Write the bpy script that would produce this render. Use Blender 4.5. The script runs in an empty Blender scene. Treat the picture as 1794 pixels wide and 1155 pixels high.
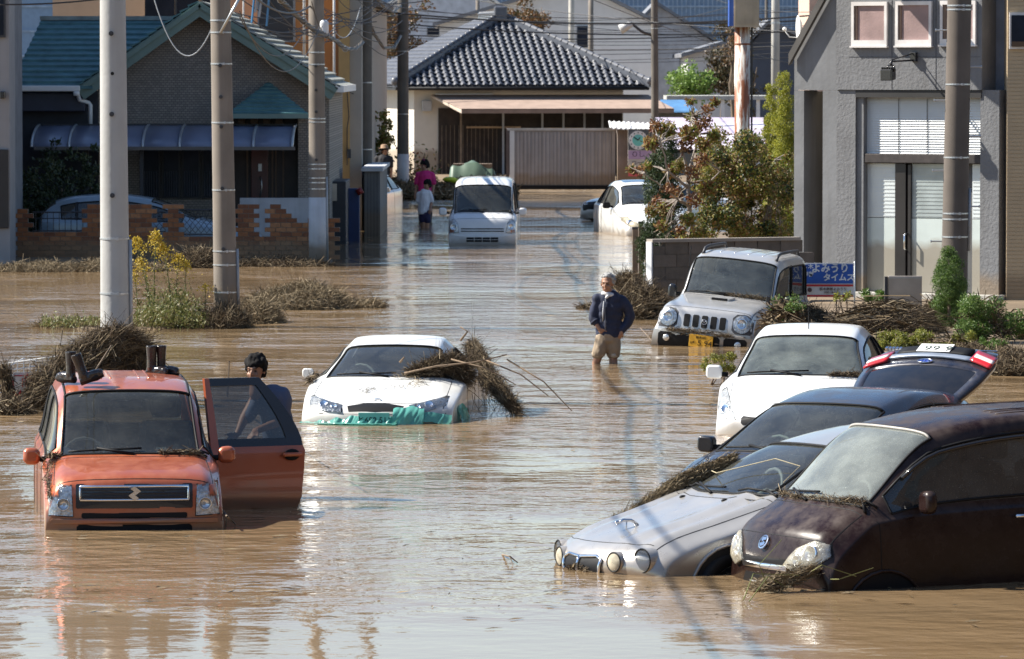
import bpy, bmesh, math, random
import numpy as np
from mathutils import Vector, Matrix, Euler, noise as mnoise
from mathutils.bvhtree import BVHTree
random.seed(7); np.random.seed(7)
R = math.radians
SC = bpy.context.scene
COL = SC.collection
# ------------------------------------------------------------------ camera
CH = 3.75; FPX = 9600.0; PITCH = math.atan(457.5/FPX)
cam = bpy.data.cameras.new('camera'); camo = bpy.data.objects.new('camera', cam); COL.objects.link(camo)
camo.location = (0, 0, CH); camo.rotation_euler = (R(90)-PITCH, 0, 0)
cam.sensor_width = 36.0; cam.lens = FPX/1794*36.0; cam.clip_start = 1; cam.clip_end = 3000
cam.dof.use_dof = True; cam.dof.focus_distance = 54; cam.dof.aperture_fstop = 11
SC.camera = camo
# ------------------------------------------------------------------ sky and sun
SUN_EL = R(43); SUN_BACK = R(8)
world = bpy.data.worlds.new("World"); SC.world = world; world.use_nodes = True
wn = world.node_tree.nodes; wl = world.node_tree.links
bg = wn['Background']; sky = wn.new('ShaderNodeTexSky'); sky.sky_type = 'NISHITA'; sky.sun_disc = False
sky.sun_elevation = SUN_EL; sky.sun_rotation = R(-82); sky.altitude = 50; sky.air_density = 1.0; sky.dust_density = 0.25; sky.ozone_density = 2.6
wl.new(sky.outputs[0], bg.inputs[0]); bg.inputs[1].default_value = 0.072
sd = bpy.data.lights.new('sun', 'SUN'); sd.energy = 4.8; sd.angle = R(0.53); sd.color = (1, .94, .84)
so = bpy.data.objects.new('sun', sd); COL.objects.link(so)
DL = Vector((math.cos(SUN_EL)*math.cos(SUN_BACK), -math.cos(SUN_EL)*math.sin(SUN_BACK), -math.sin(SUN_EL)))
so.rotation_euler = DL.to_track_quat('-Z', 'Y').to_euler(); so.location = (-30, 30, 40)
SC.view_settings.view_transform = 'Standard'; SC.view_settings.look = 'None'
SC.view_settings.exposure = 1.26; SC.view_settings.gamma = 1.0
SC.cycles.max_bounces = 8; SC.cycles.transparent_max_bounces = 16
SC.cycles.sample_clamp_indirect = 6.0
# ------------------------------------------------------------------ placing
_cp, _sp = math.cos(PITCH), math.sin(PITCH)
def ray(px, py):
    a = (px-897)/FPX; b = (577.5-py)/FPX
    return Vector((a, _cp + b*_sp, -_sp + b*_cp))
def P(px, py, h=0.0):                      # a spot on the plane at height h
    d = ray(px, py); t = (h-CH)/d.z
    return Vector((d.x*t, d.y*t, h))
def PZ(px, py, Y):                         # a spot at ground distance Y
    d = ray(px, py); t = Y/d.y
    return Vector((d.x*t, Y, CH + d.z*t))
# ------------------------------------------------------------------ materials
def _n(nt, t, **kw):
    n = nt.nodes.new(t)
    for k, v in kw.items(): setattr(n, k, v)
    return n
MC = {}
def mat(name, col, rough=.6, metal=0., var=.18, scale=3., bump=0., bscale=30., coat=0., spec=.5,
        dust=0., dustcol=(.30,.24,.17), mud=None, streak=0., emit=None, trans=0., vz=1.0):
    if name in MC: return MC[name]
    m = bpy.data.materials.new(name); m.use_nodes = True; nt = m.node_tree; L = nt.links
    b = nt.nodes['Principled BSDF']
    b.inputs['Roughness'].default_value = rough; b.inputs['Metallic'].default_value = metal
    b.inputs['Specular IOR Level'].default_value = spec
    b.inputs['Coat Weight'].default_value = coat; b.inputs['Coat Roughness'].default_value = .06
    geo = _n(nt, 'ShaderNodeNewGeometry'); tc = _n(nt, 'ShaderNodeTexCoord')
    mp = _n(nt, 'ShaderNodeMapping'); mp.inputs['Scale'].default_value = (1, 1, vz)
    L.new(geo.outputs['Position'], mp.inputs[0])
    n1 = _n(nt, 'ShaderNodeTexNoise'); n1.inputs['Scale'].default_value = scale; n1.inputs['Detail'].default_value = 5
    L.new(mp.outputs[0], n1.inputs['Vector'])
    mr = _n(nt, 'ShaderNodeMapRange'); mr.inputs['From Min'].default_value = .3; mr.inputs['From Max'].default_value = .7
    mr.inputs['To Min'].default_value = 1-var; mr.inputs['To Max'].default_value = 1+var
    L.new(n1.outputs[0], mr.inputs[0])
    mul = _n(nt, 'ShaderNodeMix', data_type='RGBA', blend_type='MULTIPLY'); mul.inputs[0].default_value = 1
    mul.inputs[6].default_value = (*col, 1); L.new(mr.outputs[0], mul.inputs[7])
    out = mul.outputs[2]
    if streak:
        mp2 = _n(nt, 'ShaderNodeMapping'); mp2.inputs['Scale'].default_value = (1, 1, .06)
        L.new(geo.outputs['Position'], mp2.inputs[0])
        n2 = _n(nt, 'ShaderNodeTexNoise'); n2.inputs['Scale'].default_value = 9; n2.inputs['Detail'].default_value = 4
        L.new(mp2.outputs[0], n2.inputs['Vector'])
        r2 = _n(nt, 'ShaderNodeMapRange'); r2.inputs['From Min'].default_value = .45; r2.inputs['From Max'].default_value = .75
        r2.inputs['To Max'].default_value = streak
        L.new(n2.outputs[0], r2.inputs[0])
        mx = _n(nt, 'ShaderNodeMix', data_type='RGBA'); L.new(r2.outputs[0], mx.inputs[0]); L.new(out, mx.inputs[6])
        mx.inputs[7].default_value = (col[0]*.4, col[1]*.36, col[2]*.3, 1); out = mx.outputs[2]
    if dust:
        n3 = _n(nt, 'ShaderNodeTexNoise'); n3.inputs['Scale'].default_value = 5; n3.inputs['Detail'].default_value = 8; n3.inputs['Roughness'].default_value = .7
        L.new(tc.outputs['Object'], n3.inputs['Vector'])
        r3 = _n(nt, 'ShaderNodeMapRange'); r3.inputs['From Min'].default_value = .38; r3.inputs['From Max'].default_value = .72; r3.inputs['To Max'].default_value = dust
        L.new(n3.outputs[0], r3.inputs[0])
        sn = _n(nt, 'ShaderNodeSeparateXYZ'); L.new(geo.outputs['Normal'], sn.inputs[0])
        nz = _n(nt, 'ShaderNodeMapRange'); nz.inputs['To Min'].default_value = .22; nz.inputs['To Max'].default_value = 1; L.new(sn.outputs[2], nz.inputs[0])
        dm = _n(nt, 'ShaderNodeMath', operation='MULTIPLY'); L.new(r3.outputs[0], dm.inputs[0]); L.new(nz.outputs[0], dm.inputs[1]); r3 = dm
        mx = _n(nt, 'ShaderNodeMix', data_type='RGBA'); L.new(r3.outputs[0], mx.inputs[0]); L.new(out, mx.inputs[6])
        mx.inputs[7].default_value = (*dustcol, 1); out = mx.outputs[2]
        rr = _n(nt, 'ShaderNodeMath', operation='ADD'); rr.inputs[1].default_value = rough; L.new(r3.outputs[0], rr.inputs[0])
        L.new(rr.outputs[0], b.inputs['Roughness'])
        cw = _n(nt, 'ShaderNodeMath', operation='MULTIPLY_ADD'); cw.inputs[1].default_value = -1.2*coat; cw.inputs[2].default_value = coat
        L.new(r3.outputs[0], cw.inputs[0]); L.new(cw.outputs[0], b.inputs['Coat Weight'])
    if mud is not None:                    # flood stain left up to a height
        sx = _n(nt, 'ShaderNodeSeparateXYZ'); L.new(geo.outputs['Position'], sx.inputs[0])
        n4 = _n(nt, 'ShaderNodeTexNoise'); n4.inputs['Scale'].default_value = 3.; n4.inputs['Detail'].default_value = 5
        L.new(geo.outputs['Position'], n4.inputs['Vector'])
        ad = _n(nt, 'ShaderNodeMath', operation='MULTIPLY_ADD'); ad.inputs[1].default_value = -.35; L.new(n4.outputs[0], ad.inputs[0]); L.new(sx.outputs[2], ad.inputs[2])
        r4 = _n(nt, 'ShaderNodeMapRange'); r4.inputs['From Min'].default_value = mud-.30; r4.inputs['From Max'].default_value = mud-.12
        r4.inputs['To Min'].default_value = .72; r4.inputs['To Max'].default_value = 0
        L.new(ad.outputs[0], r4.inputs[0])
        mx = _n(nt, 'ShaderNodeMix', data_type='RGBA'); L.new(r4.outputs[0], mx.inputs[0]); L.new(out, mx.inputs[6])
        mx.inputs[7].default_value = (.20, .145, .09, 1); out = mx.outputs[2]
    L.new(out, b.inputs['Base Color'])
    if bump:
        nb = _n(nt, 'ShaderNodeTexNoise'); nb.inputs['Scale'].default_value = bscale; nb.inputs['Detail'].default_value = 4
        L.new(geo.outputs['Position'], nb.inputs['Vector'])
        bp = _n(nt, 'ShaderNodeBump'); bp.inputs['Strength'].default_value = 1; bp.inputs['Distance'].default_value = bump
        L.new(nb.outputs[0], bp.inputs['Height']); L.new(bp.outputs[0], b.inputs['Normal'])
    if trans:                              # thin leaves let light through
        tr = _n(nt, 'ShaderNodeBsdfTranslucent'); L.new(out, tr.inputs[0])
        ms = _n(nt, 'ShaderNodeMixShader'); ms.inputs[0].default_value = trans
        L.new(b.outputs[0], ms.inputs[1]); L.new(tr.outputs[0], ms.inputs[2]); L.new(ms.outputs[0], nt.nodes['Material Output'].inputs[0])
    MC[name] = m; return m
def leafmat(name, cols, trans=.3, rough=.5):
    """foliage: colour varies from leaf to leaf among the given colours"""
    if name in MC: return MC[name]
    m = bpy.data.materials.new(name); m.use_nodes = True; nt = m.node_tree; L = nt.links
    b = nt.nodes['Principled BSDF']; b.inputs['Roughness'].default_value = rough
    geo = _n(nt, 'ShaderNodeNewGeometry'); cr = _n(nt, 'ShaderNodeValToRGB'); cr.color_ramp.interpolation = 'LINEAR'
    e = cr.color_ramp.elements
    while len(e) < len(cols): e.new(.5)
    for i, c in enumerate(cols): e[i].position = i/(len(cols)-1); e[i].color = (*c, 1)
    L.new(geo.outputs['Random Per Island'], cr.inputs[0])
    L.new(cr.outputs[0], b.inputs['Base Color'])
    tr = _n(nt, 'ShaderNodeBsdfTranslucent'); L.new(cr.outputs[0], tr.inputs[0])
    ms = _n(nt, 'ShaderNodeMixShader'); ms.inputs[0].default_value = trans
    L.new(b.outputs[0], ms.inputs[1]); L.new(tr.outputs[0], ms.inputs[2]); L.new(ms.outputs[0], nt.nodes['Material Output'].inputs[0])
    MC[name] = m; return m
def glassmat(name, tint=(.35,.42,.40), opaq=.25, dust=.35, dustcol=(.42,.43,.38), rough=.03, base=0.04, dscale=3.):
    """window glass: see-through tint, sky reflection, and a film of dried flood dust"""
    if name in MC: return MC[name]
    m = bpy.data.materials.new(name); m.use_nodes = True; nt = m.node_tree; L = nt.links
    nt.nodes.remove(nt.nodes['Principled BSDF'])
    tr = _n(nt, 'ShaderNodeBsdfTransparent'); tr.inputs[0].default_value = (*tint, 1)
    gl = _n(nt, 'ShaderNodeBsdfGlossy'); gl.inputs['Roughness'].default_value = rough; gl.inputs[0].default_value = (1, 1, 1, 1)
    fr = _n(nt, 'ShaderNodeFresnel'); fr.inputs[0].default_value = 1.5
    fa = _n(nt, 'ShaderNodeMath', operation='MULTIPLY_ADD'); fa.inputs[1].default_value = .9; fa.inputs[2].default_value = base; L.new(fr.outputs[0], fa.inputs[0])
    m1 = _n(nt, 'ShaderNodeMixShader'); L.new(fa.outputs[0], m1.inputs[0]); L.new(tr.outputs[0], m1.inputs[1]); L.new(gl.outputs[0], m1.inputs[2])
    df = _n(nt, 'ShaderNodeBsdfDiffuse')
    tc = _n(nt, 'ShaderNodeTexCoord'); mp = _n(nt, 'ShaderNodeMapping'); mp.inputs['Scale'].default_value = (1, 1, 1.5)
    L.new(tc.outputs['Object'], mp.inputs[0])
    n1 = _n(nt, 'ShaderNodeTexNoise'); n1.inputs['Scale'].default_value = dscale; n1.inputs['Detail'].default_value = 9; n1.inputs['Roughness'].default_value = .65
    L.new(mp.outputs[0], n1.inputs['Vector'])
    r = _n(nt, 'ShaderNodeMapRange'); r.inputs['From Min'].default_value = .3; r.inputs['From Max'].default_value = .7
    r.inputs['To Min'].default_value = dust*.35; r.inputs['To Max'].default_value = dust*1.25; L.new(n1.outputs[0], r.inputs[0])
    # droplets and specks
    vo = _n(nt, 'ShaderNodeTexNoise'); vo.inputs['Scale'].default_value = 120; vo.inputs['Detail'].default_value = 2; L.new(mp.outputs[0], vo.inputs['Vector'])
    r2 = _n(nt, 'ShaderNodeMapRange'); r2.inputs['From Min'].default_value = .62; r2.inputs['From Max'].default_value = .76; r2.inputs['To Max'].default_value = .28; L.new(vo.outputs[0], r2.inputs[0])
    ad = _n(nt, 'ShaderNodeMath', operation='ADD', use_clamp=True); L.new(r.outputs[0], ad.inputs[0]); L.new(r2.outputs[0], ad.inputs[1])
    df.inputs[0].default_value = (*dustcol, 1)
    m2 = _n(nt, 'ShaderNodeMixShader'); L.new(ad.outputs[0], m2.inputs[0]); L.new(m1.outputs[0], m2.inputs[1]); L.new(df.outputs[0], m2.inputs[2])
    L.new(m2.outputs[0], nt.nodes['Material Output'].inputs[0])
    MC[name] = m; return m
# ------------------------------------------------------------------ objects
def link(name, verts, faces, m, parent=None, smooth=False, mids=None):
    me = bpy.data.meshes.new(name); me.from_pydata([tuple(v) for v in verts], [], faces)
    ms = m if isinstance(m, (list, tuple)) else [m]
    for q in ms: me.materials.append(q)
    if mids is not None: me.polygons.foreach_set('material_index', mids)
    if smooth: me.polygons.foreach_set('use_smooth', [True]*len(me.polygons))
    me.update()
    o = bpy.data.objects.new(name, me); COL.objects.link(o)
    if parent: o.parent = parent
    return o
def tag(o, label=None, cat=None, group=None, kind=None):
    if label: o['label'] = label
    if cat: o['category'] = cat
    if group: o['group'] = group
    if kind: o['kind'] = kind
    return o
def thing(name, label, cat, loc=(0,0,0), rot=(0,0,0), group=None):
    o = bpy.data.objects.new(name, None); COL.objects.link(o); o.location = loc; o.rotation_euler = rot
    o.empty_display_size = .3
    return tag(o, label, cat, group)
def copy_tree(o, parent=None):
    c = o.copy(); COL.objects.link(c)
    if parent: c.parent = parent
    for ch in list(o.children): copy_tree(ch, c)
    return c
class MB:
    """collects simple solids in one mesh"""
    def __init__(s): s.v = []; s.f = []; s.mi = []; s.cur = 0
    def add(s, vs, fs):
        n = len(s.v); s.v += [tuple(v) for v in vs]; s.f += [tuple(i+n for i in f) for f in fs]; s.mi += [s.cur]*len(fs); return s
    def box(s, x0, x1, y0, y1, z0, z1):
        return s.add([(x0,y0,z0),(x1,y0,z0),(x1,y1,z0),(x0,y1,z0),(x0,y0,z1),(x1,y0,z1),(x1,y1,z1),(x0,y1,z1)],
                     [(0,3,2,1),(4,5,6,7),(0,1,5,4),(1,2,6,5),(2,3,7,6),(3,0,4,7)])
    def obox(s, c, ax, ay, az):            # centre and three half-axis vectors
        c, ax, ay, az = map(Vector, (c, ax, ay, az)); vs = []
        for k in (-1, 1):
            for (i, j) in ((-1,-1),(1,-1),(1,1),(-1,1)): vs.append(c+ax*i+ay*j+az*k)
        return s.add(vs, [(0,3,2,1),(4,5,6,7),(0,1,5,4),(1,2,6,5),(2,3,7,6),(3,0,4,7)])
    def prism(s, poly, d):                 # polygon of 3D points swept by vector d
        n = len(poly); d = Vector(d); a = [Vector(p) for p in poly]; b = [p+d for p in a]
        return s.add(a+b, [tuple(range(n)), tuple(range(2*n-1, n-1, -1))]+[(i, i+n, (i+1) % n+n, (i+1) % n) for i in range(n)])
    def tube(s, pts, r, n=6, cap=True):
        pts = [Vector(p) for p in pts]; m = len(pts)
        rs = r if isinstance(r, (list, tuple)) else [r]*m
        vs = []; up = Vector((0, 0, 1))
        t0 = (pts[1]-pts[0]).normalized()
        a = t0.cross(up) if abs(t0.z) < .95 else t0.cross(Vector((1, 0, 0)))
        a.normalize()
        for i, p in enumerate(pts):
            t = (pts[min(i+1, m-1)]-pts[max(i-1, 0)])
            if t.length < 1e-9: t = t0
            t = t.normalized(); a = (a - t*a.dot(t))
            if a.length < 1e-6: a = t.cross(Vector((.3, .5, .8)))
            a.normalize(); b = t.cross(a)
            for k in range(n):
                w = 2*math.pi*k/n; vs.append(p+(a*math.cos(w)+b*math.sin(w))*rs[i])
        fs = [(i*n+k, i*n+(k+1) % n, (i+1)*n+(k+1) % n, (i+1)*n+k) for i in range(m-1) for k in range(n)]
        if cap: fs += [tuple(range(n-1, -1, -1)), tuple((m-1)*n+k for k in range(n))]
        return s.add(vs, fs)
    def lathe(s, prof, c=(0,0,0), n=16, axis='z', cap=True):     # prof: list of (r, z)
        vs = []; c = Vector(c)
        for r, z in prof:
            for k in range(n):
                w = 2*math.pi*k/n; p = (r*math.cos(w), r*math.sin(w), z)
                if axis == 'y': p = (p[0], p[2], p[1])
                if axis == 'x': p = (p[2], p[0], p[1])
                vs.append(c+Vector(p))
        m = len(prof)
        fs = [(i*n+k, i*n+(k+1) % n, (i+1)*n+(k+1) % n, (i+1)*n+k) for i in range(m-1) for k in range(n)]
        if cap: fs += [tuple(range(n-1, -1, -1)), tuple((m-1)*n+k for k in range(n))]
        return s.add(vs, fs)
    def ball(s, c, r, n=10, sc=(1,1,1)):
        vs = []; fs = []; c = Vector(c); m = n//2+1
        for i in range(m+1):
            th = math.pi*i/m
            for k in range(n):
                w = 2*math.pi*k/n; vs.append(c+Vector((math.sin(th)*math.cos(w)*sc[0], math.sin(th)*math.sin(w)*sc[1], math.cos(th)*sc[2]))*r)
        fs = [(i*n+k, (i+1)*n+k, (i+1)*n+(k+1) % n, i*n+(k+1) % n) for i in range(m) for k in range(n)]
        return s.add(vs, fs)
    def build(s, name, m, parent=None, smooth=False, bevel=0):
        o = link(name, s.v, s.f, m, parent, smooth, s.mi if isinstance(m, (list, tuple)) else None)
        if bevel:
            b = o.modifiers.new('bevel', 'BEVEL'); b.width = bevel; b.segments = 2; b.limit_method = 'ANGLE'
        return o
    def shade_auto(s, o, ang=35):
        return o
def smooth_auto(o, ang=40):
    me = o.data; bm = bmesh.new(); bm.from_mesh(me)
    bmesh.ops.recalc_face_normals(bm, faces=bm.faces)
    for e in bm.edges:
        if len(e.link_faces) == 2 and e.calc_face_angle(0) > R(ang): e.smooth = False
    for f in bm.faces: f.smooth = True
    bm.to_mesh(me); bm.free(); return o
def text_obj(name, s, size, m, mw, parent=None, extrude=.002, align='CENTER', sx=1.0, bold=0.):
    cu = bpy.data.curves.new(name, 'FONT'); cu.body = s; cu.size = size; cu.extrude = extrude
    cu.align_x = align; cu.align_y = 'CENTER'; cu.resolution_u = 2; cu.offset = bold*size
    to = bpy.data.objects.new('tmp', cu); COL.objects.link(to)
    bpy.context.view_layer.update()
    dg = bpy.context.evaluated_depsgraph_get(); me = bpy.data.meshes.new_from_object(to.evaluated_get(dg))
    COL.objects.unlink(to); bpy.data.objects.remove(to)
    me.materials.clear(); me.materials.append(m)
    if sx != 1: me.transform(Matrix.Diagonal((sx, 1, 1, 1)))
    me.transform(mw)
    o = bpy.data.objects.new(name, me); COL.objects.link(o)
    if parent: o.parent = parent
    return o
def frame(origin, xdir, ydir):
    """matrix taking text-plane XY onto a surface"""
    x = Vector(xdir).normalized(); z = x.cross(Vector(ydir)).normalized(); y = z.cross(x)
    m = Matrix((x, y, z)).transposed().to_4x4(); m.translation = Vector(origin); return m
def remesh(name, mb, voxel, m, parent=None, smooth_it=4, mids=None):
    """join the solids of a figure into one continuous surface"""
    me = bpy.data.meshes.new('tmp'); me.from_pydata(mb.v, [], mb.f); me.update()
    o = bpy.data.objects.new('tmp', me); COL.objects.link(o)
    r = o.modifiers.new('r', 'REMESH'); r.mode = 'VOXEL'; r.voxel_size = voxel; r.use_smooth_shade = True
    if smooth_it:
        s = o.modifiers.new('s', 'SMOOTH'); s.factor = .5; s.iterations = smooth_it
    bpy.context.view_layer.update()
    dg = bpy.context.evaluated_depsgraph_get(); out = bpy.data.meshes.new_from_object(o.evaluated_get(dg))
    COL.objects.unlink(o); bpy.data.objects.remove(o)
    out.materials.clear()
    for q in (m if isinstance(m, (list, tuple)) else [m]): out.materials.append(q)
    out.polygons.foreach_set('use_smooth', [True]*len(out.polygons))
    o = bpy.data.objects.new(name, out); COL.objects.link(o)
    if parent: o.parent = parent
    return o
# ------------------------------------------------------------------ shared materials
M_concrete = mat('concrete', (.40,.385,.35), .85, var=.14, scale=2, bump=.002, bscale=60, streak=.35)
M_concrete_dark = mat('weathered_concrete', (.11,.098,.085), .9, var=.2, scale=2, bump=.002, bscale=60, streak=.3)
M_steel = mat('galvanised_steel', (.45,.46,.47), .4, metal=.8, var=.1)
M_darksteel = mat('dark_steel', (.05,.05,.055), .5, metal=.3)
M_black = mat('black_rubber', (.010,.010,.011), .6, var=.1, spec=.2)
M_blackgloss = mat('black_plastic', (.015,.015,.017), .25, var=.1, coat=.3)
M_cable = mat('cable_sheath', (.02,.02,.022), .55)
M_silvercable = mat('grey_cable_sheath', (.30,.32,.34), .4)
M_white = mat('white_paint', (.72,.72,.70), .45, var=.06)
M_chrome = mat('chrome', (.75,.76,.78), .12, metal=1, var=.05)
M_twig = leafmat('dead_straw', [(.025,.016,.010),(.09,.06,.032),(.05,.033,.018),(.20,.145,.08),(.07,.048,.026),(.34,.27,.17)], .0, .9)
M_twiglight = leafmat('pale_straw', [(.10,.075,.04),(.22,.17,.10),(.14,.10,.055),(.34,.27,.17)], .0, .9)
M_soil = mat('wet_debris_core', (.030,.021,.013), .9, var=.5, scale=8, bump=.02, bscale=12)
M_mudground = mat('wet_silt', (.17,.125,.08), .75, var=.35, scale=1.2, bump=.02, bscale=5)
M_wood = mat('grey_wood', (.16,.12,.085), .85, var=.3, scale=6)
# ------------------------------------------------------------------ ground sheet and flood water
def sm(a, b, x):
    t = np.clip((x-a)/(b-a), 0, 1); return t*t*(3-2*t)
def ground_h(X, Y):
    h = np.full_like(X, -.55)
    h = np.maximum(h, -.55 + .85*sm(168, 178, Y))                              # dry street end
    e = 58 + np.interp(X, [-60, 4.2, 5, 8, 60], [0, 4, 8, 0, 0])
    # planted yard in front of the grey building
    inx = sm(3.0, 3.9, X - np.interp(Y, [60, 66, 76, 84, 110, 140], [1.2, .6, 0, .6, -.2, -.6]))
    iny = sm(64.5, 68.5, Y)*(1-sm(120, 126, Y))
    h = np.maximum(h, -.55 + .72*inx*iny)
    # yard of the green roofed house, behind the brick wall
    h = np.maximum(h, -.55 + .62*(1-sm(-3.9, -3.4, X))*sm(105.2, 106.4, Y)*(1-sm(200, 201, Y)))
    # low grassy strip between the first two poles
    h = np.maximum(h, -.55 + .66*np.exp(-((X+5.6)/2.0)**4)*np.exp(-((Y-79.6)/1.3)**2))
    return h
xs = np.concatenate([np.linspace(-900, -32, 14), np.linspace(-30, 30, 150), np.linspace(32, 900, 14)])
ys = np.concatenate([np.linspace(-200, 15, 8), np.linspace(20, 200, 260), np.linspace(205, 2000, 20)])
GX, GY = np.meshgrid(xs, ys); GZ = ground_h(GX, GY)
nx, ny = len(xs), len(ys)
gv = np.stack([GX.ravel(), GY.ravel(), GZ.ravel()], 1).tolist()
gf = [(j*nx+i, j*nx+i+1, (j+1)*nx+i+1, (j+1)*nx+i) for j in range(ny-1) for i in range(nx-1)]
tag(link('ground', gv, gf, M_mudground, smooth=True), kind='structure')
def water_material():
    m = bpy.data.materials.new('muddy_flood_water'); m.use_nodes = True; nt = m.node_tree; L = nt.links
    b = nt.nodes['Principled BSDF']; b.inputs['IOR'].default_value = 1.33; b.inputs['Roughness'].default_value = .04
    geo = _n(nt, 'ShaderNodeNewGeometry')
    n0 = _n(nt, 'ShaderNodeTexNoise'); n0.inputs['Scale'].default_value = .35; n0.inputs['Detail'].default_value = 4
    L.new(geo.outputs['Position'], n0.inputs['Vector'])
    mx = _n(nt, 'ShaderNodeMix', data_type='RGBA'); mx.inputs[6].default_value = (.192,.122,.060, 1); mx.inputs[7].default_value = (.258,.183,.108, 1)
    L.new(n0.outputs[0], mx.inputs[0]); L.new(mx.outputs[2], b.inputs['Base Color'])
    # wavelets: long across the view, two sizes, calmer patches between
    hs = None
    def layer(sc, sx, sy, rot, amp, det=3):
        mp = _n(nt, 'ShaderNodeMapping'); mp.inputs['Scale'].default_value = (sx, sy, 1); mp.inputs['Rotation'].default_value = (0, 0, rot)
        L.new(geo.outputs['Position'], mp.inputs[0])
        n = _n(nt, 'ShaderNodeTexNoise'); n.inputs['Scale'].default_value = sc; n.inputs['Detail'].default_value = det; n.inputs['Roughness'].default_value = .5
        L.new(mp.outputs[0], n.inputs['Vector'])
        k = _n(nt, 'ShaderNodeMath', operation='MULTIPLY'); k.inputs[1].default_value = amp; L.new(n.outputs[0], k.inputs[0]); return k.outputs[0]
    pn = _n(nt, 'ShaderNodeTexNoise'); pn.inputs['Scale'].default_value = .16; pn.inputs['Detail'].default_value = 3
    L.new(geo.outputs['Position'], pn.inputs['Vector'])
    pr = _n(nt, 'ShaderNodeMapRange'); pr.inputs['From Min'].default_value = .40; pr.inputs['From Max'].default_value = .60
    pr.inputs['To Min'].default_value = .30; pr.inputs['To Max'].default_value = 1.35; L.new(pn.outputs[0], pr.inputs[0])
    # nearer than about 40 m the water lies in the lee of the cars and is calmer
    sx = _n(nt, 'ShaderNodeSeparateXYZ'); L.new(geo.outputs['Position'], sx.inputs[0])
    ne = _n(nt, 'ShaderNodeMapRange'); ne.inputs['From Min'].default_value = 36; ne.inputs['From Max'].default_value = 56
    ne.inputs['To Min'].default_value = WNEAR; ne.inputs['To Max'].default_value = 1.0; L.new(sx.outputs[1], ne.inputs[0])
    a = _n(nt, 'ShaderNodeMath', operation='ADD'); L.new(layer(.9, 1.0, 1.25, .3, .085), a.inputs[0]); L.new(layer(3.6, 1.1, 1.2, -.35, .030), a.inputs[1])
    c = _n(nt, 'ShaderNodeMath', operation='ADD'); L.new(a.outputs[0], c.inputs[0]); L.new(layer(11, 1.1, 1.0, .5, .006, 2), c.inputs[1])
    k = _n(nt, 'ShaderNodeMath', operation='MULTIPLY'); L.new(c.outputs[0], k.inputs[0]); L.new(pr.outputs[0], k.inputs[1])
    k2 = _n(nt, 'ShaderNodeMath', operation='MULTIPLY'); L.new(k.outputs[0], k2.inputs[0]); L.new(ne.outputs[0], k2.inputs[1])
    bp = _n(nt, 'ShaderNodeBump'); bp.inputs['Distance'].default_value = WAMP; bp.inputs['Strength'].default_value = 1
    L.new(k2.outputs[0], bp.inputs['Height']); L.new(bp.outputs[0], b.inputs['Normal'])
    return m
WNEAR = .24; WAMP = 1.0
tag(link('flood_water', [(-900,-150,0),(900,-150,0),(900,190,0),(-900,190,0)], [(0,1,2,3)], water_material()), kind='structure')
# ------------------------------------------------------------------ debris, leaves
def sticks(mb, c, rx, ry, h, n, ln=(.15,.5), w=(.004,.012), flat=.5, rng=random, dirn=None, curve=.3, power=1.0):
    """strands of straw and twig laid over and through a heap"""
    cx, cy, cz = c
    for _ in range(n):
        a = rng.uniform(0, 6.283); q = math.sqrt(rng.random())**power
        x = cx+math.cos(a)*q*rx; y = cy+math.sin(a)*q*ry
        top = h*(1-q*q)**.8 * (.75+.35*mnoise.noise(Vector((x*1.3, y*1.3, cz+3))))
        z = cz + top*rng.uniform(.55, 1.03) + rng.uniform(-.01, .03)
        l = rng.uniform(*ln)
        if rng.random() < .1: l *= 1.8
        th = rng.uniform(0, 6.283) if dirn is None else dirn+rng.gauss(0, .5)
        el = rng.gauss(0, flat)
        d = Vector((math.cos(th)*math.cos(el), math.sin(th)*math.cos(el), math.sin(el)))
        side = d.cross(Vector((rng.gauss(0,1), rng.gauss(0,1), rng.gauss(0,1)))).normalized()
        wd = rng.uniform(*w); p0 = Vector((x, y, z))-d*l/2; p2 = p0+d*l
        pm = (p0+p2)/2+Vector((rng.gauss(0,1), rng.gauss(0,1), rng.gauss(0,1)))*l*curve*.3
        s2 = side.cross(d).normalized()*wd
        side = side*wd
        mb.add([p0-side, p0+side, pm-side, pm+side, pm+s2, p2], [(0,1,3,2),(2,3,5),(0,1,4),(4,2,5)])
def mound(mb, c, rx, ry, h, seed=0, n=28, m=9, rough=.25):
    vs = []; fs = []; cx, cy, cz = c
    for j in range(m+1):
        q = j/m
        for i in range(n):
            a = 6.2832*i/n; k = 1+rough*mnoise.noise(Vector((math.cos(a)*1.7+seed, math.sin(a)*1.7, q*2)))
            x = math.cos(a)*q*rx*k; y = math.sin(a)*q*ry*k
            z = h*(1-q*q)**.8*(.8+.5*mnoise.noise(Vector((x*2+seed, y*2, 1)))) - .12*q
            vs.append((cx+x, cy+y, cz+z))
    for j in range(m):
        for i in range(n): fs.append((j*n+i, (j+1)*n+i, (j+1)*n+(i+1) % n, j*n+(i+1) % n))
    mb.add(vs, fs)
def heap(name, label, cat, c, rx, ry, h, n, seed=0, mats=None, **kw):
    n = int(n*2.5)
    kw.setdefault('w', (.0018,.0045)); kw['ln'] = tuple(q*.8 for q in kw.get('ln', (.15,.5)))
    rng = random.Random(seed+11)
    o = thing(name, label, cat, c)
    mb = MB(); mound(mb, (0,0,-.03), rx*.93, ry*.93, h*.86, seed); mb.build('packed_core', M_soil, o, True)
    mb = MB(); sticks(mb, (0,0,0), rx, ry, h, n, rng=rng, **kw); mb.build('straw', mats or M_twig, o)
    return o
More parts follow.
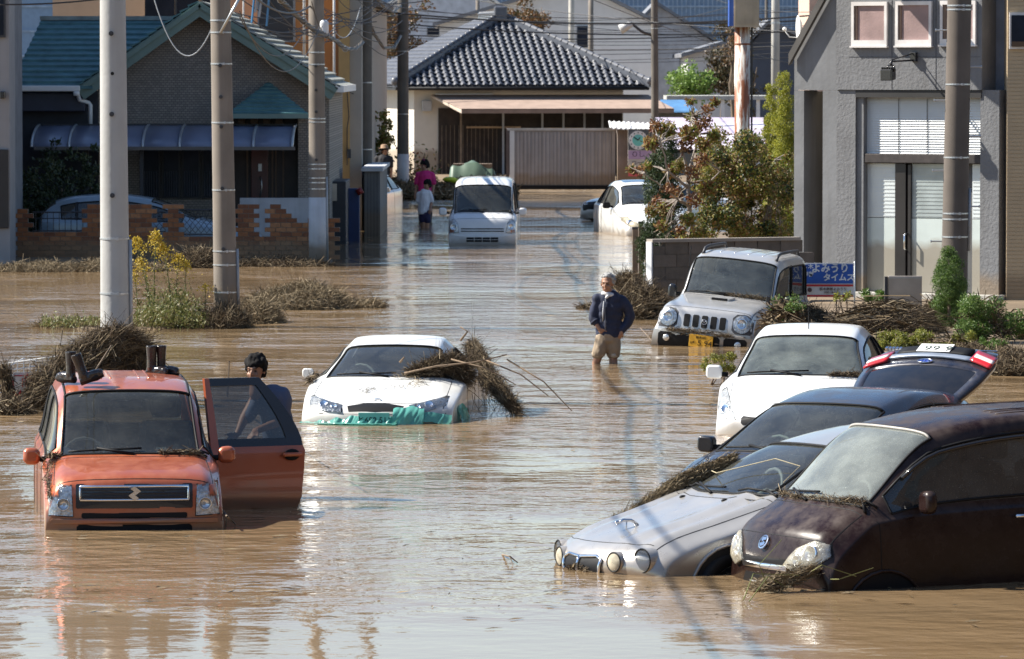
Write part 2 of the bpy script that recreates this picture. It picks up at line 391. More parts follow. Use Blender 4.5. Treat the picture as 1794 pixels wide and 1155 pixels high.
def leaf(mb, p, size, rng, up=.3, asp=.55):
    d = Vector((rng.gauss(0,1), rng.gauss(0,1), rng.gauss(0,1)+up)).normalized()
    s = d.cross(Vector((rng.gauss(0,1), rng.gauss(0,1), rng.gauss(0,1)))).normalized()
    l = size*rng.uniform(.6, 1.25); w = l*asp
    nrm = s.cross(d)*l*.12
    p = Vector(p)
    mb.add([p, p+d*l*.5+s*w*.5+nrm, p+d*l, p+d*l*.5-s*w*.5+nrm], [(0,1,2,3)])
def clumps(mb, centers, n, size, rng, asp=.55, up=.3, shell=.55):
    """leaves in clumps: centres (x,y,z,r); denser towards each clump's skin"""
    tot = sum(c[3]**2 for c in centers)
    for (x, y, z, r) in centers:
        k = int(n*r*r/tot)
        for _ in range(k):
            d = Vector((rng.gauss(0,1), rng.gauss(0,1), rng.gauss(0,1))).normalized()
            q = r*(shell+(1-shell)*rng.random()**.6)*rng.uniform(.8, 1.12)
            leaf(mb, (x+d.x*q, y+d.y*q, z+d.z*q*.9), size, rng, up, asp)
def limb(mb, p0, p1, r0, r1, rng, n=5, wob=.06, sides=6):
    p0 = Vector(p0); p1 = Vector(p1); L_ = (p1-p0).length; pts = []; rs = []
    for i in range(n+1):
        t = i/n; w = wob*L_*math.sin(t*math.pi)
        pts.append(p0.lerp(p1, t)+Vector((rng.gauss(0,1), rng.gauss(0,1), rng.gauss(0,.5)))*w*.6); rs.append(r0+(r1-r0)*t)
    mb.tube(pts, rs, sides); return pts[-1]
def shrub_cone(name, label, cat, base, w, h, n, m, size=.06, seed=0, shape='cone', group=None, asp=.35, lobes=26):
    rng = random.Random(seed); o = thing(name, label, cat, base, group=group)
    mb = MB(); mb.tube([(0,0,-.3),(0,0,h*.6)], [.05, .02], 6); mb.build('trunk', M_wood, o)
    cs = []
    for i in range(lobes):
        t = (i+.5)/lobes; z = h*t
        if shape == 'cone': rad = w/2*(1-t)**.55*min(1, t*6+.5)
        elif shape == 'round': rad = w/2*math.sqrt(max(.02, 1-(2*t-1)**2))
        else: rad = w/2*(1-max(0, t-.6)**1.5*2.2)*min(1, t*4+.6)
        for k in range(3):
            a = rng.uniform(0, 6.28); q = rad*rng.uniform(.35, .72)
            cs.append((math.cos(a)*q, math.sin(a)*q, z, max(.07, rad*rng.uniform(.3, .5))))
    mb = MB(); clumps(mb, cs, n, size, rng, asp, .8); mb.build('crown', m, o)
    return o
# ------------------------------------------------------------------ car bodies as smooth lofted surfaces
def pchip(P_):
    """P_: (n, k, 3) control rows -> function of a row index"""
    n = P_.shape[0]; d = np.linalg.norm(np.diff(P_, axis=0), axis=2).mean(1)+1e-4; D = d[:, None, None]
    sl = np.diff(P_, axis=0)/D; T = np.zeros_like(P_); T[0] = sl[0]; T[-1] = sl[-1]
    for i in range(1, n-1):
        a, b = sl[i-1], sl[i]; w1 = 2*d[i]+d[i-1]; w2 = d[i]+2*d[i-1]
        ok = a*b > 0
        with np.errstate(divide='ignore', invalid='ignore'):
            h = (w1+w2)/(w1/np.where(ok, a, 1)+w2/np.where(ok, b, 1))
        T[i] = np.where(ok, h, 0)
    def ev(us):
        us = np.asarray(us, float); i = np.clip(np.floor(us).astype(int), 0, n-2); t = (us-i)[:, None, None]
        h = d[i][:, None, None]
        return (2*t**3-3*t**2+1)*P_[i]+(t**3-2*t**2+t)*h*T[i]+(-2*t**3+3*t**2)*P_[i+1]+(t**3-t**2)*h*T[i+1]
    return ev
class Surf:
    def __init__(s, rows, deform=None, dirs=-1):
        C_ = []
        for (x, zs, zb, zt, wb, wt, bow) in rows:
            zb = min(zb, zt)
            gap = zt-zb
            cr = .085 if gap > .3 else gap*.35
            hb = min(.03, gap*.25)
            ring = [(wb*.80, zs), (wb*.95, zs+.01), (wb, zs+.30*(zb-zs)), (wb, zs+.66*(zb-zs)), (wb*.985, zb),
                    (wb*.955, zb+hb), (wt, zt-cr), (wt*.87, zt-.33*cr), (wt*.5, zt-.07*cr), (0, zt)]
            if gap <= .3: ring[6] = (max(wt, wb*.80), zt-cr)
            pts = [(x-bow*(1-(y/max(wb, .01))**2), y, z) for y, z in ring]
            C_.append(pts+[(a, -b, c) for a, b, c in reversed(pts[:-1])])
        s.C = np.array(C_, float); s.n = len(rows); s.deform = deform
        s.eu = pchip(s.C)
    def grid(s, us, vs, off=0.):
        A = s.eu(us)                                    # (nu,19,3)
        B = pchip(np.swapaxes(A, 0, 1))(vs); B = np.swapaxes(B, 0, 1)
        if s.deform is not None: B = s.deform(B)
        if off:
            e = 1e-2
            N = s.normals(us, vs); B = B+N*off
        return B
    def normals(s, us, vs):
        e = .02; us = np.asarray(us, float); vs = np.asarray(vs, float)
        du = s.grid(np.clip(us+e, 0, s.n-1), vs)-s.grid(np.clip(us-e, 0, s.n-1), vs)
        dv = s.grid(us, np.clip(vs+e, 0, 18))-s.grid(us, np.clip(vs-e, 0, 18))
        N = np.cross(dv, du); l = np.linalg.norm(N, axis=2, keepdims=True); N = N/np.maximum(l, 1e-9)
        # outward: away from the middle of the car
        c = s.grid(us, vs)-np.array([s.C[:, :, 0].mean(), 0, .6]); sg = np.sign((N*c).sum(2, keepdims=True)); sg[sg == 0] = 1
        return N*sg
    def pt(s, u, v, off=0.):
        return Vector(s.grid([u], [v], off)[0, 0])
def mesh_grid(G, keep=None):
    nu, nv = G.shape[:2]; vs = G.reshape(-1, 3).tolist(); fs = []
    for i in range(nu-1):
        for j in range(nv-1):
            if keep is None or keep(i, j): fs.append((i*nv+j, i*nv+j+1, (i+1)*nv+j+1, (i+1)*nv+j))
    return vs, fs
def lines(lo, hi, k, extra=()):
    a = set(np.round(np.linspace(lo, hi, k), 4).tolist()) | {round(e, 4) for e in extra if lo <= e <= hi}
    return sorted(a)
def orient(o):
    bm = bmesh.new(); bm.from_mesh(o.data); bmesh.ops.remove_doubles(bm, verts=bm.verts, dist=1e-5)
    bmesh.ops.recalc_face_normals(bm, faces=bm.faces); bm.to_mesh(o.data); bm.free()
class Car:
    def __init__(s, name, label, loc, yaw, sink, paint, rows, WB, WT, RT, RB, pitch=0, roll=0, deform=None,
                 bp=(), glass=None, sglass=None, rear=True, gv=(5.1, 5.88, 6.5), interior=True, dark=None, cat='car', sidehole=None, seam=True):
        s.root = thing(name, label, cat, (loc[0], loc[1], -sink), (0, 0, 0))
        s.root.rotation_euler = (Matrix.Rotation(R(90)-R(yaw), 4, 'Z') @ Matrix.Rotation(R(pitch), 4, 'Y') @ Matrix.Rotation(R(roll), 4, 'X')).to_euler()
        S = s.S = Surf(rows, deform); s.WB, s.WT, s.RT, s.RB = WB, WT, RT, RB; s.paint = paint; s.rows = rows
        gb, gt, gf = gv
        glass = glass or G_wind; sglass = sglass or G_side
        holes = [(WB+.04, WT-.03, gf, 18-gf)]
        side = []
        cuts = [WB+.25]+[b for b in bp]+[RT-.12]
        for i in range(len(cuts)-1):
            a = cuts[i]+(.035 if i else 0); b = cuts[i+1]-.035
            side.append((a, b)); holes += [(a, b, gb, gt), (a, b, 18-gt, 18-gb)]
        if rear: holes.append((RT+.06, RB-.06, gf, 18-gf))
        us = lines(0, S.n-1, (S.n-1)*6+1, [h[0] for h in holes]+[h[1] for h in holes])
        vs = lines(0, 18, 18*4+1, [h[2] for h in holes]+[h[3] for h in holes])
        def keep(i, j):
            u = (us[i]+us[i+1])/2; v = (vs[j]+vs[j+1])/2
            return not any(h[0] < u < h[1] and h[2] < v < h[3] for h in holes)
        G = S.grid(us, vs); v_, f_ = mesh_grid(G)
        s.bvh = BVHTree.FromPolygons([tuple(p) for p in v_], f_)
        v_, f_ = mesh_grid(G, keep); s.body = link('body', v_, f_, paint, s.root, True); orient(s.body)
        # glazing sits just inside the openings
        def pane(nm, h, m, off=-.006, ku=14, kv=12):
            G = S.grid(np.linspace(h[0]-.02, h[1]+.02, ku), np.linspace(h[2]-.03, h[3]+.03, kv), off)
            v_, f_ = mesh_grid(G); o = link(nm, v_, f_, m, s.root, True); return o
        s.wind = pane('windshield', holes[0], glass, kv=24)
        # black ceramic border and rubber round the windshield
        h = holes[0]
        mb = MB()
        for (a, b) in (((h[0],h[2]),(h[1],h[2])), ((h[1],h[2]),(h[1],h[3])), ((h[1],h[3]),(h[0],h[3])), ((h[0],h[3]),(h[0],h[2]))):
            k = 14; pts = [S.pt(a[0]+(b[0]-a[0])*t/k, a[1]+(b[1]-a[1])*t/k, .001) for t in range(k+1)]
            mb.tube(pts, .011, 5)
        mb.build('windshield_seal', M_black, s.root, True)
        for (a, b) in side:
            for (q0, q1) in ((gb, gt), (18-gt, 18-gb)): pane('side_window', (a, b, q0, q1), sglass, kv=6)
            for (q0, q1) in ((gb, gt), (18-gt, 18-gb)):
                mb = MB()
                for (c0, c1) in (((a,q0),(b,q0)), ((b,q0),(b,q1)), ((b,q1),(a,q1)), ((a,q1),(a,q0))):
                    k = 10; mb.tube([S.pt(c0[0]+(c1[0]-c0[0])*t/k, c0[1]+(c1[1]-c0[1])*t/k, .001) for t in range(k+1)], .010, 4)
                mb.build('window_seal', M_black, s.root, True)
        for b in bp:                                      # black pillars between side windows
            for (q0, q1) in ((gb, gt), (18-gt, 18-gb)):
                G = S.grid(np.linspace(b-.045, b+.045, 3), np.linspace(q0-.05, q1+.05, 6), .002)
                v_, f_ = mesh_grid(G); link('door_pillar', v_, f_, M_blackgloss, s.root, True)
        if rear: pane('rear_window', holes[-1], sglass, kv=16)
        if interior: s.interior(dark)
        if seam:
            s.seam([(WB+.02, 4.8), (WB+.05, 2.2)]); s.seam([(WB+.02, 13.2), (WB+.05, 15.8)])
            for b in list(bp)[:2]:
                s.seam([(b, gb), (b, 2.0)]); s.seam([(b, 18-gb), (b, 16.0)])
            s.seam([(3.62, 6.3), (3.62, 11.7)], 20, .004); s.seam([(3.1, 5.9), (WB-.1, 5.9)]); s.seam([(3.1, 12.1), (WB-.1, 12.1)]); s.seam([(WB-.12, 5.9), (WB-.12, 12.1)], 16)
    def W(s, p): return s.root.matrix_world @ Vector(p)
    def seam(s, uv, k=10, r=.0045):
        pts = []
        for (a, b) in zip(uv[:-1], uv[1:]):
            for t in range(k): pts.append(s.S.pt(a[0]+(b[0]-a[0])*t/k, a[1]+(b[1]-a[1])*t/k, -.001))
        pts.append(s.S.pt(*uv[-1], -.001)); mb = MB(); mb.tube(pts, r, 4); return mb.build('panel_gap', M_black, s.root)
    def interior(s, m=None):
        m = m or M_cabin; WBr = s.rows[s.WB]; x0 = WBr[0]-.1; w = WBr[4]-.10; zt = s.rows[s.WT+1][3]; zd = WBr[3]-.05
        mb = MB(); mb.box(x0+.04, x0+.42, -w, w, zd-.30, zd-.02); mb.box(x0+.30, x0+.46, -w*.9, w*.9, zd-.40, zd-.08)
        mb.build('dashboard', m, s.root, bevel=.03)
        mb = MB(); c = Vector((x0+.58, .36, zd-.02)); pts = []
        for k in range(17):
            a = 6.2832*k/16; pts.append(c+Vector((math.sin(a)*.08, math.cos(a)*.18, math.sin(a)*.165)))
        mb.tube(pts, .016, 6); mb.tube([c, c+Vector((-.15,0,-.05))], .03, 6); mb.tube([c+Vector((0,-.17,0)), c+Vector((0,.17,0))], .018, 5)
        mb.build('steering_wheel', M_cabinlight, s.root, True)
        for y in (-.36, .36):
            st = MB(); xb = x0+1.25
            st.box(xb-.5, xb, y-.24, y+.24, zt-1.15, zt-.92); st.obox((xb+.06, y, zt-.68), (.06,0,.02), (0,.23,0), (-.10,0,.30))
            o = st.build('seat', M_seat, s.root, bevel=.05)
            hr = MB(); hr.obox((xb+.13-.04, y, zt-.27), (.045,0,0), (0,.13,0), (0,0,.09)); hr.build('headrest', M_seat, o, bevel=.04)
        mb = MB(); mb.box(x0+2.1, x0+2.2, -w*.9, w*.9, zt-1.1, zt-.45); mb.build('rear_seat', M_seat, s.root, bevel=.05)
        mb = MB(); xm = s.rows[s.WT][0]-s.rows[s.WT][6]-.03; mb.box(xm-.02, xm+.02, -.12, .12, s.rows[s.WT][3]-.15, s.rows[s.WT][3]-.09)
        mb.tube([(xm, 0, s.rows[s.WT][3]-.09), (xm, 0, s.rows[s.WT][3]-.03)], .01, 5); mb.build('rear_view_mirror', M_black, s.root, bevel=.01)
    # shapes laid on the body, outlines given as seen from the front (y, z), the side (x, z) or the top (x, y)
    def hit(s, kind, a, b, sidesign=1):
        if kind == 'front': o, d = Vector((-1, a, b)), Vector((1, 0, 0))
        elif kind == 'side': o, d = Vector((a, 2*sidesign, b)), Vector((0, -sidesign, 0))
        else: o, d = Vector((a, b, 3)), Vector((0, 0, -1))
        h = s.bvh.ray_cast(o, d)
        if h[0] is None:
            q = (Vector((.1, a, b)) if kind == 'front' else Vector((a, .7*sidesign, b)))
            h = s.bvh.find_nearest(q)
        return h[0], h[1]
    def decal(s, name, outline, m, kind='front', off=.006, rim=.02, side=1, parent=None, rings=(1,.8,.5,.2), dome=0., sub=2):
        pts = []
        for i in range(len(outline)):
            a, b = outline[i], outline[(i+1) % len(outline)]
            for k in range(sub): pts.append((a[0]+(b[0]-a[0])*k/sub, a[1]+(b[1]-a[1])*k/sub))
        n = len(pts); cx = sum(p[0] for p in pts)/n; cz = sum(p[1] for p in pts)/n; vs = []; fs = []
        vd = {'front': Vector((-1,0,0)), 'side': Vector((0,side,0)), 'top': Vector((0,0,1))}[kind]
        for q in rings:
            for p in pts:
                h, nn = s.hit(kind, cx+(p[0]-cx)*q, cz+(p[1]-cz)*q, side)
                vs.append(h+vd*(off+dome*(1-q*q)))
        h, nn = s.hit(kind, cx, cz, side); vs.append(h+vd*(off+dome))
        base = len(vs)
        for p in pts:
            h, nn = s.hit(kind, p[0], p[1], side); vs.append(h-vd*rim)
        for r in range(len(rings)-1):
            for i in range(n): fs.append((r*n+i, r*n+(i+1) % n, (r+1)*n+(i+1) % n, (r+1)*n+i))
        l = (len(rings)-1)*n
        for i in range(n): fs.append((l+i, l+(i+1) % n, base-1)); fs.append((i, base+i, base+(i+1) % n, (i+1) % n))
        o = link(name, vs, fs, m, parent or s.root, True); orient(o); return smooth_auto(o, 50)
    def both(s, name, outline, m, **kw):
        s.decal(name, outline, m, **kw); return s.decal(name, [(-y, z) for y, z in outline], m, **kw)
    def lamp(s, outline, bulbs=(), m=None, amber=None, rim=M_black, dome=.012):
        for sg in (1, -1):
            ol = [(y*sg, z) for y, z in outline]
            cx = sum(p[0] for p in ol)/len(ol); cz = sum(p[1] for p in ol)/len(ol)
            o = s.decal('headlight', [(cx+(a-cx)*1.05, cz+(b-cz)*1.07) for a, b in ol], rim, off=.004)
            s.decal('lamp_reflector', ol, M_reflector, off=.010, parent=o, dome=0)
            for (y, z, r) in bulbs:
                h, n = s.hit('front', y*sg, z); mb = MB()
                mb.lathe([(r, -.004), (r*.96, .010), (r*.80, .006), (r*.35, -.006), (.001, -.008)], (0,0,0), 18, 'x', cap=False)
                ob = mb.build('bulb_housing', M_chrome, o, True); nn = Vector(n); nn = -nn if nn.x > 0 else nn; nn = (nn*.6+Vector((-.4,0,0))).normalized(); ob.location = h+nn*.016; ob.rotation_euler = nn.to_track_quat('X', 'Z').to_euler()
            if amber: s.decal('turn_signal', [(y*sg, z) for y, z in amber], M_amber, off=.022, parent=o)
            s.decal('lamp_cover', ol, m or G_lamp, off=.026, parent=o, dome=dome)
    def mirror(s, x, y, z, m, size=(.09,.10,.075), sides=(1,-1)):
        size = (size[0]*.8, size[1]*.72, size[2]*.9)
        for sg in sides:
            mb = MB(); a, b, c = size; yy = sg*(y+b*.95)
            mb.prism([(x-a*.9, yy+b*q*sg, z+c*r_) for q, r_ in ((-.95,-.55),(-.7,-.95),(.75,-.9),(.98,-.4),(.95,.55),(.7,.98),(-.75,.9),(-.98,.45))], (a*1.5,0,0))
            o = mb.build('wing_mirror', m, s.root, bevel=.035); o.modifiers['bevel'].segments = 3; smooth_auto(o, 80)
            mb = MB(); mb.tube([(x+.02, sg*(y-.06), z-.03), (x, sg*(y+.04), z-.02)], [.03, .022], 6); mb.build('mirror_arm', M_black, o, True)
    def wipers(s, z=.012, v0=(7.1, 10.2), ln=2.2):
        u = s.WB+.06
        for v in v0:
            pts = [s.S.pt(u+.02+.05*k/6, v+ln*k/6, .016) for k in range(7)]
            mb = MB(); mb.tube(pts, .009, 5); mb.tube([s.S.pt(u-.05, v+ln*.9, .01), s.S.pt(u+.05, v+ln*.45, .03)], .012, 5)
            mb.build('wiper', M_black, s.root, True)
    def plate(s, y, z, w, h, m, txts, tilt=0, x=None, rot=0, off=.03):
        hp, n = s.hit('front', y, z); x = (hp.x-off) if x is None else x
        mb = MB(); mb.box(x-.004, x+.004, y-w/2, y+w/2, z-h/2, z+h/2); o = mb.build('number_plate', m, s.root, bevel=.003)
        for (t, ty, tz, sz, tm, sx) in txts:
            mw = frame((x-.006, y+ty, z+tz), (0, -1, 0), (0, 0, 1))
            text_obj('plate_lettering', t, sz, tm, mw, o, .0015, sx=sx)
        return o
def circle(cy, cz, r, n=14, sy=1., sz=1.): return [(cy+math.cos(6.2832*k/n)*r*sy, cz+math.sin(6.2832*k/n)*r*sz) for k in range(n)]
def rrect(y0, y1, z0, z1, c=.02):
    return [(y0+c, z0), (y1-c, z0), (y1, z0+c), (y1, z1-c), (y1-c, z1), (y0+c, z1), (y0, z1-c), (y0, z0+c)]
M_cabin = mat('cabin_plastic', (.06,.06,.06), .7, var=.3, dust=.5, dustcol=(.20,.17,.13))
M_cabinlight = mat('grey_cabin_plastic', (.16,.16,.155), .6, dust=.3)
M_seat = mat('seat_cloth', (.11,.11,.115), .95, var=.3)
M_reflector = mat('lamp_reflector', (.60,.61,.61), .16, metal=.55, var=.5, scale=34, bump=.010, bscale=45)
M_amber = mat('amber_lens', (.42,.10,.03), .3)
M_red = mat('red_lens', (.42,.012,.015), .18, coat=.6, bump=.001, bscale=80)
G_wind = glassmat('windshield_glass', (.66,.72,.70), dust=.06, base=.03)
G_windwet = glassmat('dusty_windshield_glass', (.42,.50,.47), dust=.26, dustcol=(.34,.38,.35), base=.05)
G_side = glassmat('side_glass', (.16,.17,.17), dust=.10, base=.03)
G_lamp = glassmat('lamp_glass', (.95,.96,.97), dust=.07, dustcol=(.40,.38,.33), base=.02, dscale=9)
G_lampold = glassmat('yellowed_lamp_glass', (.55,.55,.48), dust=.75, dustcol=(.62,.56,.43), base=.02, dscale=5)
def carpaint(name, col, rough=.32, metal=.0, dust=.35, coat=.8, dc=(.34,.28,.20), mud=.16, spec=.5):
    return mat(name, col, rough, metal, var=.05, spec=spec, coat=coat, dust=dust, dustcol=dc, mud=mud)
# ------------------------------------------------------------------ the cars
# rows: x, sill z, belt z, top z, belt half width, top half width, bow of the row towards the nose
orange = carpaint('burnt_orange_paint', (.40,.092,.034), .28, .3, dust=.32, dc=(.46,.24,.15))
KEI = [(.14,.20,.21,.25,.66,.55,.05), (.09,.20,.34,.48,.715,.63,.07), (.09,.20,.50,.66,.725,.64,.07), (.11,.20,.62,.85,.728,.64,.08),
       (.18,.20,.70,.925,.73,.64,.09), (.40,.20,.84,.985,.732,.63,.09),
       (.80,.20,.95,1.055,.737,.61,.13), (1.38,.20,1.0,1.56,.737,.555,.10), (1.9,.20,1.01,1.635,.737,.56,.02), (2.7,.20,1.02,1.64,.737,.56,0),
       (3.2,.20,1.03,1.58,.733,.55,-.03), (3.36,.20,1.02,1.08,.72,.6,-.03), (3.39,.20,.6,.70,.70,.58,-.03), (3.36,.22,.25,.30,.62,.5,-.03)]
oc = P(236, 929); 
C1 = Car('orange_car', 'orange boxy car with two pairs of boots on its roof and one rear door open', 'xx' and (oc.x, oc.y), -6.5, .49, orange, KEI, 6, 7, 10, 11,
         bp=(8.05, 9.2), glass=G_wind, pitch=0)
C1.decal('lamp_frame', [(.485,.59),(.70,.60),(.705,.88),(.495,.86)], M_chrome, off=.0)
C1.decal('lamp_frame', [(-.485,.59),(-.70,.60),(-.705,.88),(-.495,.86)], M_chrome, off=.0)
C1.lamp([(.50,.605), (.695,.615), (.70,.87), (.51,.85)], bulbs=((.575,.70,.055),), amber=[(.615,.76), (.68,.76), (.68,.85), (.615,.845)], dome=.004)
g = C1.decal('grille', rrect(-.475, .475, .665, .865, .01), M_blackgloss, off=.006)
def ring_frame(car, name, y0, y1, z0, z1, w, m, off, parent):
    mb = MB(); c = [(y0, z0), (y1, z0), (y1, z1), (y0, z1)]
    pts = []
    for i in range(4):
        a, b = c[i], c[(i+1) % 4]
        for k in range(6):
            h, n = car.hit('front', a[0]+(b[0]-a[0])*k/6, a[1]+(b[1]-a[1])*k/6); pts.append(h+Vector((-off, 0, 0)))
    pts.append(pts[0]); mb.tube(pts, w, 6, cap=False); return mb.build(name, m, parent, True)
ring_frame(C1, 'grille_frame', -.44, .44, .735, .845, .011, M_chrome, .012, g)
for zz in (.765, .79, .815):
    mb = MB(); mb.tube([C1.hit('front', y, zz)[0]+Vector((-.008,0,0)) for y in np.linspace(-.42, .42, 9)], .006, 4); mb.build('grille_bar', M_darksteel, g)
# stylised letter on the grille
h, n = C1.hit('front', 0, .79); x = h.x-.045
mb = MB(); S_ = [(.062,.012),(.0,.062),(-.035,.034),(.012,-.006),(-.03,.0),(-.062,-.012),(0,-.062),(.035,-.034),(-.012,.006),(.03,.0)]
S_ = [(.06,.02),(0,.07),(-.04,.045),(-.005,.018),(-.06,-.02),(0,-.07),(.04,-.045),(.005,-.018)]
mb.prism([(x, -a*.85, h.z+b*.85) for a, b in S_], (.012,0,0)); mb.build('emblem', M_chrome, C1.root)
C1.decal('bumper_slot', rrect(-.43, .43, .585, .63, .01), M_black, off=.004)
C1.decal('bumper_intake', rrect(-.47, .47, .36, .535, .02), M_black, off=.004)
C1.decal('bumper_lip', rrect(-.68, .68, .54, .583, .012), orange, off=.03, rim=.04)
C1.mirror(.98, .74, 1.03, orange, (.07,.10,.085))
C1.wipers()
for y in (-.2, -.12, .12, .2):
    mb = MB(); mb.tube([C1.hit('top', xx, y)[0]+Vector((0,0,-.004)) for xx in np.linspace(1.75, 3.0, 8)], .010, 5); mb.build('roof_rib', orange, C1.root, True)
for sg in (1, -1):
    mb = MB(); mb.tube([C1.S.pt(u, 9-sg*2.42, .0) for u in np.linspace(7.0, 10.2, 14)], .012, 5); mb.build('roof_gutter', M_black, C1.root, True)
# air deflector of the wheel arch on the nose side
mb = MB(); mb.box(.86, .90, -.30, -.22, 1.06, 1.10); mb.build('windshield_sticker', mat('pale_sticker', (.55,.6,.5), .5), C1.root)
# toys and papers on the dashboard
mb = MB(); mb.ball((.98,.54,1.06), .05, 10, (1,1.4,.9)); mb.build('dash_ornament', M_white, C1.root, True)
# open rear door, hinged at the pillar
def door_panel(car, hinge, ang, paint, L_=.86):
    d = bpy.data.objects.new('rear_door', None); COL.objects.link(d); d.parent = car.root
    d.location = hinge; d.rotation_euler = (0, 0, R(ang)); d['label'] = 'orange rear door standing open'
    # local: X along the door away from the hinge, Z up, outside faces -Y
    def yb(x, z): return .03*math.cos((z-.62)*2.2)-.035*max(0, (z-1.0)/.6)**1.1*3.0*0-.0
    def outline_r(z):                       # far edge: wheel arch cut, then slanting window frame
        if z < .34: return L_-.22
        if z < .62: return L_-.22+.17*math.sin((z-.34)/.28*math.pi/2)
        if z < 1.02: return L_-.05+.05*(z-.62)/.4
        return L_-.02-.34*max(0, (z-1.05)/.55)**1.5
    zs = np.concatenate([np.linspace(.24, .98, 16), np.linspace(1.02, 1.60, 10)]); n = 12
    vs = []; fs = []
    for z in zs:
        for i in range(n+1):
            x = outline_r(z)*i/n; lean = .16*max(0, (z-.98)/.62)
            bulge = .045*math.sin(min(1, (z-.2)/.85)*math.pi)*1.0
            crease = .012*math.exp(-((z-.60)/.03)**2)
            vs.append((x, -bulge-crease+lean, z))
    nv = len(vs); vs += [(x, y+.05, z) for x, y, z in vs]
    W0, W1 = 17, len(zs)-2
    wc = lambda j, i: W0 <= j < W1 and 1 <= i < n-2
    for j in range(len(zs)-1):
        for i in range(n):
            if wc(j, i): continue
            a, b = j*(n+1)+i, (j+1)*(n+1)+i
            fs += [(a, a+1, b+1, b), (a+nv, b+nv, b+1+nv, a+1+nv)]
    def edge(q):
        for a, b in zip(q[:-1], q[1:]): fs.append((a, b, b+nv, a+nv))
    m_ = len(zs)
    edge([i for i in range(n+1)]); edge([(m_-1)*(n+1)+i for i in range(n+1)]); edge([j*(n+1) for j in range(m_)]); edge([j*(n+1)+n for j in range(m_)])
    o = link('door_panel', vs, fs, [paint, M_blackgloss], d, False); orient(o); smooth_auto(o, 40)
    for p in o.data.polygons:
        c = p.center
        if c.z > 1.0 and (c.x > outline_r(c.z)*.80 or c.z > 1.55 or True): p.material_index = 1 if (c.x > outline_r(c.z)*.10) else 0
    gv_ = [( outline_r(zs[j])*i/n, .16*max(0, (zs[j]-.98)/.62)+.012-.0, zs[j]) for j in range(W0, W1+1) for i in range(1, n-1)]
    k = n-2; gf_ = [(j*k+i, j*k+i+1, (j+1)*k+i+1, (j+1)*k+i) for j in range(W1-W0) for i in range(k-1)]
    link('door_window', gv_, gf_, G_side, d, True)
    mb = MB(); mb.box(L_-.23, L_-.05, -.085, -.05, .93, .965); mb.build('door_handle', paint, d, bevel=.012)
    mb = MB(); mb.ball((L_-.14, -.045, .945), 1, 12, (.075,.012,.05)); mb.build('handle_recess', M_black, d, True)
    return d
door_panel(C1, (1.95, -.74, 0), -72, orange)
# ---- white coupe
white = carpaint('white_car_paint', (.74,.74,.71), .35, 0, dust=.16, dc=(.50,.44,.35))
COUPE = [(.30,.2,.21,.24,.66,.55,.14), (.24,.2,.33,.42,.76,.66,.22), (.26,.2,.45,.56,.80,.70,.22), (.33,.2,.55,.655,.81,.70,.20), (.45,.2,.62,.70,.815,.70,.18),
         (.85,.2,.72,.79,.84,.70,.14),
         (1.5,.2,.81,.90,.86,.66,.24), (2.32,.2,.83,1.21,.865,.545,.16), (2.85,.2,.84,1.285,.865,.545,.02), (3.2,.2,.85,1.24,.865,.53,-.08),
         (3.9,.2,.87,.98,.855,.62,-.15), (4.35,.2,.85,.95,.84,.66,-.1), (4.5,.25,.5,.7,.8,.62,-.12), (4.48,.25,.27,.3,.75,.6,-.1)]
cc = P(655, 744)
C2 = Car('white_coupe', 'white sports coupe heaped with straw, teal plastic sheet wrapped round its bumper', (cc.x, cc.y), 4.5, .475, white, COUPE, 6, 7, 9, 10,
         bp=(8.1,), glass=glassmat('clear_windshield_glass', (.70,.80,.78), dust=.06, base=.05), gv=(5.1, 5.8, 6.25))
C2.lamp([(.36,.60), (.52,.605), (.72,.655), (.735,.73), (.70,.74), (.50,.695), (.36,.67)], bulbs=((.56,.665,.045), (.44,.645,.035)), amber=None)
C2.decal('grille_opening', [(-.28,.605), (.28,.605), (.30,.66), (.1,.69), (-.1,.69), (-.30,.66)], M_black, off=.006)
C2.decal('bumper_seam', rrect(-.74,.74,.575,.585,.002), M_black, off=.003)
h, n = C2.hit('top', .32, 0); mb = MB(); mb.tube([h+Vector((math.sin(a)*.032, math.cos(a)*.036, .012)) for a in np.linspace(0, 6.2832, 15)], .007, 5, cap=False)
mb.tube([h+Vector((0,-.034,.012)), h+Vector((0,.034,.012))], .006, 5); mb.build('emblem', M_chrome, C2.root, True)
C2.mirror(1.72, .84, .92, white, (.06,.085,.06)); C2.wipers()
C2.plate(0, .52, .33, .16, mat('plate_under_film', (.16,.42,.36), .4), [('と699 511', 0, 0, .085, M_black, 1.0)])
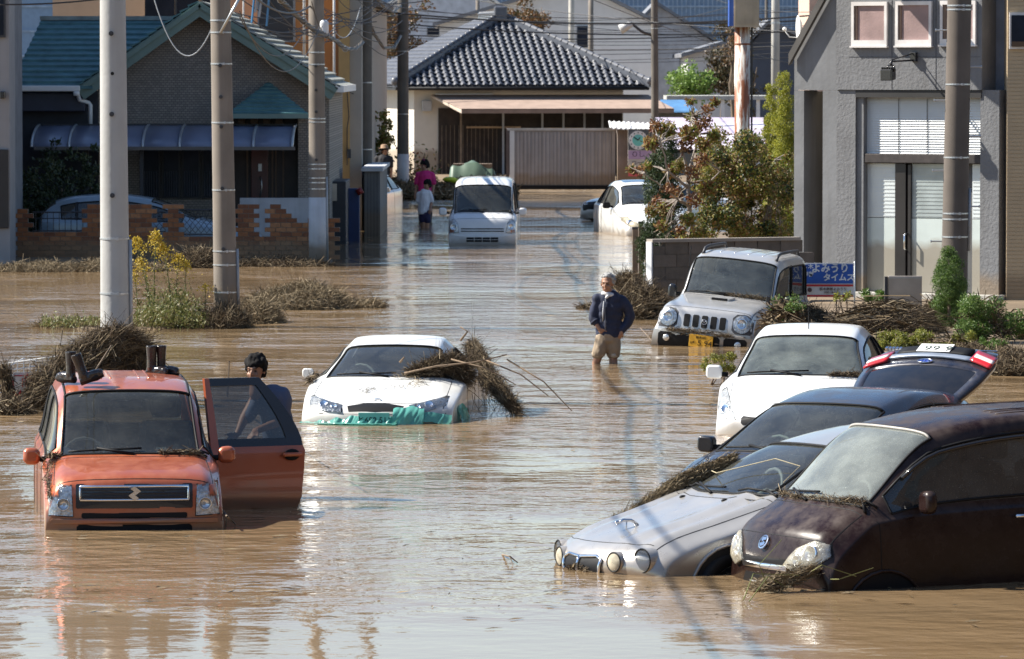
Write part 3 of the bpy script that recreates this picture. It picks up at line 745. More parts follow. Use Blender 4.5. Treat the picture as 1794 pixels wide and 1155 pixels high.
# ---- small boxy off roader
silver = carpaint('silver_paint', (.50,.495,.485), .30, .45, dust=.22, dc=(.45,.41,.35))
JIM = [(.14,.34,.36,.40,.66,.55,.04), (.10,.34,.48,.60,.70,.62,.05), (.10,.34,.60,.66,.71,.63,.05), (.17,.34,.80,.99,.68,.62,.06), (.25,.34,.90,1.03,.68,.62,.06),
       (.7,.34,.98,1.09,.70,.62,.05),
       (1.25,.34,1.03,1.15,.72,.64,.09), (1.62,.34,1.06,1.65,.72,.60,.06), (2.1,.34,1.07,1.73,.72,.61,.01), (2.95,.34,1.07,1.735,.72,.61,0),
       (3.22,.34,1.06,1.68,.71,.59,-.02), (3.33,.34,1.05,1.1,.70,.6,-.02), (3.35,.34,.6,.70,.70,.6,-.02), (3.33,.34,.38,.42,.66,.55,-.02)]
jc = P(1222, 607)
C3 = Car('off_road_car', 'silver boxy off road car with roof rails and yellow number plate, tilted against the bushes', (jc.x, jc.y), 16, .51, silver, JIM, 6, 7, 10, 11,
         bp=(8.15, 9.15), roll=5.5, glass=glassmat('pale_windshield_glass', (.55,.62,.60), dust=.12, dustcol=(.40,.44,.42), base=.05), gv=(5.15,5.85,6.4))
C3.lamp(circle(.515,.86,.125,16,1.0,.98), bulbs=((.515,.86,.08),), rim=M_black)
C3.both('lamp_surround', rrect(.38, .69, .72, .985, .05), M_darksteel, off=.003)
for y in (-.25,-.125,0,.125,.25): C3.decal('grille_slot', rrect(y-.043, y+.043, .755, .925, .015), M_black, off=.007)
h, n = C3.hit('front', 0, .84)
mb = MB(); mb.tube([(h.x-.02, math.cos(a)*.036, h.z+math.sin(a)*.032) for a in np.linspace(0, 6.2832, 15)], .005, 5, cap=False)
mb.tube([(h.x-.02, -.034, h.z), (h.x-.022, -.014, h.z+.014), (h.x-.022, 0, h.z-.01), (h.x-.022, .014, h.z+.014), (h.x-.02, .034, h.z)], .005, 5)
mb.build('emblem', M_chrome, C3.root, True)
C3.decal('bumper', rrect(-.735, .735, .40, .73, .03), silver, off=.055, rim=.06)
C3.decal('bumper_opening', rrect(-.25, .62, .40, .66, .03), M_black, off=.058, rim=.03)
C3.decal('bumper_opening', rrect(-.62, -.3, .40, .66, .03), M_black, off=.058, rim=.03)
C3.both('fog_light', circle(.50,.58,.045,12), M_reflector, off=.07, dome=.01)
yel = mat('yellow_plate', (.68,.36,.02), .5)
C3.plate(-.0, .585, .33, .165, yel, [('・5 94', .0, -.03, .10, M_black, 1.15), ('栃木583', 0, .045, .042, M_black, 1.0), ('え', .135, -.03, .035, M_black, 1)], off=.09)
C3.decal('hood_scoop', [(.80,-.13),(.80,.13),(1.02,.17),(1.02,-.17)], silver, kind='top', off=.03, rim=.03)
C3.decal('scoop_mouth', [(.79,-.11),(.79,.11),(.83,.11),(.83,-.11)], M_black, kind='top', off=.030, rim=.03)
C3.mirror(1.42, .76, 1.12, M_blackgloss, (.06,.09,.12)); C3.wipers()
for sg in (1,-1):
    pts = [C3.hit('top', x, sg*.52)[0]+Vector((0,0,.06 if 1.85 < x < 3.05 else .0)) for x in (1.75,1.86,2.0,2.4,2.8,3.0,3.1)]
    mb = MB(); mb.tube(pts, .022, 7); mb.build('roof_rail', M_darksteel, C3.root, True)
for y in (-.3,-.1,.1,.3):
    mb = MB(); mb.tube([C3.hit('top', xx, y)[0]+Vector((0,0,-.004)) for xx in np.linspace(1.85, 3.1, 8)], .010, 5); mb.build('roof_rib', silver, C3.root, True)
mb = MB(); mb.obox((1.05, -.62, 1.16), (.02,0,0), (0,.03,0), (0,0,.06)); mb.build('fender_mirror', M_blackgloss, C3.root, bevel=.01)
mb = MB(); mb.tube([(1.6,.66,1.2), (1.75,.70,1.75)], .006, 5); mb.build('antenna', M_black, C3.root)
# ---- white hatchback
HATCH = [(.28,.2,.21,.25,.62,.52,.12), (.22,.2,.36,.46,.74,.62,.2), (.25,.2,.5,.64,.78,.66,.22), (.38,.2,.62,.76,.79,.66,.2), (.55,.2,.70,.84,.80,.66,.18),
         (.9,.2,.83,.95,.83,.66,.16),
         (1.3,.2,.93,1.05,.85,.66,.24), (2.1,.2,.96,1.44,.85,.56,.16), (2.7,.2,.98,1.53,.85,.56,.02), (3.2,.2,.99,1.50,.85,.55,0),
         (3.6,.2,1.0,1.40,.84,.54,-.05), (3.88,.2,1.0,1.08,.8,.6,-.06), (3.92,.2,.6,.7,.78,.6,-.06), (3.88,.22,.25,.3,.7,.55,-.05)]
pearl = carpaint('pearl_white_paint', (.74,.75,.74), .30, 0, dust=.12, dc=(.5,.46,.38))
hc = P(1381, 764)
C4 = Car('white_hatchback', 'white hatchback with dusty windshield, half sunk behind the black car', (hc.x, hc.y), 8.5, .50, pearl, HATCH, 6, 7, 10, 11,
         bp=(8.1, 9.2), glass=G_windwet, gv=(5.1,5.85,6.3))
C4.lamp([(.56,.66), (.745,.66), (.79,.76), (.79,.90), (.74,.93), (.64,.80)], bulbs=((.69,.74,.055),), dome=.015)
C4.decal('grille', rrect(-.5,.5,.60,.69,.02), M_black, off=.005); C4.mirror(1.62, .86, 1.06, pearl, (.08,.12,.085)); C4.wipers()
mb = MB(); mb.tube([(2.2,.0,1.49), (2.16,.0,1.72)], .006, 5); mb.build('antenna', M_black, C4.root)
# ---- black car with its tailgate up
black = carpaint('blue_black_paint', (.012,.014,.026), .22, .2, dust=.30, dc=(.17,.14,.11), mud=None)
k = 4.4/3.9
SUB = [(a*k, b, c, d-.03, e*1.02, f*1.02, g*1.1) for (a, b, c, d, e, f, g) in HATCH]
sc_ = P(1205, 857, .02)
C5 = Car('black_hatchback', 'black car between the white hatchback and the silver saloon, its tailgate raised', (1.68, 46.0), 29, .585, black, SUB, 6, 7, 10, 11,
         bp=(8.1, 9.2), glass=glassmat('green_windshield_glass', (.62,.72,.68), dust=.07, base=.05), rear=False, gv=(5.1,5.85,6.3))
C5.lamp([(.50,.60), (.70,.60), (.79,.70), (.80,.80), (.66,.74)], bulbs=((.64,.66,.05),))
C5.decal('grille', rrect(-.42,.42,.52,.66,.03), M_blackgloss, off=.006); C5.mirror(1.8, .88, 1.04, M_blackgloss, (.08,.11,.085)); C5.wipers()
mb = MB(); mb.tube([C5.S.pt(u, 12.25, .004) for u in np.linspace(6.4, 10.0, 24)], .012, 5); mb.build('window_trim', mat('tan_trim', (.34,.27,.2), .3, metal=.6), C5.root, True)
# the raised tailgate: its outer face looks towards the hood
tgr = bpy.data.objects.new('tailgate', None); COL.objects.link(tgr); tgr.parent = C5.root; tgr.location = (3.72, 0, 1.34); tgr.rotation_euler = (0, R(-26), R(0))
tgr['label'] = 'raised tailgate with upside down number plate'
# local: X from hinge to free edge, Y across, Z = outer face
def tgz(x, y): return .02+.03*math.sin(min(1, x)*math.pi)-.085*(y/.62)**2-.9*max(0, x-.97)**1.5
us_ = np.linspace(0, 1.03, 20); vs_ = np.linspace(-1, 1, 25)
def hw(x): return .50+.12*math.sin(min(1, x/.6)*math.pi/2)-.30*max(0, x-.80)**1.0
G = np.array([[(x, v*hw(x), tgz(x, v*hw(x))) for v in vs_] for x in us_])
v_, f_ = mesh_grid(G, lambda i, j: not (1 <= i < 11 and 2 <= j < 22)); o = link('tailgate_shell', v_, f_, black, tgr, True)
so_ = o.modifiers.new('s', 'SOLIDIFY'); so_.thickness = .05; so_.offset = 1
v_, f_ = mesh_grid(G[1:12, 2:23]); link('rear_glass', [(a, b, c-.004) for a, b, c in v_], f_, mat('dark_tinted_glass', (.006,.006,.007), .06, coat=.6, dust=.05), tgr, True)
def tgpatch(name, x0, x1, y0, y1, m, off=.008, shear=0, nx_=4, ny_=8, parent=tgr):
    G = np.array([[(x+shear*(y-y0), y, tgz(x+shear*(y-y0), y)+off) for y in np.linspace(y0, y1, ny_)] for x in np.linspace(x0, x1, nx_)])
    v_, f_ = mesh_grid(G); o = link(name, v_, f_, m, parent, True); q = o.modifiers.new('s', 'SOLIDIFY'); q.thickness = .02; return o
tgpatch('garnish', .735, .80, -.42, .42, mat('grey_blue_garnish', (.32,.36,.42), .3, metal=.5), ny_=14)
for sg in (1, -1):
    tl = tgpatch('tail_light', .675, .875, *sorted((sg*.40, sg*.615)), M_red, .012, shear=-.30*sg)
    tgpatch('light_bar', .745, .80, *sorted((sg*.42, sg*.615)), mat('clear_red_lens', (.72,.60,.58), .2, coat=.4), .020, shear=-.30*sg, parent=tl)
tgpatch('plate_recess', .83, .965, -.36, .36, M_black, .004, ny_=10)
M_plate = mat('white_plate', (.75,.75,.72), .45)
zc = tgz(.9, 0)+.035
mb = MB(); mb.box(.832, .972, -.165, .165, zc-.012, zc-.004); pl = mb.build('number_plate', M_plate, tgr); 
# seen from the hood the plate reads upside down
text_obj('plate_lettering', '6 66', .13, mat('green_black_lettering', (.03,.05,.045), .5), frame((.895, -.035, zc-.003), (0,1,0), (-1,0,0)), pl, .0015, sx=1.25)
text_obj('plate_lettering', 'ら ・', .055, mat('green_black_lettering', (.03,.05,.045), .5), frame((.895, -.125+.02, zc-.003), (0,1,0), (-1,0,0)), pl, .0015)
for (o_, s_) in ((0, '///'),):
    mb = MB()
    for q in range(5): mb.box(1.0, 1.035, .40+q*.035, .425+q*.035, tgz(1.0,.5)+.002, tgz(1.0,.45)+.014)
    mb.box(1.02, 1.03, -.55, -.38, tgz(1.02,.47)+.004, tgz(1.02,.47)+.014)
    mb.build('badge', M_chrome, tgr)
mb = MB(); em = [(.655+math.cos(a)*.034, math.sin(a)*.072) for a in np.linspace(0, 6.2832, 19)]
mb.tube([(a, b, tgz(a, b)+.014) for a, b in em], .006, 5, cap=False); eo = mb.build('emblem', M_chrome, tgr, True)
mb = MB(); mb.add([(a, b, tgz(a, b)+.010) for a, b in em[:-1]], [tuple(range(18))]); mb.build('emblem_field', mat('emblem_blue', (.03,.06,.32), .25, coat=.5), eo)
mb = MB()
for (a, b, r) in ((.66,-.035,.016), (.64,.0,.009), (.672,.005,.009), (.645,.03,.009), (.668,.04,.009)):
    for q in range(2): mb.box(a-r*(1 if q else .25), a+r*(1 if q else .25), b-r*(.25 if q else 1), b+r*(.25 if q else 1), tgz(a,b)+.012, tgz(a,b)+.016+q*.001)
mb.build('emblem_star', M_chrome, eo)
# ---- silver saloon with four round lamps
silver2 = carpaint('pale_silver_paint', (.43,.415,.395), .27, .45, dust=.14, dc=(.5,.46,.4))
SAL = [(.36,.2,.21,.25,.62,.5,.20), (.30,.2,.36,.44,.72,.55,.24), (.28,.2,.48,.58,.76,.60,.26), (.34,.2,.58,.70,.78,.62,.25), (.48,.2,.66,.77,.79,.62,.24),
       (.95,.2,.78,.88,.84,.66,.16),
       (1.48,.2,.88,1.00,.88,.66,.26), (2.22,.2,.90,1.31,.89,.545,.16), (2.85,.2,.91,1.385,.89,.55,.02), (3.35,.2,.92,1.33,.885,.53,-.1),
       (3.95,.2,.94,1.06,.87,.66,-.15), (4.5,.2,.9,1.02,.84,.68,-.12), (4.67,.25,.6,.75,.8,.65,-.1), (4.62,.25,.27,.3,.75,.6,-.1)]
def ridges(B):
    x, y, z = B[..., 0], np.abs(B[..., 1]), B[..., 2]
    w = sm(.12, .5, x)*(1-sm(1.25, 1.7, x)); up = sm(.55, .7, z)
    yy = y-.06*(x-.5)
    B[..., 2] = z+w*up*(.030*np.exp(-((yy-.60)/.075)**2)+.022*np.exp(-((yy-.35)/.075)**2)-.012*np.exp(-((yy-.47)/.04)**2))
    return B
C6 = Car('silver_saloon', 'silver saloon with four round headlamps, nose down in the water', (.52, 40.85), 60, .55, silver2, SAL, 6, 7, 9, 10, pitch=-3.6, roll=-1.2,
         bp=(8.0,), deform=ridges, glass=glassmat('straw_windshield_glass', (.66,.74,.72), dust=.06, base=.05), gv=(5.1,5.8,6.25))
for sg in (1, -1):
    for (y, z, r) in ((.61,.635,.088), (.395,.625,.072)):
        h, n = C6.hit('front', y*sg, z); mb = MB(); n = Vector((-1, sg*.22, .08)).normalized()
        mb.lathe([(r*1.08, -.10), (r*1.08, .004), (r*.98, .012), (r*.93, .0)], (0,0,0), 22, 'x', cap=False); o = mb.build('headlight', silver2, C6.root, True)
        o.location = h+n*.005; o.rotation_euler = n.to_track_quat('X', 'Z').to_euler()
        mb = MB(); mb.lathe([(r*.96, .001), (r*.9, -.01), (r*.5, -.05), (.001, -.06)], (0,0,0), 22, 'x', cap=False); mb.build('lamp_reflector', M_reflector, o, True)
        mb = MB(); mb.lathe([(r*.94, .006), (r*.7, .018), (r*.35, .025), (.001, .027)], (0,0,0), 22, 'x', cap=False); mb.build('lamp_cover', G_lampold if r < .08 else G_lamp, o, True)
        mb = MB(); mb.tube([(.008, math.cos(a)*r, math.sin(a)*r) for a in np.linspace(0, 6.2832, 23)], .006, 5, cap=False); mb.build('lamp_ring', M_black, o, True)
gl = [(.0,.655), (.20,.665), (.265,.64), (.255,.55), (.19,.50), (0,.49)]; gl = gl+[(-a, b) for a, b in reversed(gl[1:-1])]
g = C6.decal('grille', gl, M_black, off=.008, sub=3)
pts = [C6.hit('front', a, b)[0]+Vector((-.014,0,0)) for a, b in [(p[0]+(q[0]-p[0])*t/4, p[1]+(q[1]-p[1])*t/4) for p, q in zip(gl, gl[1:]+gl[:1]) for t in range(4)]]
mb = MB(); mb.tube(pts+[pts[0]], .013, 6, cap=False); mb.tube([C6.hit('front', 0, z)[0]+Vector((-.018,0,0)) for z in np.linspace(.49,.66,6)], .013, 6); mb.build('grille_frame', M_chrome, g, True)
mb = MB(); sticks(mb, (C6.hit('front',0,.56)[0].x-.02, 0, .5), .03, .22, .12, 160, ln=(.03,.12), w=(.002,.004)); mb.build('caught_straw', M_twig, C6.root)
C6.decal('bumper_strip', rrect(-.74,.74,.40,.455,.01), mat('silver_trim', (.6,.6,.62), .2, metal=.8), off=.012)
# leaping ornament on the hood: body, legs and ears of a stylised animal
h, n = C6.hit('top', .46, 0); mb = MB()
mb.tube([h+Vector((.10,0,.02)), h+Vector((.04,0,.055)), h+Vector((-.03,0,.065)), h+Vector((-.07,0,.05))], [.006,.014,.013,.006], 7)
mb.ball(h+Vector((-.085,0,.055)), .016, 8, (1.3,.8,.9)); mb.tube([h+Vector((-.05,0,.05)), h+Vector((-.10,.006,.03))], .005, 5)
mb.tube([h+Vector((.05,0,.05)), h+Vector((.09,0,.0))], .006, 5); mb.tube([h+Vector((.0,0,.05)), h+Vector((-.01,0,-.01))], .006, 5)
mb.build('hood_ornament', M_chrome, C6.root, True)
for y in (-.3, .3):
    h, n = C6.hit('top', 1.15, y); mb = MB(); mb.ball(h, .022, 8, (1.4,1,.6)); mb.build('washer_nozzle', M_black, C6.root, True)
C6.mirror(1.85, .86, .98, silver2, (.07,.10,.075)); C6.wipers(v0=(7.0, 9.8))
# lifted wiper and curled straw on the glass
mb = MB(); a = C6.S.pt(6.1, 11.3, .02); b = C6.S.pt(6.75, 11.6, .10); mb.tube([a, b], .012, 5); mb.build('wiper', M_black, C6.root)
# wheel arch (near side) with dark tyre inside
def arch(car, xc, r, side, zc=.31, m=None):
    ol = [(xc+math.cos(a)*r, zc+math.sin(a)*r) for a in np.linspace(-.25, math.pi+.25, 16)]
    o = car.decal('wheel_arch', ol, M_black, kind='side', side=side, off=.004, rim=.05)
    pts = [car.hit('side', a, b, side)[0]+Vector((0,side*.006,0)) for a, b in ol]; mb = MB(); mb.tube(pts, .014, 6); mb.build('arch_lip', m or car.paint, o, True)
    w = MB(); w.lathe([(.02,0),(.20,0),(.21,.03),(.285,.03),(.31,.0),(.31,-.17),(.02,-.17)], (0,0,0), 24, 'y'); q = w.build('wheel', M_black, car.root, True)
    q.location = (xc, side*(car.rows[5][4]-.03), zc); q.rotation_euler = (0, 0, 0 if side > 0 else R(180))
    w = MB(); w.lathe([(.02,.035),(.06,.03),(.19,.01),(.205,.035)], (0,0,0), 20, 'y', cap=False); w.build('rim', M_steel, q, True); return q
arch(C6, .86, .36, -1, .34); arch(C6, 3.55, .36, -1, .34)
C6.seam([(3.6, 4.6), (6.1, 4.8)])
# ---- dark brown tall car in the corner
brown = carpaint('dark_brown_paint', (.014,.006,.005), .22, 0, dust=.42, dc=(.17,.135,.115), coat=.15, mud=None, spec=.22)
TALL = [(.24,.2,.21,.25,.60,.50,.08), (.18,.2,.36,.48,.67,.60,.13), (.17,.2,.52,.68,.70,.62,.15), (.21,.2,.64,.80,.71,.62,.16), (.26,.2,.72,.90,.71,.62,.17),
        (.38,.2,.84,.99,.725,.62,.16),
        (.56,.2,.96,1.09,.737,.61,.18), (1.20,.2,1.02,1.63,.737,.575,.14), (1.95,.2,1.04,1.74,.737,.59,.02), (2.7,.2,1.05,1.75,.737,.59,0),
        (3.2,.2,1.05,1.69,.733,.58,-.02), (3.36,.2,1.04,1.10,.72,.6,-.02), (3.39,.2,.6,.70,.70,.58,-.02), (3.36,.22,.25,.30,.62,.5,-.02)]
C7 = Car('brown_car', 'dark brown tall car at the edge of the water, straw in its bumper', (1.80, 39.75), 62, .50, brown, TALL, 6, 7, 10, 11,
         bp=(8.3, 9.4), glass=glassmat('misted_windshield_glass', (.55,.60,.58), dust=.40, dustcol=(.36,.39,.36), base=.06, dscale=1.6), gv=(5.12,5.86,6.3))
ol = [(.29,.66), (.45,.61), (.585,.66), (.66,.74), (.63,.825), (.53,.85), (.40,.79)]
C7.lamp(ol, bulbs=((.53,.755,.065), (.42,.70,.04)), m=glassmat('cloudy_lamp_glass', (.85,.87,.86), dust=.30, dustcol=(.60,.52,.38), base=.02, dscale=7), dome=.02)
C7.decal('grille', rrect(-.29,.29,.655,.70,.01), M_black, off=.004)
C7.decal('chrome_strip', rrect(-.31,.31,.615,.655,.01), M_chrome, off=.012)
C7.decal('bumper_opening', [(-.36,.38), (.36,.38), (.36,.50), (.28,.575), (-.28,.575), (-.36,.50)], M_black, off=.006)
for zz in (.41, .43, .45, .47, .49, .51):
    mb = MB(); mb.tube([C7.hit('front', y, zz)[0]+Vector((-.012,0,0)) for y in np.linspace(-.22, .22, 7)], .004, 4); mb.build('grille_bar', M_silvercable, C7.root)
mb = MB(); hx = C7.hit('front', 0, .46)[0].x-.03; mb.box(hx-.012, hx, -.20, .20, .455, .475); mb.box(hx-.012, hx, -.17, -.05, .47, .50); mb.build('plate_bracket', M_silvercable, C7.root, bevel=.003)
h, n = C7.hit('front', 0, .80); mb = MB(); n_ = Vector((-1,0,.55)).normalized()
mb.lathe([(.055,0),(.055,.008),(.045,.01),(.045,.002)], (0,0,0), 20, 'x', cap=False)
mb.prism([(.004,.020,.040),(.004,-.022,.032),(.004,-.030,.010),(.004,.012,-.004),(.004,-.036,-.014),(.004,-.014,-.040),(.004,.030,-.026),(.004,.032,-.006),(.004,-.008,.010),(.004,.034,.018)], (.008,0,0))
o = mb.build('emblem', M_chrome, C7.root); o.location = h+n_*.012; o.rotation_euler = n_.to_track_quat('X', 'Z').to_euler()
C7.mirror(.92, .77, 1.12, brown, (.075,.11,.10)); C7.wipers()
mb = MB(); mb.tube([C7.hit('side', x, .985, -1)[0]+Vector((0,-.035,0)) for x in (1.72,1.80,1.88,1.95)], .016, 7); mb.build('door_handle', M_chrome, C7.root, True)
arch(C7, .62, .33, -1, .30, brown); arch(C7, 2.9, .33, -1, .30, brown)
for y in (-.36,-.28,.28,.36,-.44,.44):
    mb = MB(); mb.tube([C7.hit('top', xx, y)[0]+Vector((0,0,-.003)) for xx in np.linspace(1.75, 3.0, 9)], .010, 5); mb.build('roof_rib', brown, C7.root, True)
mb = MB(); mb.tube([C7.S.pt(6.95, v, .004) for v in np.linspace(6.3, 11.7, 20)], .010, 5); mb.build('roof_edge_trim', mat('dusty_trim', (.35,.33,.30), .5), C7.root, True)
mb = MB(); mb.tube([C7.S.pt(u, 12.2, .012) for u in np.linspace(6.5, 10.5, 26)], .016, 6); mb.build('rain_visor', M_blackgloss, C7.root, True)
# ---- small white delivery van
vanw = carpaint('van_white_paint', (.66,.67,.68), .35, 0, dust=.16, dc=(.42,.36,.28))
VAN = [(.10,.25,.26,.30,.64,.55,.04), (.06,.25,.42,.55,.70,.60,.05), (.06,.25,.60,.72,.71,.62,.05), (.10,.25,.80,.98,.715,.62,.05), (.16,.25,.95,1.06,.72,.62,.05),
       (.24,.25,1.00,1.10,.725,.62,.05),
       (.34,.25,1.04,1.15,.73,.62,.07), (.86,.25,1.10,1.74,.735,.60,.06), (1.4,.25,1.1,1.87,.735,.60,.01), (2.6,.25,1.1,1.885,.735,.60,0),
       (3.2,.25,1.1,1.84,.73,.6,-.01), (3.34,.25,1.1,1.2,.72,.62,-.01), (3.38,.25,.6,.7,.7,.6,-.01), (3.36,.25,.3,.34,.65,.55,-.01)]
vc = P(845, 429.5)
C8 = Car('white_van', 'small white van standing in the flooded street beyond the coupe', (vc.x, vc.y), 1.5, .47, vanw, VAN, 6, 7, 10, 11, bp=(8.05, 9.2), gv=(5.1,5.88,6.2))
C8.lamp([(.50,.74), (.70,.72), (.71,.98), (.60,1.02), (.53,.93)], bulbs=((.61,.85,.075),), amber=[(.60,.74), (.69,.73), (.69,.80), (.61,.80)])
C8.decal('panel_groove', rrect(-.46,.46,.80,.825,.01), M_black, off=.004); C8.decal('panel_groove', rrect(-.46,.46,.75,.775,.01), M_black, off=.004)
C8.decal('bumper_intake', rrect(-.36,.34,.535,.635,.01), M_black, off=.006)
C8.decal('bumper', rrect(-.71,.71,.47,.70,.03), vanw, off=.02, rim=.03)
C8.decal('bumper_intake', rrect(-.34,.34,.535,.635,.01), M_black, off=.026)
mb = MB(); hx = C8.hit('front', 0, .58)[0].x-.03
for y in (-.17, 0, .17): mb.box(hx-.01, hx, y-.006, y+.006, .535, .635)
mb.box(hx-.01, hx, -.34, .34, .58, .59); mb.build('intake_bars', vanw, C8.root)
C8.mirror(.34, .77, 1.17, vanw, (.07,.12,.10)); C8.wipers()
# ---- white people carrier behind the tree, and the wrecked car beside it
MPV = [(a*1.12, b, c*1.06, d*1.08, e, f, g) for (a, b, c, d, e, f, g) in HATCH]
mc_ = P(1160, 414)
C9 = Car('white_people_carrier', 'white people carrier partly hidden by the tree with reddish leaves', (mc_.x, mc_.y), -9, .45, pearl, MPV, 6, 7, 10, 11, bp=(8.1, 9.2), gv=(5.1,5.85,6.3))
C9.lamp([(.36,.62), (.70,.66), (.80,.78), (.79,.86), (.66,.86)], bulbs=((.66,.75,.06),), m=G_lampold)
C9.mirror(1.85, .86, 1.1, M_black, (.08,.12,.085)); C9.wipers()
C9.decal('sunroof', rrect(2.55, 3.1, -.42, .42, .05), mat('sunroof_glass', (.06,.12,.22), .08, coat=.5), kind='top', off=.006); C9.decal('bumper_intake', rrect(-.6,.3,.30,.47,.03), M_black, off=.006)
wc_ = P(1046, 388)
C10 = Car('wrecked_white_car', 'wrecked white car with crumpled nose, pushed against the people carrier', (wc_.x, wc_.y), 42, .16, pearl, COUPE, 6, 7, 9, 10, bp=(8.1,), pitch=4, gv=(5.1,5.8,6.25))
C10.decal('torn_opening', [(-.5,.50),(.6,.42),(.7,.62),(.2,.66),(-.4,.62)], M_black, off=.02)
mb = MB(); sticks(mb, (.2,-.3,.5), .12, .4, .25, 200, ln=(.1,.3)); mb.build('caught_straw', M_twig, C10.root)
C10.decal('bent_fender', rrect(.5,1.3,.45,.62,.05), pearl, kind='side', side=-1, off=.06, rim=.08)
C10.lamp([(.40,.56),(.70,.58),(.72,.66),(.45,.64)], bulbs=((.56,.6,.05),))
# ---- car behind the concrete post on the left, car under the carport
lc = P(690, 385)
C11 = Car('silver_compact_car', 'silver car nosing out from behind the concrete wall on the left', (lc.x-1.5, lc.y+3), 12, .42, silver, HATCH, 6, 7, 10, 11, bp=(8.1,))
C11.lamp([(.50,.60), (.74,.66), (.79,.76), (.74,.80)], bulbs=((.66,.70,.05),)); C11.mirror(1.62,.86,1.06,silver)
bluegrey = carpaint('blue_grey_paint', (.20,.27,.33), .35, .2, dust=.2)
C12 = Car('carport_car', 'pale blue wagon parked under the carport behind the brick wall', (-4.9, 109.6), -93, .30, bluegrey,
          [(a*1.15, b, c, d*1.02, e, f, g) for (a, b, c, d, e, f, g) in HATCH], 6, 7, 10, 11, bp=(8.1, 9.2), gv=(5.1,5.85,6.3))
C12.mirror(1.9,.86,1.08,bluegrey)
# ---- car parked behind the shrubs on the right
C13 = Car('parked_car', 'pale car behind the bushes under the lilac canopy', (9.5, 150.), 80, .1, pearl, MPV, 6, 7, 10, 11, bp=(8.1, 9.2), gv=(5.1,5.85,6.3))
C13.mirror(1.85, .86, 1.1, M_black)
# ================================================================== poles and cables
def XX(px, Y): return PZ(px, 300, Y).x
def ZZ(py, Y): return PZ(897, py, Y).z
def utility_pole(label, px0, py0, px1, py1, w0, w1, base, m, bands=(), bolts=(), top=11., white=None, conduit=None, name='utility_pole'):
    """from two sightings of its axis: (px0, py0) high, (px1, py1) low; base = ground distance"""
    a = PZ(px0, py0, base); b = PZ(px1, py1, base); s = FPX/base
    r0, r1 = w0/2/s, w1/2/s; d = (a-b)/(a.z-b.z)
    def at(z): return b+d*(z-b.z)
    def rad(z): return r1+(r0-r1)*(z-b.z)/(a.z-b.z)
    o = thing(name, label, 'pole', (at(0).x, base, -.5), group=None)
    o0 = Vector(o.location)
    mb = MB(); zs = np.linspace(-.5, top, 13); mb.tube([at(z)-o0 for z in zs], [rad(z) for z in zs], 28); mb.build('shaft', m, o, True)
    for py in bands:
        z = ZZ(py, base); c = at(z)-o0; r = rad(z)
        mb = MB(); mb.lathe([(r, -.012),(r+.006,-.010),(r+.006,.010),(r,.012)], c, 28, cap=False); mb.box(c.x+r*.2, c.x+r*.35, c.y-r-.03, c.y-r+.03, c.z-.018, c.z+.018)
        mb.build('steel_band', M_steel, o)
    for py in bolts:
        z = ZZ(py, base); c = at(z)-o0; r = rad(z)
        mb = MB(); mb.lathe([(.028,-r-.02),(.028,-r+.02)], (c.x-.01, c.y, c.z), 10, 'y'); mb.lathe([(.012,-r-.05),(.012,-r)], (c.x-.01, c.y, c.z), 8, 'y'); mb.build('bolt', M_darksteel, o)
    if white:
        z0, z1 = ZZ(white[1], base), ZZ(white[0], base); mb = MB(); mb.tube([at(z0)-o0, at(z1)-o0], [rad(z0)+.006, rad(z1)+.006], 28)
        mb.build('pole_wrap', mat('pale_pole_wrap', (.46,.47,.49), .6, var=.12, streak=.3, mud=.35), o, True)
    if conduit:
        z0, z1 = ZZ(conduit[1], base), ZZ(conduit[0], base); mb = MB(); mb.tube([at(z0)-o0+Vector((rad(z0)+.015,-.03,0)), at(z1)-o0+Vector((rad(z1)+.015,-.03,0))], .022, 8); mb.build('conduit', M_silvercable, o, True)
    return o, at, rad
M_polelight = mat('new_concrete', (.36,.36,.35), .8, var=.10, scale=1.5, bump=.004, bscale=14, streak=.22, mud=.55)
M_polebrown = mat('brown_concrete', (.19,.165,.14), .9, var=.16, scale=2, bump=.002, bscale=70, streak=.3, mud=.6)
pA = utility_pole('thick pale grey concrete pole behind the orange car', 197.5, 0, 202, 580, 45, 52, 62, M_polelight, bands=(418, 514), bolts=(59, 200, 342), conduit=(420, 600), top=12)
mb = MB(); z = ZZ(129, 62); c = pA[1](z)-Vector(pA[0].location); mb.lathe([(.02,-pA[2](z)-.004),(.02,-pA[2](z)+.02)], (c.x,c.y,c.z), 12, 'y'); mb.build('socket_hole', M_black, pA[0])
pB = utility_pole('brown concrete pole with steel bands rising from the weedy strip', 386, 0, 396, 570, 35, 42, 79.6, M_polebrown, bands=(36, 57, 112, 215, 333, 440, 464, 512), bolts=(115, 170, 222, 330, 436), conduit=(436, 560), top=12)
pC = utility_pole('concrete pole with pale wrapped foot in front of the brick wall', 554, 0, 557, 455, 27, 31, 106.2, M_polebrown, bands=(92, 113, 208, 214, 288, 296, 312, 320, 331), bolts=(116,158,196,280), white=(346, 470), conduit=(310, 460), top=11)
pD = utility_pole('dark concrete pole beside the grey wall of the ochre building', 641, 0, 640, 400, 21, 24, 128, M_concrete_dark, bands=(145,262,305), top=11)
pE = utility_pole('dark pole with pale lower half near the people', 706, 0, 706, 345, 19, 21, 160, M_concrete_dark, bands=(90, 200), white=(270, 350), top=10)
pR = utility_pole('brown concrete pole with climbing pegs before the grey building', 1681, 0, 1671, 520, 42, 46, 79, mat('dark_brown_concrete', (.11,.092,.078), .9, var=.15, scale=2, bump=.002, bscale=70, streak=.25), bands=(10, 17, 148, 276, 374, 384, 415), bolts=(), conduit=(330, 440), top=11)
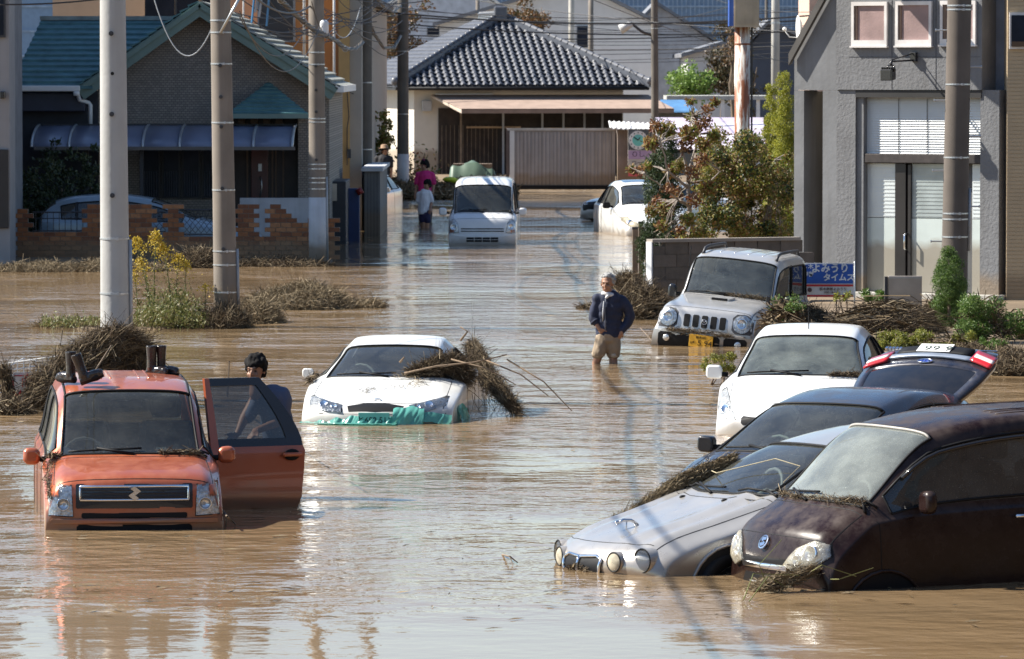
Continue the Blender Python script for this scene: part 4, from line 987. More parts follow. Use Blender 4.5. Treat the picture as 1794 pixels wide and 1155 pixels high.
for (py, sd_, m_) in ((53,-1,0),(117,1,0),(176,-1,0),(239,1,0),(299,-1,0),(362,1,0),(423,-1,0)):
    z = ZZ(py, 79); c = pR[1](z)-Vector(pR[0].location); r = pR[2](z); mb = MB()
    mb.tube([(c.x+sd_*r*.8, c.y, c.z), (c.x+sd_*(r+.15), c.y, c.z)], .011, 7); mb.lathe([(.02, c.x+sd_*(r+.15)), (.02, c.x+sd_*(r+.165))], (0, c.y, c.z), 8, 'x'); mb.build('climbing_peg', M_steel, pR[0])
# street lamp column on the far right of the house
pF = utility_pole('brown pole with a street lamp arm in front of the tiled house', 1146.5, 0, 1148, 345, 12, 14, 172, M_concrete_dark, bands=(50,), top=9, name='lamp_pole')
zf = ZZ(64, 172); cf = pF[1](zf)-Vector(pF[0].location); k = 172/FPX
mb = MB(); mb.tube([cf, cf+Vector((-22*k,0,8*k)), cf+Vector((-45*k,-.2,26*k))], .045, 7); arm = mb.build('lamp_arm', M_darksteel, pF[0], True)
mb = MB(); mb.tube([cf+Vector((-40*k,-.2,22*k)), cf+Vector((-60*k,-.25,12*k))], [.09,.16], 8); mb.build('lamp_head', mat('lamp_housing', (.45,.45,.44), .4), arm, True)
# distant poles
for (px, w, Y, top, lab, m) in ((1001,10,240,11,'slim pale pole rising behind the tiled roof', M_concrete), (1035,9,235,9,'slim brown pole just right of the pale one behind the roof', M_polebrown),
                            (837,7,250,9,'thin brown pole rising left of the roof ridge', M_polebrown), (1358,14,190,12,'pale pole left of the grey building behind the conifers', M_concrete),
                            (1146,9,262,10,'thin distant pole behind the lamp pole', M_concrete_dark), (1342,5,300,10,'thin dark mast left of the pale pole', M_concrete_dark)):
    o = thing('utility_pole', lab, 'pole', (XX(px, Y), Y, 0)); mb = MB(); mb.tube([(0,0,-.3), (0,0,top)], [w/2*Y/FPX*1.08, w/2*Y/FPX], 14); mb.build('shaft', m, o, True)
    mb = MB(); mb.lathe([(w/2*Y/FPX*1.12,-.03),(w/2*Y/FPX*1.12,.03)], (0,0,ZZ(40,Y)), 14, cap=False); mb.build('steel_band', M_steel, o)
# rusty column of a roadside sign
rp = thing('sign_column', 'white steel sign column with rust streaks and a tan sign box on top', 'sign', (XX(1300,100), 100, -.2)); k = 100/FPX
def rustmat():
    m = mat('rusty_white_paint', (.68,.66,.60), .55, var=.06); nt = m.node_tree; L = nt.links; b = nt.nodes['Principled BSDF']
    src = b.inputs['Base Color'].links[0].from_socket; tc = _n(nt, 'ShaderNodeTexCoord'); mp = _n(nt, 'ShaderNodeMapping'); mp.inputs['Scale'].default_value = (6, 6, .9)
    L.new(tc.outputs['Object'], mp.inputs[0]); n = _n(nt, 'ShaderNodeTexNoise'); n.inputs['Scale'].default_value = 1.1; n.inputs['Detail'].default_value = 8; n.inputs['Roughness'].default_value = .65
    L.new(mp.outputs[0], n.inputs['Vector']); r = _n(nt, 'ShaderNodeMapRange'); r.inputs['From Min'].default_value = .455; r.inputs['From Max'].default_value = .54; L.new(n.outputs[0], r.inputs[0])
    mx = _n(nt, 'ShaderNodeMix', data_type='RGBA'); L.new(r.outputs[0], mx.inputs[0]); L.new(src, mx.inputs[6]); mx.inputs[7].default_value = (.23,.075,.028,1); L.new(mx.outputs[2], b.inputs['Base Color']); return m
mb = MB(); mb.tube([(0,0,0), (0,0,ZZ(48,100)+.2)], 13.5*k, 24); mb.build('column', rustmat(), rp, True)
mb = MB(); mb.lathe([(13.9*k,-.01),(13.9*k,.02)], (0,0,ZZ(78,100)+.2), 24, cap=False); mb.build('weld_seam', mat('rust', (.20,.07,.03), .9), rp)
z0 = ZZ(48,100)+.2; mb = MB(); mb.box(-16*k, 28*k, -.35, .35, z0, z0+1.5); bx = mb.build('sign_box', mat('tan_sheet', (.42,.36,.27), .5, streak=.2), rp)
for q in range(9):
    x = (-14+q*4.8)*k; mb = MB(); mb.box(x, x+.016, -.362, -.35, z0+.05, z0+1.45); mb.build('rib', mat('tan_sheet', (.42,.36,.27), .5), bx)
mb = MB(); mb.box(-24*k, -16*k, -.30, .30, z0+.02, z0+1.5); mb.build('blue_side', mat('sign_blue', (.03,.09,.36), .4), rp)
mb = MB(); mb.tube([(16.5*k,-.05,0),(16.5*k,-.05,z0)], .02, 6); mb.build('cable_pipe', M_cable, rp)
# cables ---------------------------------------------------------------
def sag(a, b, s, n=18):
    a = Vector(a); b = Vector(b); return [a.lerp(b, t/n)-Vector((0,0,4*s*(t/n)*(1-t/n))) for t in range(n+1)]
def cable(label, a, b, s, r=.008, m=None, name='overhead_cable', group='overhead cables', n=18):
    mb = MB(); mb.tube(sag(a, b, s, n), r, 5); o = mb.build(name, m or M_cable); tag(o, label, 'cable', group); return o
# lines crossing far behind, straight across the top
rng = random.Random(5); ORD = ['topmost','second','third','fourth','fifth','sixth','seventh','eighth','ninth','tenth','eleventh','twelfth','thirteenth','fourteenth','lowest']
for i, (py0, py1, Y) in enumerate(((8,22,150),(2,12,165),(14,30,200),(22,34,200),(40,36,210),(47,41,205),(52,47,200),(60,62,215),(66,70,210),(72,76,205),(84,78,195),(92,84,200),(28,50,180),(34,8,190),(100,96,215))):
    cable(ORD[sorted(range(15), key=lambda q_: (15,7,22,28,38,44,49.5,61,68,74,81,88,39,21,98)[q_]).index(i)]+' of the thin dark cables strung across above the tiled roof', PZ(560, py0, Y+rng.uniform(-4,4)), PZ(1480, py1, Y+rng.uniform(-4,4)), .25+.2*rng.random(), .011+.012*(i % 3 == 0), group='cables above the tiled roof')
for w_, (a, b) in zip(('first','second','third','fourth','longest'), (((1020,-8,150),(1420,118,190)), ((1330,-6,170),(1120,40,250)), ((800,-5,170),(1500,60,150)), ((1240,-5,200),(1450,20,150)), ((660,8,140),(1420,72,260)))):
    cable(w_+' of the dark cables slanting down across the far houses', PZ(*a), PZ(*b), .2, .011, group='slanting cables over the far houses')
# heavy telephone bundle from pole to pole on the left
def bundle(label, pts, r=.05, seed=0):
    rng = random.Random(seed); o = thing('cable_bundle', label, 'cable', pts[0]); o0 = Vector(pts[0]); P_ = [Vector(p)-o0 for p in pts]
    for k in range(5):
        ph = k*1.2566; q = []
        for i in range(len(P_)-1):
            for t in range(6):
                c = P_[i].lerp(P_[i+1], t/6); a = (i*6+t)*.9+ph; q.append(c+Vector((math.cos(a)*r*.6, math.sin(a)*r*.3, math.sin(a)*r*.6)))
        mb = MB(); mb.tube(q, r*.34, 5); mb.build('cable_strand', M_cable if k % 2 else mat('brown_cable_sheath', (.10,.085,.07), .5), o, True)
    for i in range(1, len(P_)-1, 2):
        mb = MB(); c = P_[i]; mb.tube([c+Vector((math.cos(a)*r*1.1, 0, math.sin(a)*r*1.1)) for a in np.linspace(0, 6.2832, 9)], .008, 4, cap=False); mb.build('clamp', M_steel, o)
    return o
bundle('thick twisted cable bundle sagging past the top of the wrapped-foot pole', [PZ(470,-20,96), PZ(492,0,98), PZ(512,20,100), PZ(532,38,102), PZ(552,54,104.5), PZ(572,62,106), PZ(590,72,110), PZ(605,86,116), PZ(622,86,122), PZ(638,72,127)], .055, 1)
bundle('cable bundle looping between the two dark poles', [PZ(640,20,128), PZ(655,58,136), PZ(672,84,144), PZ(690,84,152), PZ(704,60,159)], .05, 2)
bundle('cable bundle hanging from the frame top left of the dark poles', [PZ(655,-8,128), PZ(672,10,138), PZ(688,22,148), PZ(704,8,159)], .05, 3)
mb = MB()
for k_ in range(3): mb.ball(PZ(568, 42+k_*7, 105.8), .10, 10, (1,.8,.9))
mb.v = mb.v; o = remesh('cable_junction', mb, .03, mat('junction_white', (.6,.6,.6), .4)); tag(o, 'white and black cable junction lump on the wrapped-foot pole', 'junction box')
for (a, b, s_, lab) in (((262,-30,80),(386,8,79.6),.9,'pale cable loop hanging left of the brown pole'), ((420,30,84),(530,60,104),.5,'grey service cable dipping to the ochre building'), ((420,20,84),(560,45,105),.9,'lower grey cable dipping between the first poles'),
                   ((0,8,60),(180,-2,61),.02,'thin wire at the upper left corner'), ((585,52,110),(632,10,127),.4,'white cable curling up to the dark pole')):
    cable(lab, PZ(*a), PZ(*b), s_, .009, M_silvercable if 'pale' in lab or 'white' in lab else M_cable, 'service_cable', None)
rngw = random.Random(21); WHERE = ['the gable peak','the ochre wall','the louvred window','the brown pole top','the wrapped-foot pole top','the grey wall','the two dark poles']
for i in range(28):
    x0 = rngw.uniform(395,640); x1 = x0+rngw.uniform(40,190); y0 = rngw.uniform(-25,60); y1 = rngw.uniform(-10,75); Yw = rngw.uniform(96,122)
    cable('%s thin dark drop wire looping past %s' % (['loose','taut','sagging','short'][i % 4], WHERE[i % 7]), PZ(x0,y0,Yw), PZ(x1,y1,Yw+6), rngw.uniform(.05,.45), rngw.choice((.006,.008,.011)), M_cable, 'drop_wire', 'tangled drop wires between the left poles')
for i, (px, dy) in enumerate(((446,40),(459,30),(472,46),(452,22))):
    mb = MB(); a = PZ(px, -10, 96); mb.tube([a, PZ(px-3, dy*.5, 96), PZ(px-5, dy, 96)], .022, 6); o = mb.build('splice_sleeve', M_silvercable if i % 2 else mat('blue_sleeve', (.05,.18,.35), .4)); tag(o, ('leftmost','third','rightmost','second')[i]+' of the short cable ends dangling at the top edge beside the bundle', 'cable', 'dangling cable ends')
# street side cables: they run along the poles above the street and cast the soft lines on the water
for i, (x0, h0) in enumerate(((-4.3, 5.6), (-3.9, 4.95), (-4.0, 6.6))):
    for j, (Y0, Y1) in enumerate(((34 if i != 2 else 58, 62), (62, 79.6), (79.6, 106), (106, 128))):
        cable(('upper','lower','middle')[i]+' street cable, '+('nearest','second','third','farthest')[j]+' span along the left poles', (x0, Y0, h0), (x0+.25*(j+1)*0, Y1, h0),   .25, .018, group='street cables along the left poles')
# brace on the brown pole
mb = MB(); mb.tube([PZ(386,58,79.4), PZ(423,-10,79.4)], .022, 6); o = mb.build('stay_rod', M_steel, smooth=True); tag(o, 'slanting steel stay on top of the brown pole', 'rod')

# ------------------------------------------------------------------ unseen block added behind the viewpoint to darken reflections in the cars
bk = thing('unseen_block', 'unseen brown block added behind the viewpoint to darken reflections on the cars', 'building', (0,-14,0))
mb = MB(); mb.box(-55, 55, -10, 0, -.3, 7.5); mb.build('wall', mat('brown_block_wall', (.14,.115,.095), .85), bk)
for q in range(18):
    for z_ in (1.0, 4.2):
        if abs(-51+q*6) < 2: continue
        mb = MB(); mb.box(-52+q*6, -49.4+q*6, .004, .05, z_, z_+1.5); w_ = mb.build('window', M_darksteel, bk); mb = MB(); mb.box(-51.9+q*6, -49.5+q*6, .054, .06, z_+.1, z_+1.4); mb.build('pane', mat('block_window_glass', (.03,.035,.04), .1), w_)

nb_ = thing('unseen_side_block', 'unseen dark building added right of the frame for dark reflections in the brown car', 'building', (12.5,30,0))  # added out of view; darkens what the brown car's side reflects
mb = MB(); mb.box(0, 9, -28, 38, -.3, 8.2); mb.build('wall', mat('dark_red_wall', (.030,.018,.015), .85), nb_)
for q in range(9):
    for z_ in (1.0, 4.4): mb = MB(); mb.box(-.05, -.004, -25+q*6.5, -22.5+q*6.5, z_, z_+1.5); w_ = mb.build('window', M_darksteel, nb_); mb = MB(); mb.box(-.06, -.054, -24.9+q*6.5, -22.6+q*6.5, z_+.1, z_+1.4); mb.build('pane', mat('block_window_glass', (.03,.035,.04), .1), w_)
# ================================================================== green roofed house on the left
YH = 115.; kH = YH/FPX
hx = lambda px: XX(px, YH)
hz = lambda py: ZZ(py, YH)
def tilemat():
    m = bpy.data.materials.new('small_tile_cladding'); m.use_nodes = True; nt = m.node_tree; L = nt.links; b = nt.nodes['Principled BSDF']; b.inputs['Roughness'].default_value = .8
    geo = _n(nt, 'ShaderNodeNewGeometry'); sx = _n(nt, 'ShaderNodeSeparateXYZ'); L.new(geo.outputs['Position'], sx.inputs[0]); cb = _n(nt, 'ShaderNodeCombineXYZ'); L.new(sx.outputs[0], cb.inputs[0]); L.new(sx.outputs[2], cb.inputs[1])
    br = _n(nt, 'ShaderNodeTexBrick'); br.inputs['Scale'].default_value = 1; br.inputs['Brick Width'].default_value = .085; br.inputs['Row Height'].default_value = .05; br.inputs['Mortar Size'].default_value = .006
    br.inputs['Color1'].default_value = (.30,.27,.235,1); br.inputs['Color2'].default_value = (.22,.20,.175,1); br.inputs['Mortar'].default_value = (.13,.12,.11,1); L.new(cb.outputs[0], br.inputs[0])
    L.new(br.outputs[0], b.inputs['Base Color']); bp = _n(nt, 'ShaderNodeBump'); bp.inputs['Distance'].default_value = .01; L.new(br.outputs[1], bp.inputs['Height']); bp.invert = True; L.new(bp.outputs[0], b.inputs['Normal']); return m
M_tile = tilemat()
M_greenfascia = mat('grey_green_trim', (.16,.23,.20), .6, var=.1)
M_greenroof = mat('green_roof_slate', (.085,.19,.20), .65, var=.25, scale=4, bump=.002, bscale=50)
M_lightroof = mat('sunlit_roof_slate', (.30,.31,.28), .8, var=.3, scale=5)  # paler slate; the sunlight on the right slope is put into its colour
M_darkwall = mat('dark_navy_siding', (.022,.027,.040), .6, var=.2)
M_darkglass = mat('house_window_glass', (.012,.016,.028), .3, var=.3, spec=.15)
H1 = thing('green_roofed_house', 'house with green slate roof, tiled gable wall and carport roof on the left', 'house', (hx(370), YH, 0)); B1 = Vector(H1.location)
def loc(v): return Vector(v)-B1
xl, xr, xa = hx(172), hx(577), hx(353); ze = hz(160); za = hz(14)
mb = MB(); mb.prism([loc((xl,YH,-.3)), loc((xr,YH,-.3)), loc((xr,YH,ze+.05)), loc((xa,YH,za-.08)), loc((xl,YH,ze+.05))], (0,9,0)); mb.build('gable_wall', M_tile, H1)
# barge boards and gable roof slopes with lapped courses
ov = .55
for sd_, xe, pe in ((-1, hx(140), 158), (1, hx(592), 158)):
    a = Vector((xa, YH-ov, hz(8))); b = Vector((xe, YH-ov, hz(pe))); d = (b-a); n_ = Vector((-d.z*sd_, 0, d.x*sd_)).normalized(); n_ = n_ if n_.z > 0 else -n_
    mb = MB(); mb.prism([loc(a), loc(b), loc(b-n_*.24), loc(a-Vector((0,0,.26)))], (0,.05,0)); mb.build('barge_board', M_greenfascia, H1)
    mb = MB(); mb.prism([loc(a+n_*.02+Vector((0,-.04,0))), loc(b+n_*.02+Vector((0,-.04,0))), loc(b-n_*.07+Vector((0,-.04,0))), loc(a-n_*.07+Vector((0,-.04,0)))], (0,.05,0)); mb.build('barge_trim', M_greenfascia, H1)
    mb = MB(); mb.prism([loc(a), loc(b), loc(b+n_*.05), loc(a+n_*.05)], (0,9.,0)); mb.build('roof_deck', M_greenfascia, H1)
    nc = 15
    for i in range(nc):
        p = a.lerp(b, i/nc); q = a.lerp(b, (i+1.08)/nc)
        mb = MB(); mb.prism([loc(p+n_*.055), loc(q+n_*.085), loc(q+n_*.13), loc(p+n_*.075)], (0,9.05,0)); mb.build('roof_course', M_lightroof if sd_ > 0 else M_greenroof, H1)
mb = MB(); mb.box(xr+.15-B1.x, xr+.32-B1.x, -ov, 8.5, hz(160)-.02, hz(150)); mb.build('gutter', M_white, H1)
# left wing: slope towards the street, courses lapped
x0, x1 = hx(22), hx(300); zt, zb = hz(32), hz(155); nc = 13; yb, yt = YH-.6, YH+2.9
for i in range(nc):
    t0, t1 = i/nc, (i+1.1)/nc
    mb = MB(); ya, yc = yt+(yb-yt)*t0, yt+(yb-yt)*t1; zA, zC = zt+(zb-zt)*t0, zt+(zb-zt)*t1; xo = -.0
    e0 = x0+.38*(1-t0); e1 = x0+.38*(1-t1); x1 = min(hx(296), hx(353-(32+(i+1)/nc*123-10)*213/148+22))
    mb.add([loc(v) for v in ((e0,ya,zA),(x1,ya,zA),(x1,yc,zC+.05),(e1,yc,zC+.05),(e0,ya,zA-.06),(x1,ya,zA-.06),(x1,yc,zC),(e1,yc,zC))], [(0,3,2,1),(4,5,6,7),(3,7,6,2),(0,1,5,4),(1,2,6,5),(0,4,7,3)])
    mb.build('roof_course', M_greenroof, H1)
mb = MB(); mb.box(x0+.35-B1.x, hx(296)-B1.x, yt-B1.y-.15, yt-B1.y+.15, zt-.02, zt+.07); mb.build('ridge_cap', M_lightroof, H1)
mb = MB(); mb.box(hx(22)-B1.x, hx(145)-B1.x, yb-B1.y-.10, yb-B1.y, zb-.06, zb+.06); mb.build('gutter', M_white, H1, bevel=.02)
mb = MB(); c = lambda px, py, y=YH-.35: loc((hx(px), y, hz(py))); mb.tube([c(140,162,YH-.6), c(143,175,YH-.5), c(158,180), c(161,184), c(161,222)], .045, 8); mb.box(c(134,0).x, c(144,0).x, -.7, -.55, hz(168), hz(160)); mb.build('downpipe', M_white, H1, True)
mb = MB(); mb.box(hx(18)-B1.x, xl-B1.x-.004, .0, 3, -.3, hz(160)); mb.build('wing_wall', M_darkwall, H1)
mb = MB(); mb.box(hx(20)-B1.x, hx(152)-B1.x, -.45, -.01, hz(195), hz(163)); mb.build('shutter_box', mat('navy_shutter_box', (.03,.035,.055), .5), H1, bevel=.02)
# windows behind the awning
for (a, b) in ((252,278),(287,313),(322,348),(357,371)):
    f = MB(); f.box(hx(a-4)-B1.x, hx(b+4)-B1.x, -.05, -.002, hz(348), hz(258)); fo = f.build('window', mat('dark_window_frame', (.02,.018,.018), .5), H1)
    f = MB(); f.box(hx(a)-B1.x, hx(b)-B1.x, -.056, -.052, hz(345), hz(262)); f.build('pane', M_darkglass, fo)
    f = MB()
    for q in range(6): x = hx(a+2+q*4)-B1.x; f.tube([(x,-.064,hz(344)),(x,-.064,hz(300))], .012, 5)
    f.build('curtain_fold', mat('dim_curtain', (.05,.06,.08), .8), fo)
# entrance
mb = MB(); mb.box(hx(407)-B1.x, hx(522)-B1.x, -.03, -.002, -.3, hz(205)); mb.build('entrance_recess', mat('dark_brown_wood', (.022,.012,.009), .5, var=.4), H1)
mb = MB(); mb.box(hx(440)-B1.x, hx(470)-B1.x, -.09, -.032, hz(348), hz(262)); dr = mb.build('front_door', mat('dark_red_door', (.06,.008,.006), .35), H1, bevel=.01)
mb = MB(); mb.tube([(hx(456)-B1.x, -.10, hz(310)), (hx(458.5)-B1.x,-.15,hz(318)), (hx(459)-B1.x,-.15,hz(330)), (hx(456)-B1.x,-.10,hz(344))], .018, 7); mb.build('door_handle', M_steel, dr, True)
mb = MB(); mb.box(hx(453)-B1.x, hx(459)-B1.x, -.11, -.09, hz(300), hz(287)); mb.build('lock_plate', M_steel, dr)
for px in (432, 476, 482, 495): mb = MB(); mb.box(hx(px)-B1.x, hx(px+3)-B1.x, -.06, -.032, hz(348), hz(215)); mb.build('door_batten', mat('brown_batten', (.09,.05,.025), .5), H1)
for px in (418,440,462,484): mb = MB(); mb.box(hx(px)-B1.x, hx(px+12)-B1.x, -.20, -.032, hz(218), hz(208)); mb.build('soffit_block', mat('brown_batten', (.09,.05,.025), .5), H1)
# little hipped canopy over the entrance
A, Bq, Cq = Vector((hx(402),YH-.9,hz(200))), Vector((hx(543),YH-.9,hz(200))), Vector((hx(471),YH-.02,hz(144)))
nc = 9
for i in range(nc):
    t0, t1 = i/nc, min(1, (i+1.08)/nc); l0, l1 = Cq.lerp(A, t0+.001), Cq.lerp(A, t1); r0, r1 = Cq.lerp(Bq, t0+.001), Cq.lerp(Bq, t1); u_ = Vector((0,-.01,.035))
    mb = MB(); mb.add([loc(v) for v in (l0,r0,r1+u_,l1+u_,l0-u_*1.2,r0-u_*1.2,r1,l1)], [(0,3,2,1),(4,5,6,7),(3,7,6,2),(0,1,5,4),(1,2,6,5),(0,4,7,3)]); mb.build('canopy_course', M_greenroof, H1)
mb = MB(); mb.box(A.x-B1.x-.02, Bq.x-B1.x+.02, -.98, -.90, hz(207), hz(199)); mb.build('canopy_fascia', M_greenfascia, H1); mb = MB(); mb.box(A.x-B1.x, Bq.x-B1.x, -.90, 0, hz(205), hz(201)); mb.build('canopy_soffit', M_darkwall, H1)
mb = MB(); mb.box(hx(402)-B1.x, hx(405)-B1.x, -1.0,-.9, hz(345), hz(205)); mb.build('canopy_post', M_darksteel, H1); mb = MB(); mb.box(hx(524)-B1.x, hx(542)-B1.x, -.5, 0, -.3, hz(207)); mb.build('porch_pier', M_tile, H1)
mb = MB(); mb.box(hx(430)-B1.x, hx(575)-B1.x, -2.4, -2.3, -.3, ZZ(347,112.6)); mb.build('porch_wall', mat('white_block_wall', (.42,.43,.45), .8, streak=.2, mud=.3), H1)
# curved translucent carport roof
cp = thing('carport_roof', 'curved smoky plastic carport roof with pale ribs across the house front', 'carport', (hx(290), YH, 0)); B2 = Vector(cp.location)
def arc(t):   # back high to front low
    a = t*math.pi*.42; return Vector((0, -.35-2.1*math.sin(a)/math.sin(math.pi*.42), hz(220)-(hz(220)-ZZ(259,112.5))*(1-math.cos(a))/(1-math.cos(math.pi*.42))))
pcm = mat('smoky_polycarbonate', (.19,.21,.29), .30, coat=.1, var=.12, scale=1.2)
nt = pcm.node_tree; b_ = nt.nodes['Principled BSDF']; b_.inputs['Alpha'].default_value = .82
xs_ = [62, 127, 191, 255, 319, 380, 447, 515]
for a, b in zip(xs_[:-1], xs_[1:]):
    X0, X1 = XX(a, 113.5)-B2.x, XX(b, 113.5)-B2.x
    G = np.array([[tuple(arc(t)+Vector((x,0,0))) for x in (X0, X1)] for t in np.linspace(0, 1, 9)]); v_, f_ = mesh_grid(G); o = link('roof_panel', v_, f_, pcm, cp, True)
    q = o.modifiers.new('s', 'SOLIDIFY'); q.thickness = .008
for a in xs_:
    X0 = XX(a, 113.5)-B2.x; mb = MB(); mb.tube([arc(t)+Vector((X0,0,.012)) for t in np.linspace(0, 1, 10)], .03, 6); mb.build('rib', mat('rib_aluminium', (.42,.43,.44), .35, metal=.5), cp, True)
mb = MB(); e = arc(1); mb.box(XX(60,112.6)-B2.x, XX(517,112.6)-B2.x, e.y-.05, e.y+.03, e.z-.05, e.z+.02); mb.build('front_beam', mat('bronze_beam', (.10,.09,.085), .4), cp)
mb = MB(); mb.box(XX(60,112.6)-B2.x, XX(517,112.6)-B2.x, -.40, -.33, hz(224), hz(217)); mb.build('rear_beam', M_darksteel, cp)
for px in (152, 248): mb = MB(); x = XX(px,113)-B2.x; mb.box(x-.04, x+.04, -2.0, -1.92, -.3, e.z); mb.build('post', M_darksteel, cp)
# ------------------------------------------------------------------ brick garden wall with iron grilles
YW = 107.; wx = lambda px: XX(px, YW)
BW = thing('brick_garden_wall', 'orange brick garden wall with iron grilles and a broken stepped end', 'wall', (wx(25), YW, 0)); B3 = Vector(BW.location)
def walltop(px):
    for a, b, t in ((0,14,398),(14,25,470),(25,57,362),(57,150,409),(150,176,354),(176,222,356),(222,268,361),(268,290,410),(290,322,361),(322,412,415),(412,422,360),(422,434,352),(434,447,360),(447,469,410),
                    (469,495,358),(495,506,366),(506,517,375),(517,528,384),(528,539,392),(539,590,382)):
        if a <= px < b: return t
    return 400
bw, bh, bd = .21, .09, .11
M_brick = [mat('orange_brick_'+n, c, .85, var=.15, scale=20, bump=.003, bscale=60, mud=.42) for n, c in (('mid', (.27,.105,.042)), ('dark', (.18,.070,.034)), ('light', (.34,.155,.07)))]
bm_ = []
for m in M_brick:
    mb = MB(); mb.box(-bw/2+.006, bw/2-.006, -bd/2, bd/2, -bh/2+.006, bh/2-.006); t = mb.build('brick', m, BW, bevel=0); bm_.append(t.data); bpy.data.objects.remove(t)
hb = []
for m in M_brick: mb = MB(); mb.box(-bw/4+.006, bw/4-.006, -bd/2, bd/2, -bh/2+.005, bh/2-.005); t = mb.build('brick', m, BW); hb.append(t.data); bpy.data.objects.remove(t)
rng = random.Random(3); nb = 0; row = 0; z = .02; mort = MB(); low = MB()
spots_ = []
while z < 1.3:
    x = wx(2)+(bw/2 if row % 2 else 0)
    while x < wx(590):
        px = 897+(x)*FPX/YW; top = ZZ(walltop(px), YW)
        if z+bh*.6 <= top and ZZ(walltop(px+3),YW) > 0: spots_.append((x, z+bh/2, 0 if abs(px-198) > 24 and abs(px-396) > 20 and abs(px-557) > 15 else 1))
        x += bw
    z += bh; row += 1
spots_.sort(key=lambda s: (s[2], -s[1]))
for i, (x, z, hid) in enumerate(spots_):
    w_ = rng.random(); k_ = 0 if w_ < .5 else (1 if w_ < .8 else 2)
    if i < 298:
        o = bpy.data.objects.new('brick', bm_[k_]); COL.objects.link(o); o.parent = BW; o.location = (x-B3.x, rng.uniform(-.006,.006), z); o.rotation_euler = (0, 0, rng.gauss(0, .008))
    else:
        low.box(x-B3.x-bw/2+.006, x-B3.x+bw/2-.006, -bd/2, bd/2, z-bh/2+.005, z+bh/2-.005)
    mort.box(x-B3.x-bw/2, x-B3.x+bw/2, -bd/2+.012, bd/2-.012, z-bh/2, z+bh/2)
o = low.build('lower_brick', M_brick[1], BW); o['kind'] = 'stuff'
mort.build('mortar', mat('mortar', (.20,.17,.14), .95, mud=.42), BW)
for (a, b, t, lat) in ((57,150,372,0),(322,412,368,1),(268,290,372,1)):
    f = thing('iron_grille', 'x', 'x'); del f['category']; del f['label']; f.parent = BW; f.location = (0,0,0); X0, X1 = wx(a)-B3.x, wx(b)-B3.x; z0, z1 = ZZ(walltop(a+5)+1, YW), ZZ(t, YW)
    mb = MB(); mb.tube([(X0,0,z1),(X1,0,z1)], .014, 5); mb.tube([(X0,0,z0+.06),(X1,0,z0+.06)], .012, 5); mb.tube([(X0,0,z1-.12),(X1,0,z1-.12)], .008, 4); mb.build('rail', M_darksteel, f)
    n_ = int((X1-X0)/.11)
    for q in range(n_):
        x = X0+(q+.5)*(X1-X0)/n_; mb = MB()
        if lat: mb.tube([(x-.06,0,z0+.08),(x+.06,0,z0+.22),(x-.06,0,z0+.36),(x,0,z1)], .006, 4); mb.tube([(x+.06,.01,z0+.08),(x-.06,.01,z0+.22),(x+.06,.01,z0+.36),(x,0,z1)], .006, 4)
        else: mb.tube([(x,0,z0),(x,0,z1)], .007, 4)
        mb.build('iron_bar', M_darksteel, f)
# dark garden greenery behind the wall at the left
for i, (px, Y, w, h) in enumerate(((72,110,1.1,1.9),(108,111,1.0,2.3),(160,110,.7,2.2),(40,111,.9,1.6))):
    shrub_cone('garden_shrub', ['dark leafy shrub left of the garden path behind the brick wall','tall dark shrub between the carport post and the wing','narrow shrub beside the tiled gable wall','low dark shrub at the far left behind the wall'][i], 'shrub', (XX(px,Y),Y,.05), w, h, 1500,
               leafmat('dark_shrub_leaves', [(.02,.035,.012),(.04,.06,.02),(.06,.07,.03)], .2), .09, i, 'round', asp=.6, lobes=10)
# ------------------------------------------------------------------ tall pale building at the far left edge
M_palewall = mat('pale_render', (.26,.255,.26), .85, var=.06, streak=.12)
FL = thing('corner_building', 'pale rendered two storey building cut by the left edge of the frame', 'building', (-12.5, 107, 0))
mb = MB(); mb.box(-6, XX(17,105)+12.5, -2, -.8, -.4, 7.6); mb.build('wall', M_palewall, FL); 
mb = MB(); mb.box(-6, XX(38,109)+12.5, -.79, 2.2, -.4, 7.6); mb.box(-6, XX(24,127)+12.5, 2.21, 20, -.4, 9.2); mb.build('side_wall', mat('grey_render', (.17,.17,.18), .85), FL)  # taller rear box stays out of view, sized to keep the house shaded
mb = MB(); mb.box(XX(-30,105)+12.5, XX(11,105)+12.5, -2.06, -2.002, ZZ(66,105), ZZ(-60,105)); w = mb.build('window', M_darksteel, FL); mb = MB(); mb.box(XX(-30,105)+12.5, XX(8,105)+12.5, -2.07, -2.062, ZZ(62,105), ZZ(-60,105)); mb.build('pane', M_darkglass, w)
mb = MB(); mb.box(XX(-30,105)+12.5, XX(15,105)+12.5, -2.06, -2.002, ZZ(400,105), ZZ(262,105)); mb.build('door', mat('dark_door', (.02,.018,.018), .5), FL, bevel=.01)
mb = MB(); mb.box(XX(2,105)+12.5, XX(11,105)+12.5, -2.25, -2.0, ZZ(173,105), ZZ(160,105)); mb.build('wall_lamp', M_blackgloss, FL, bevel=.02)
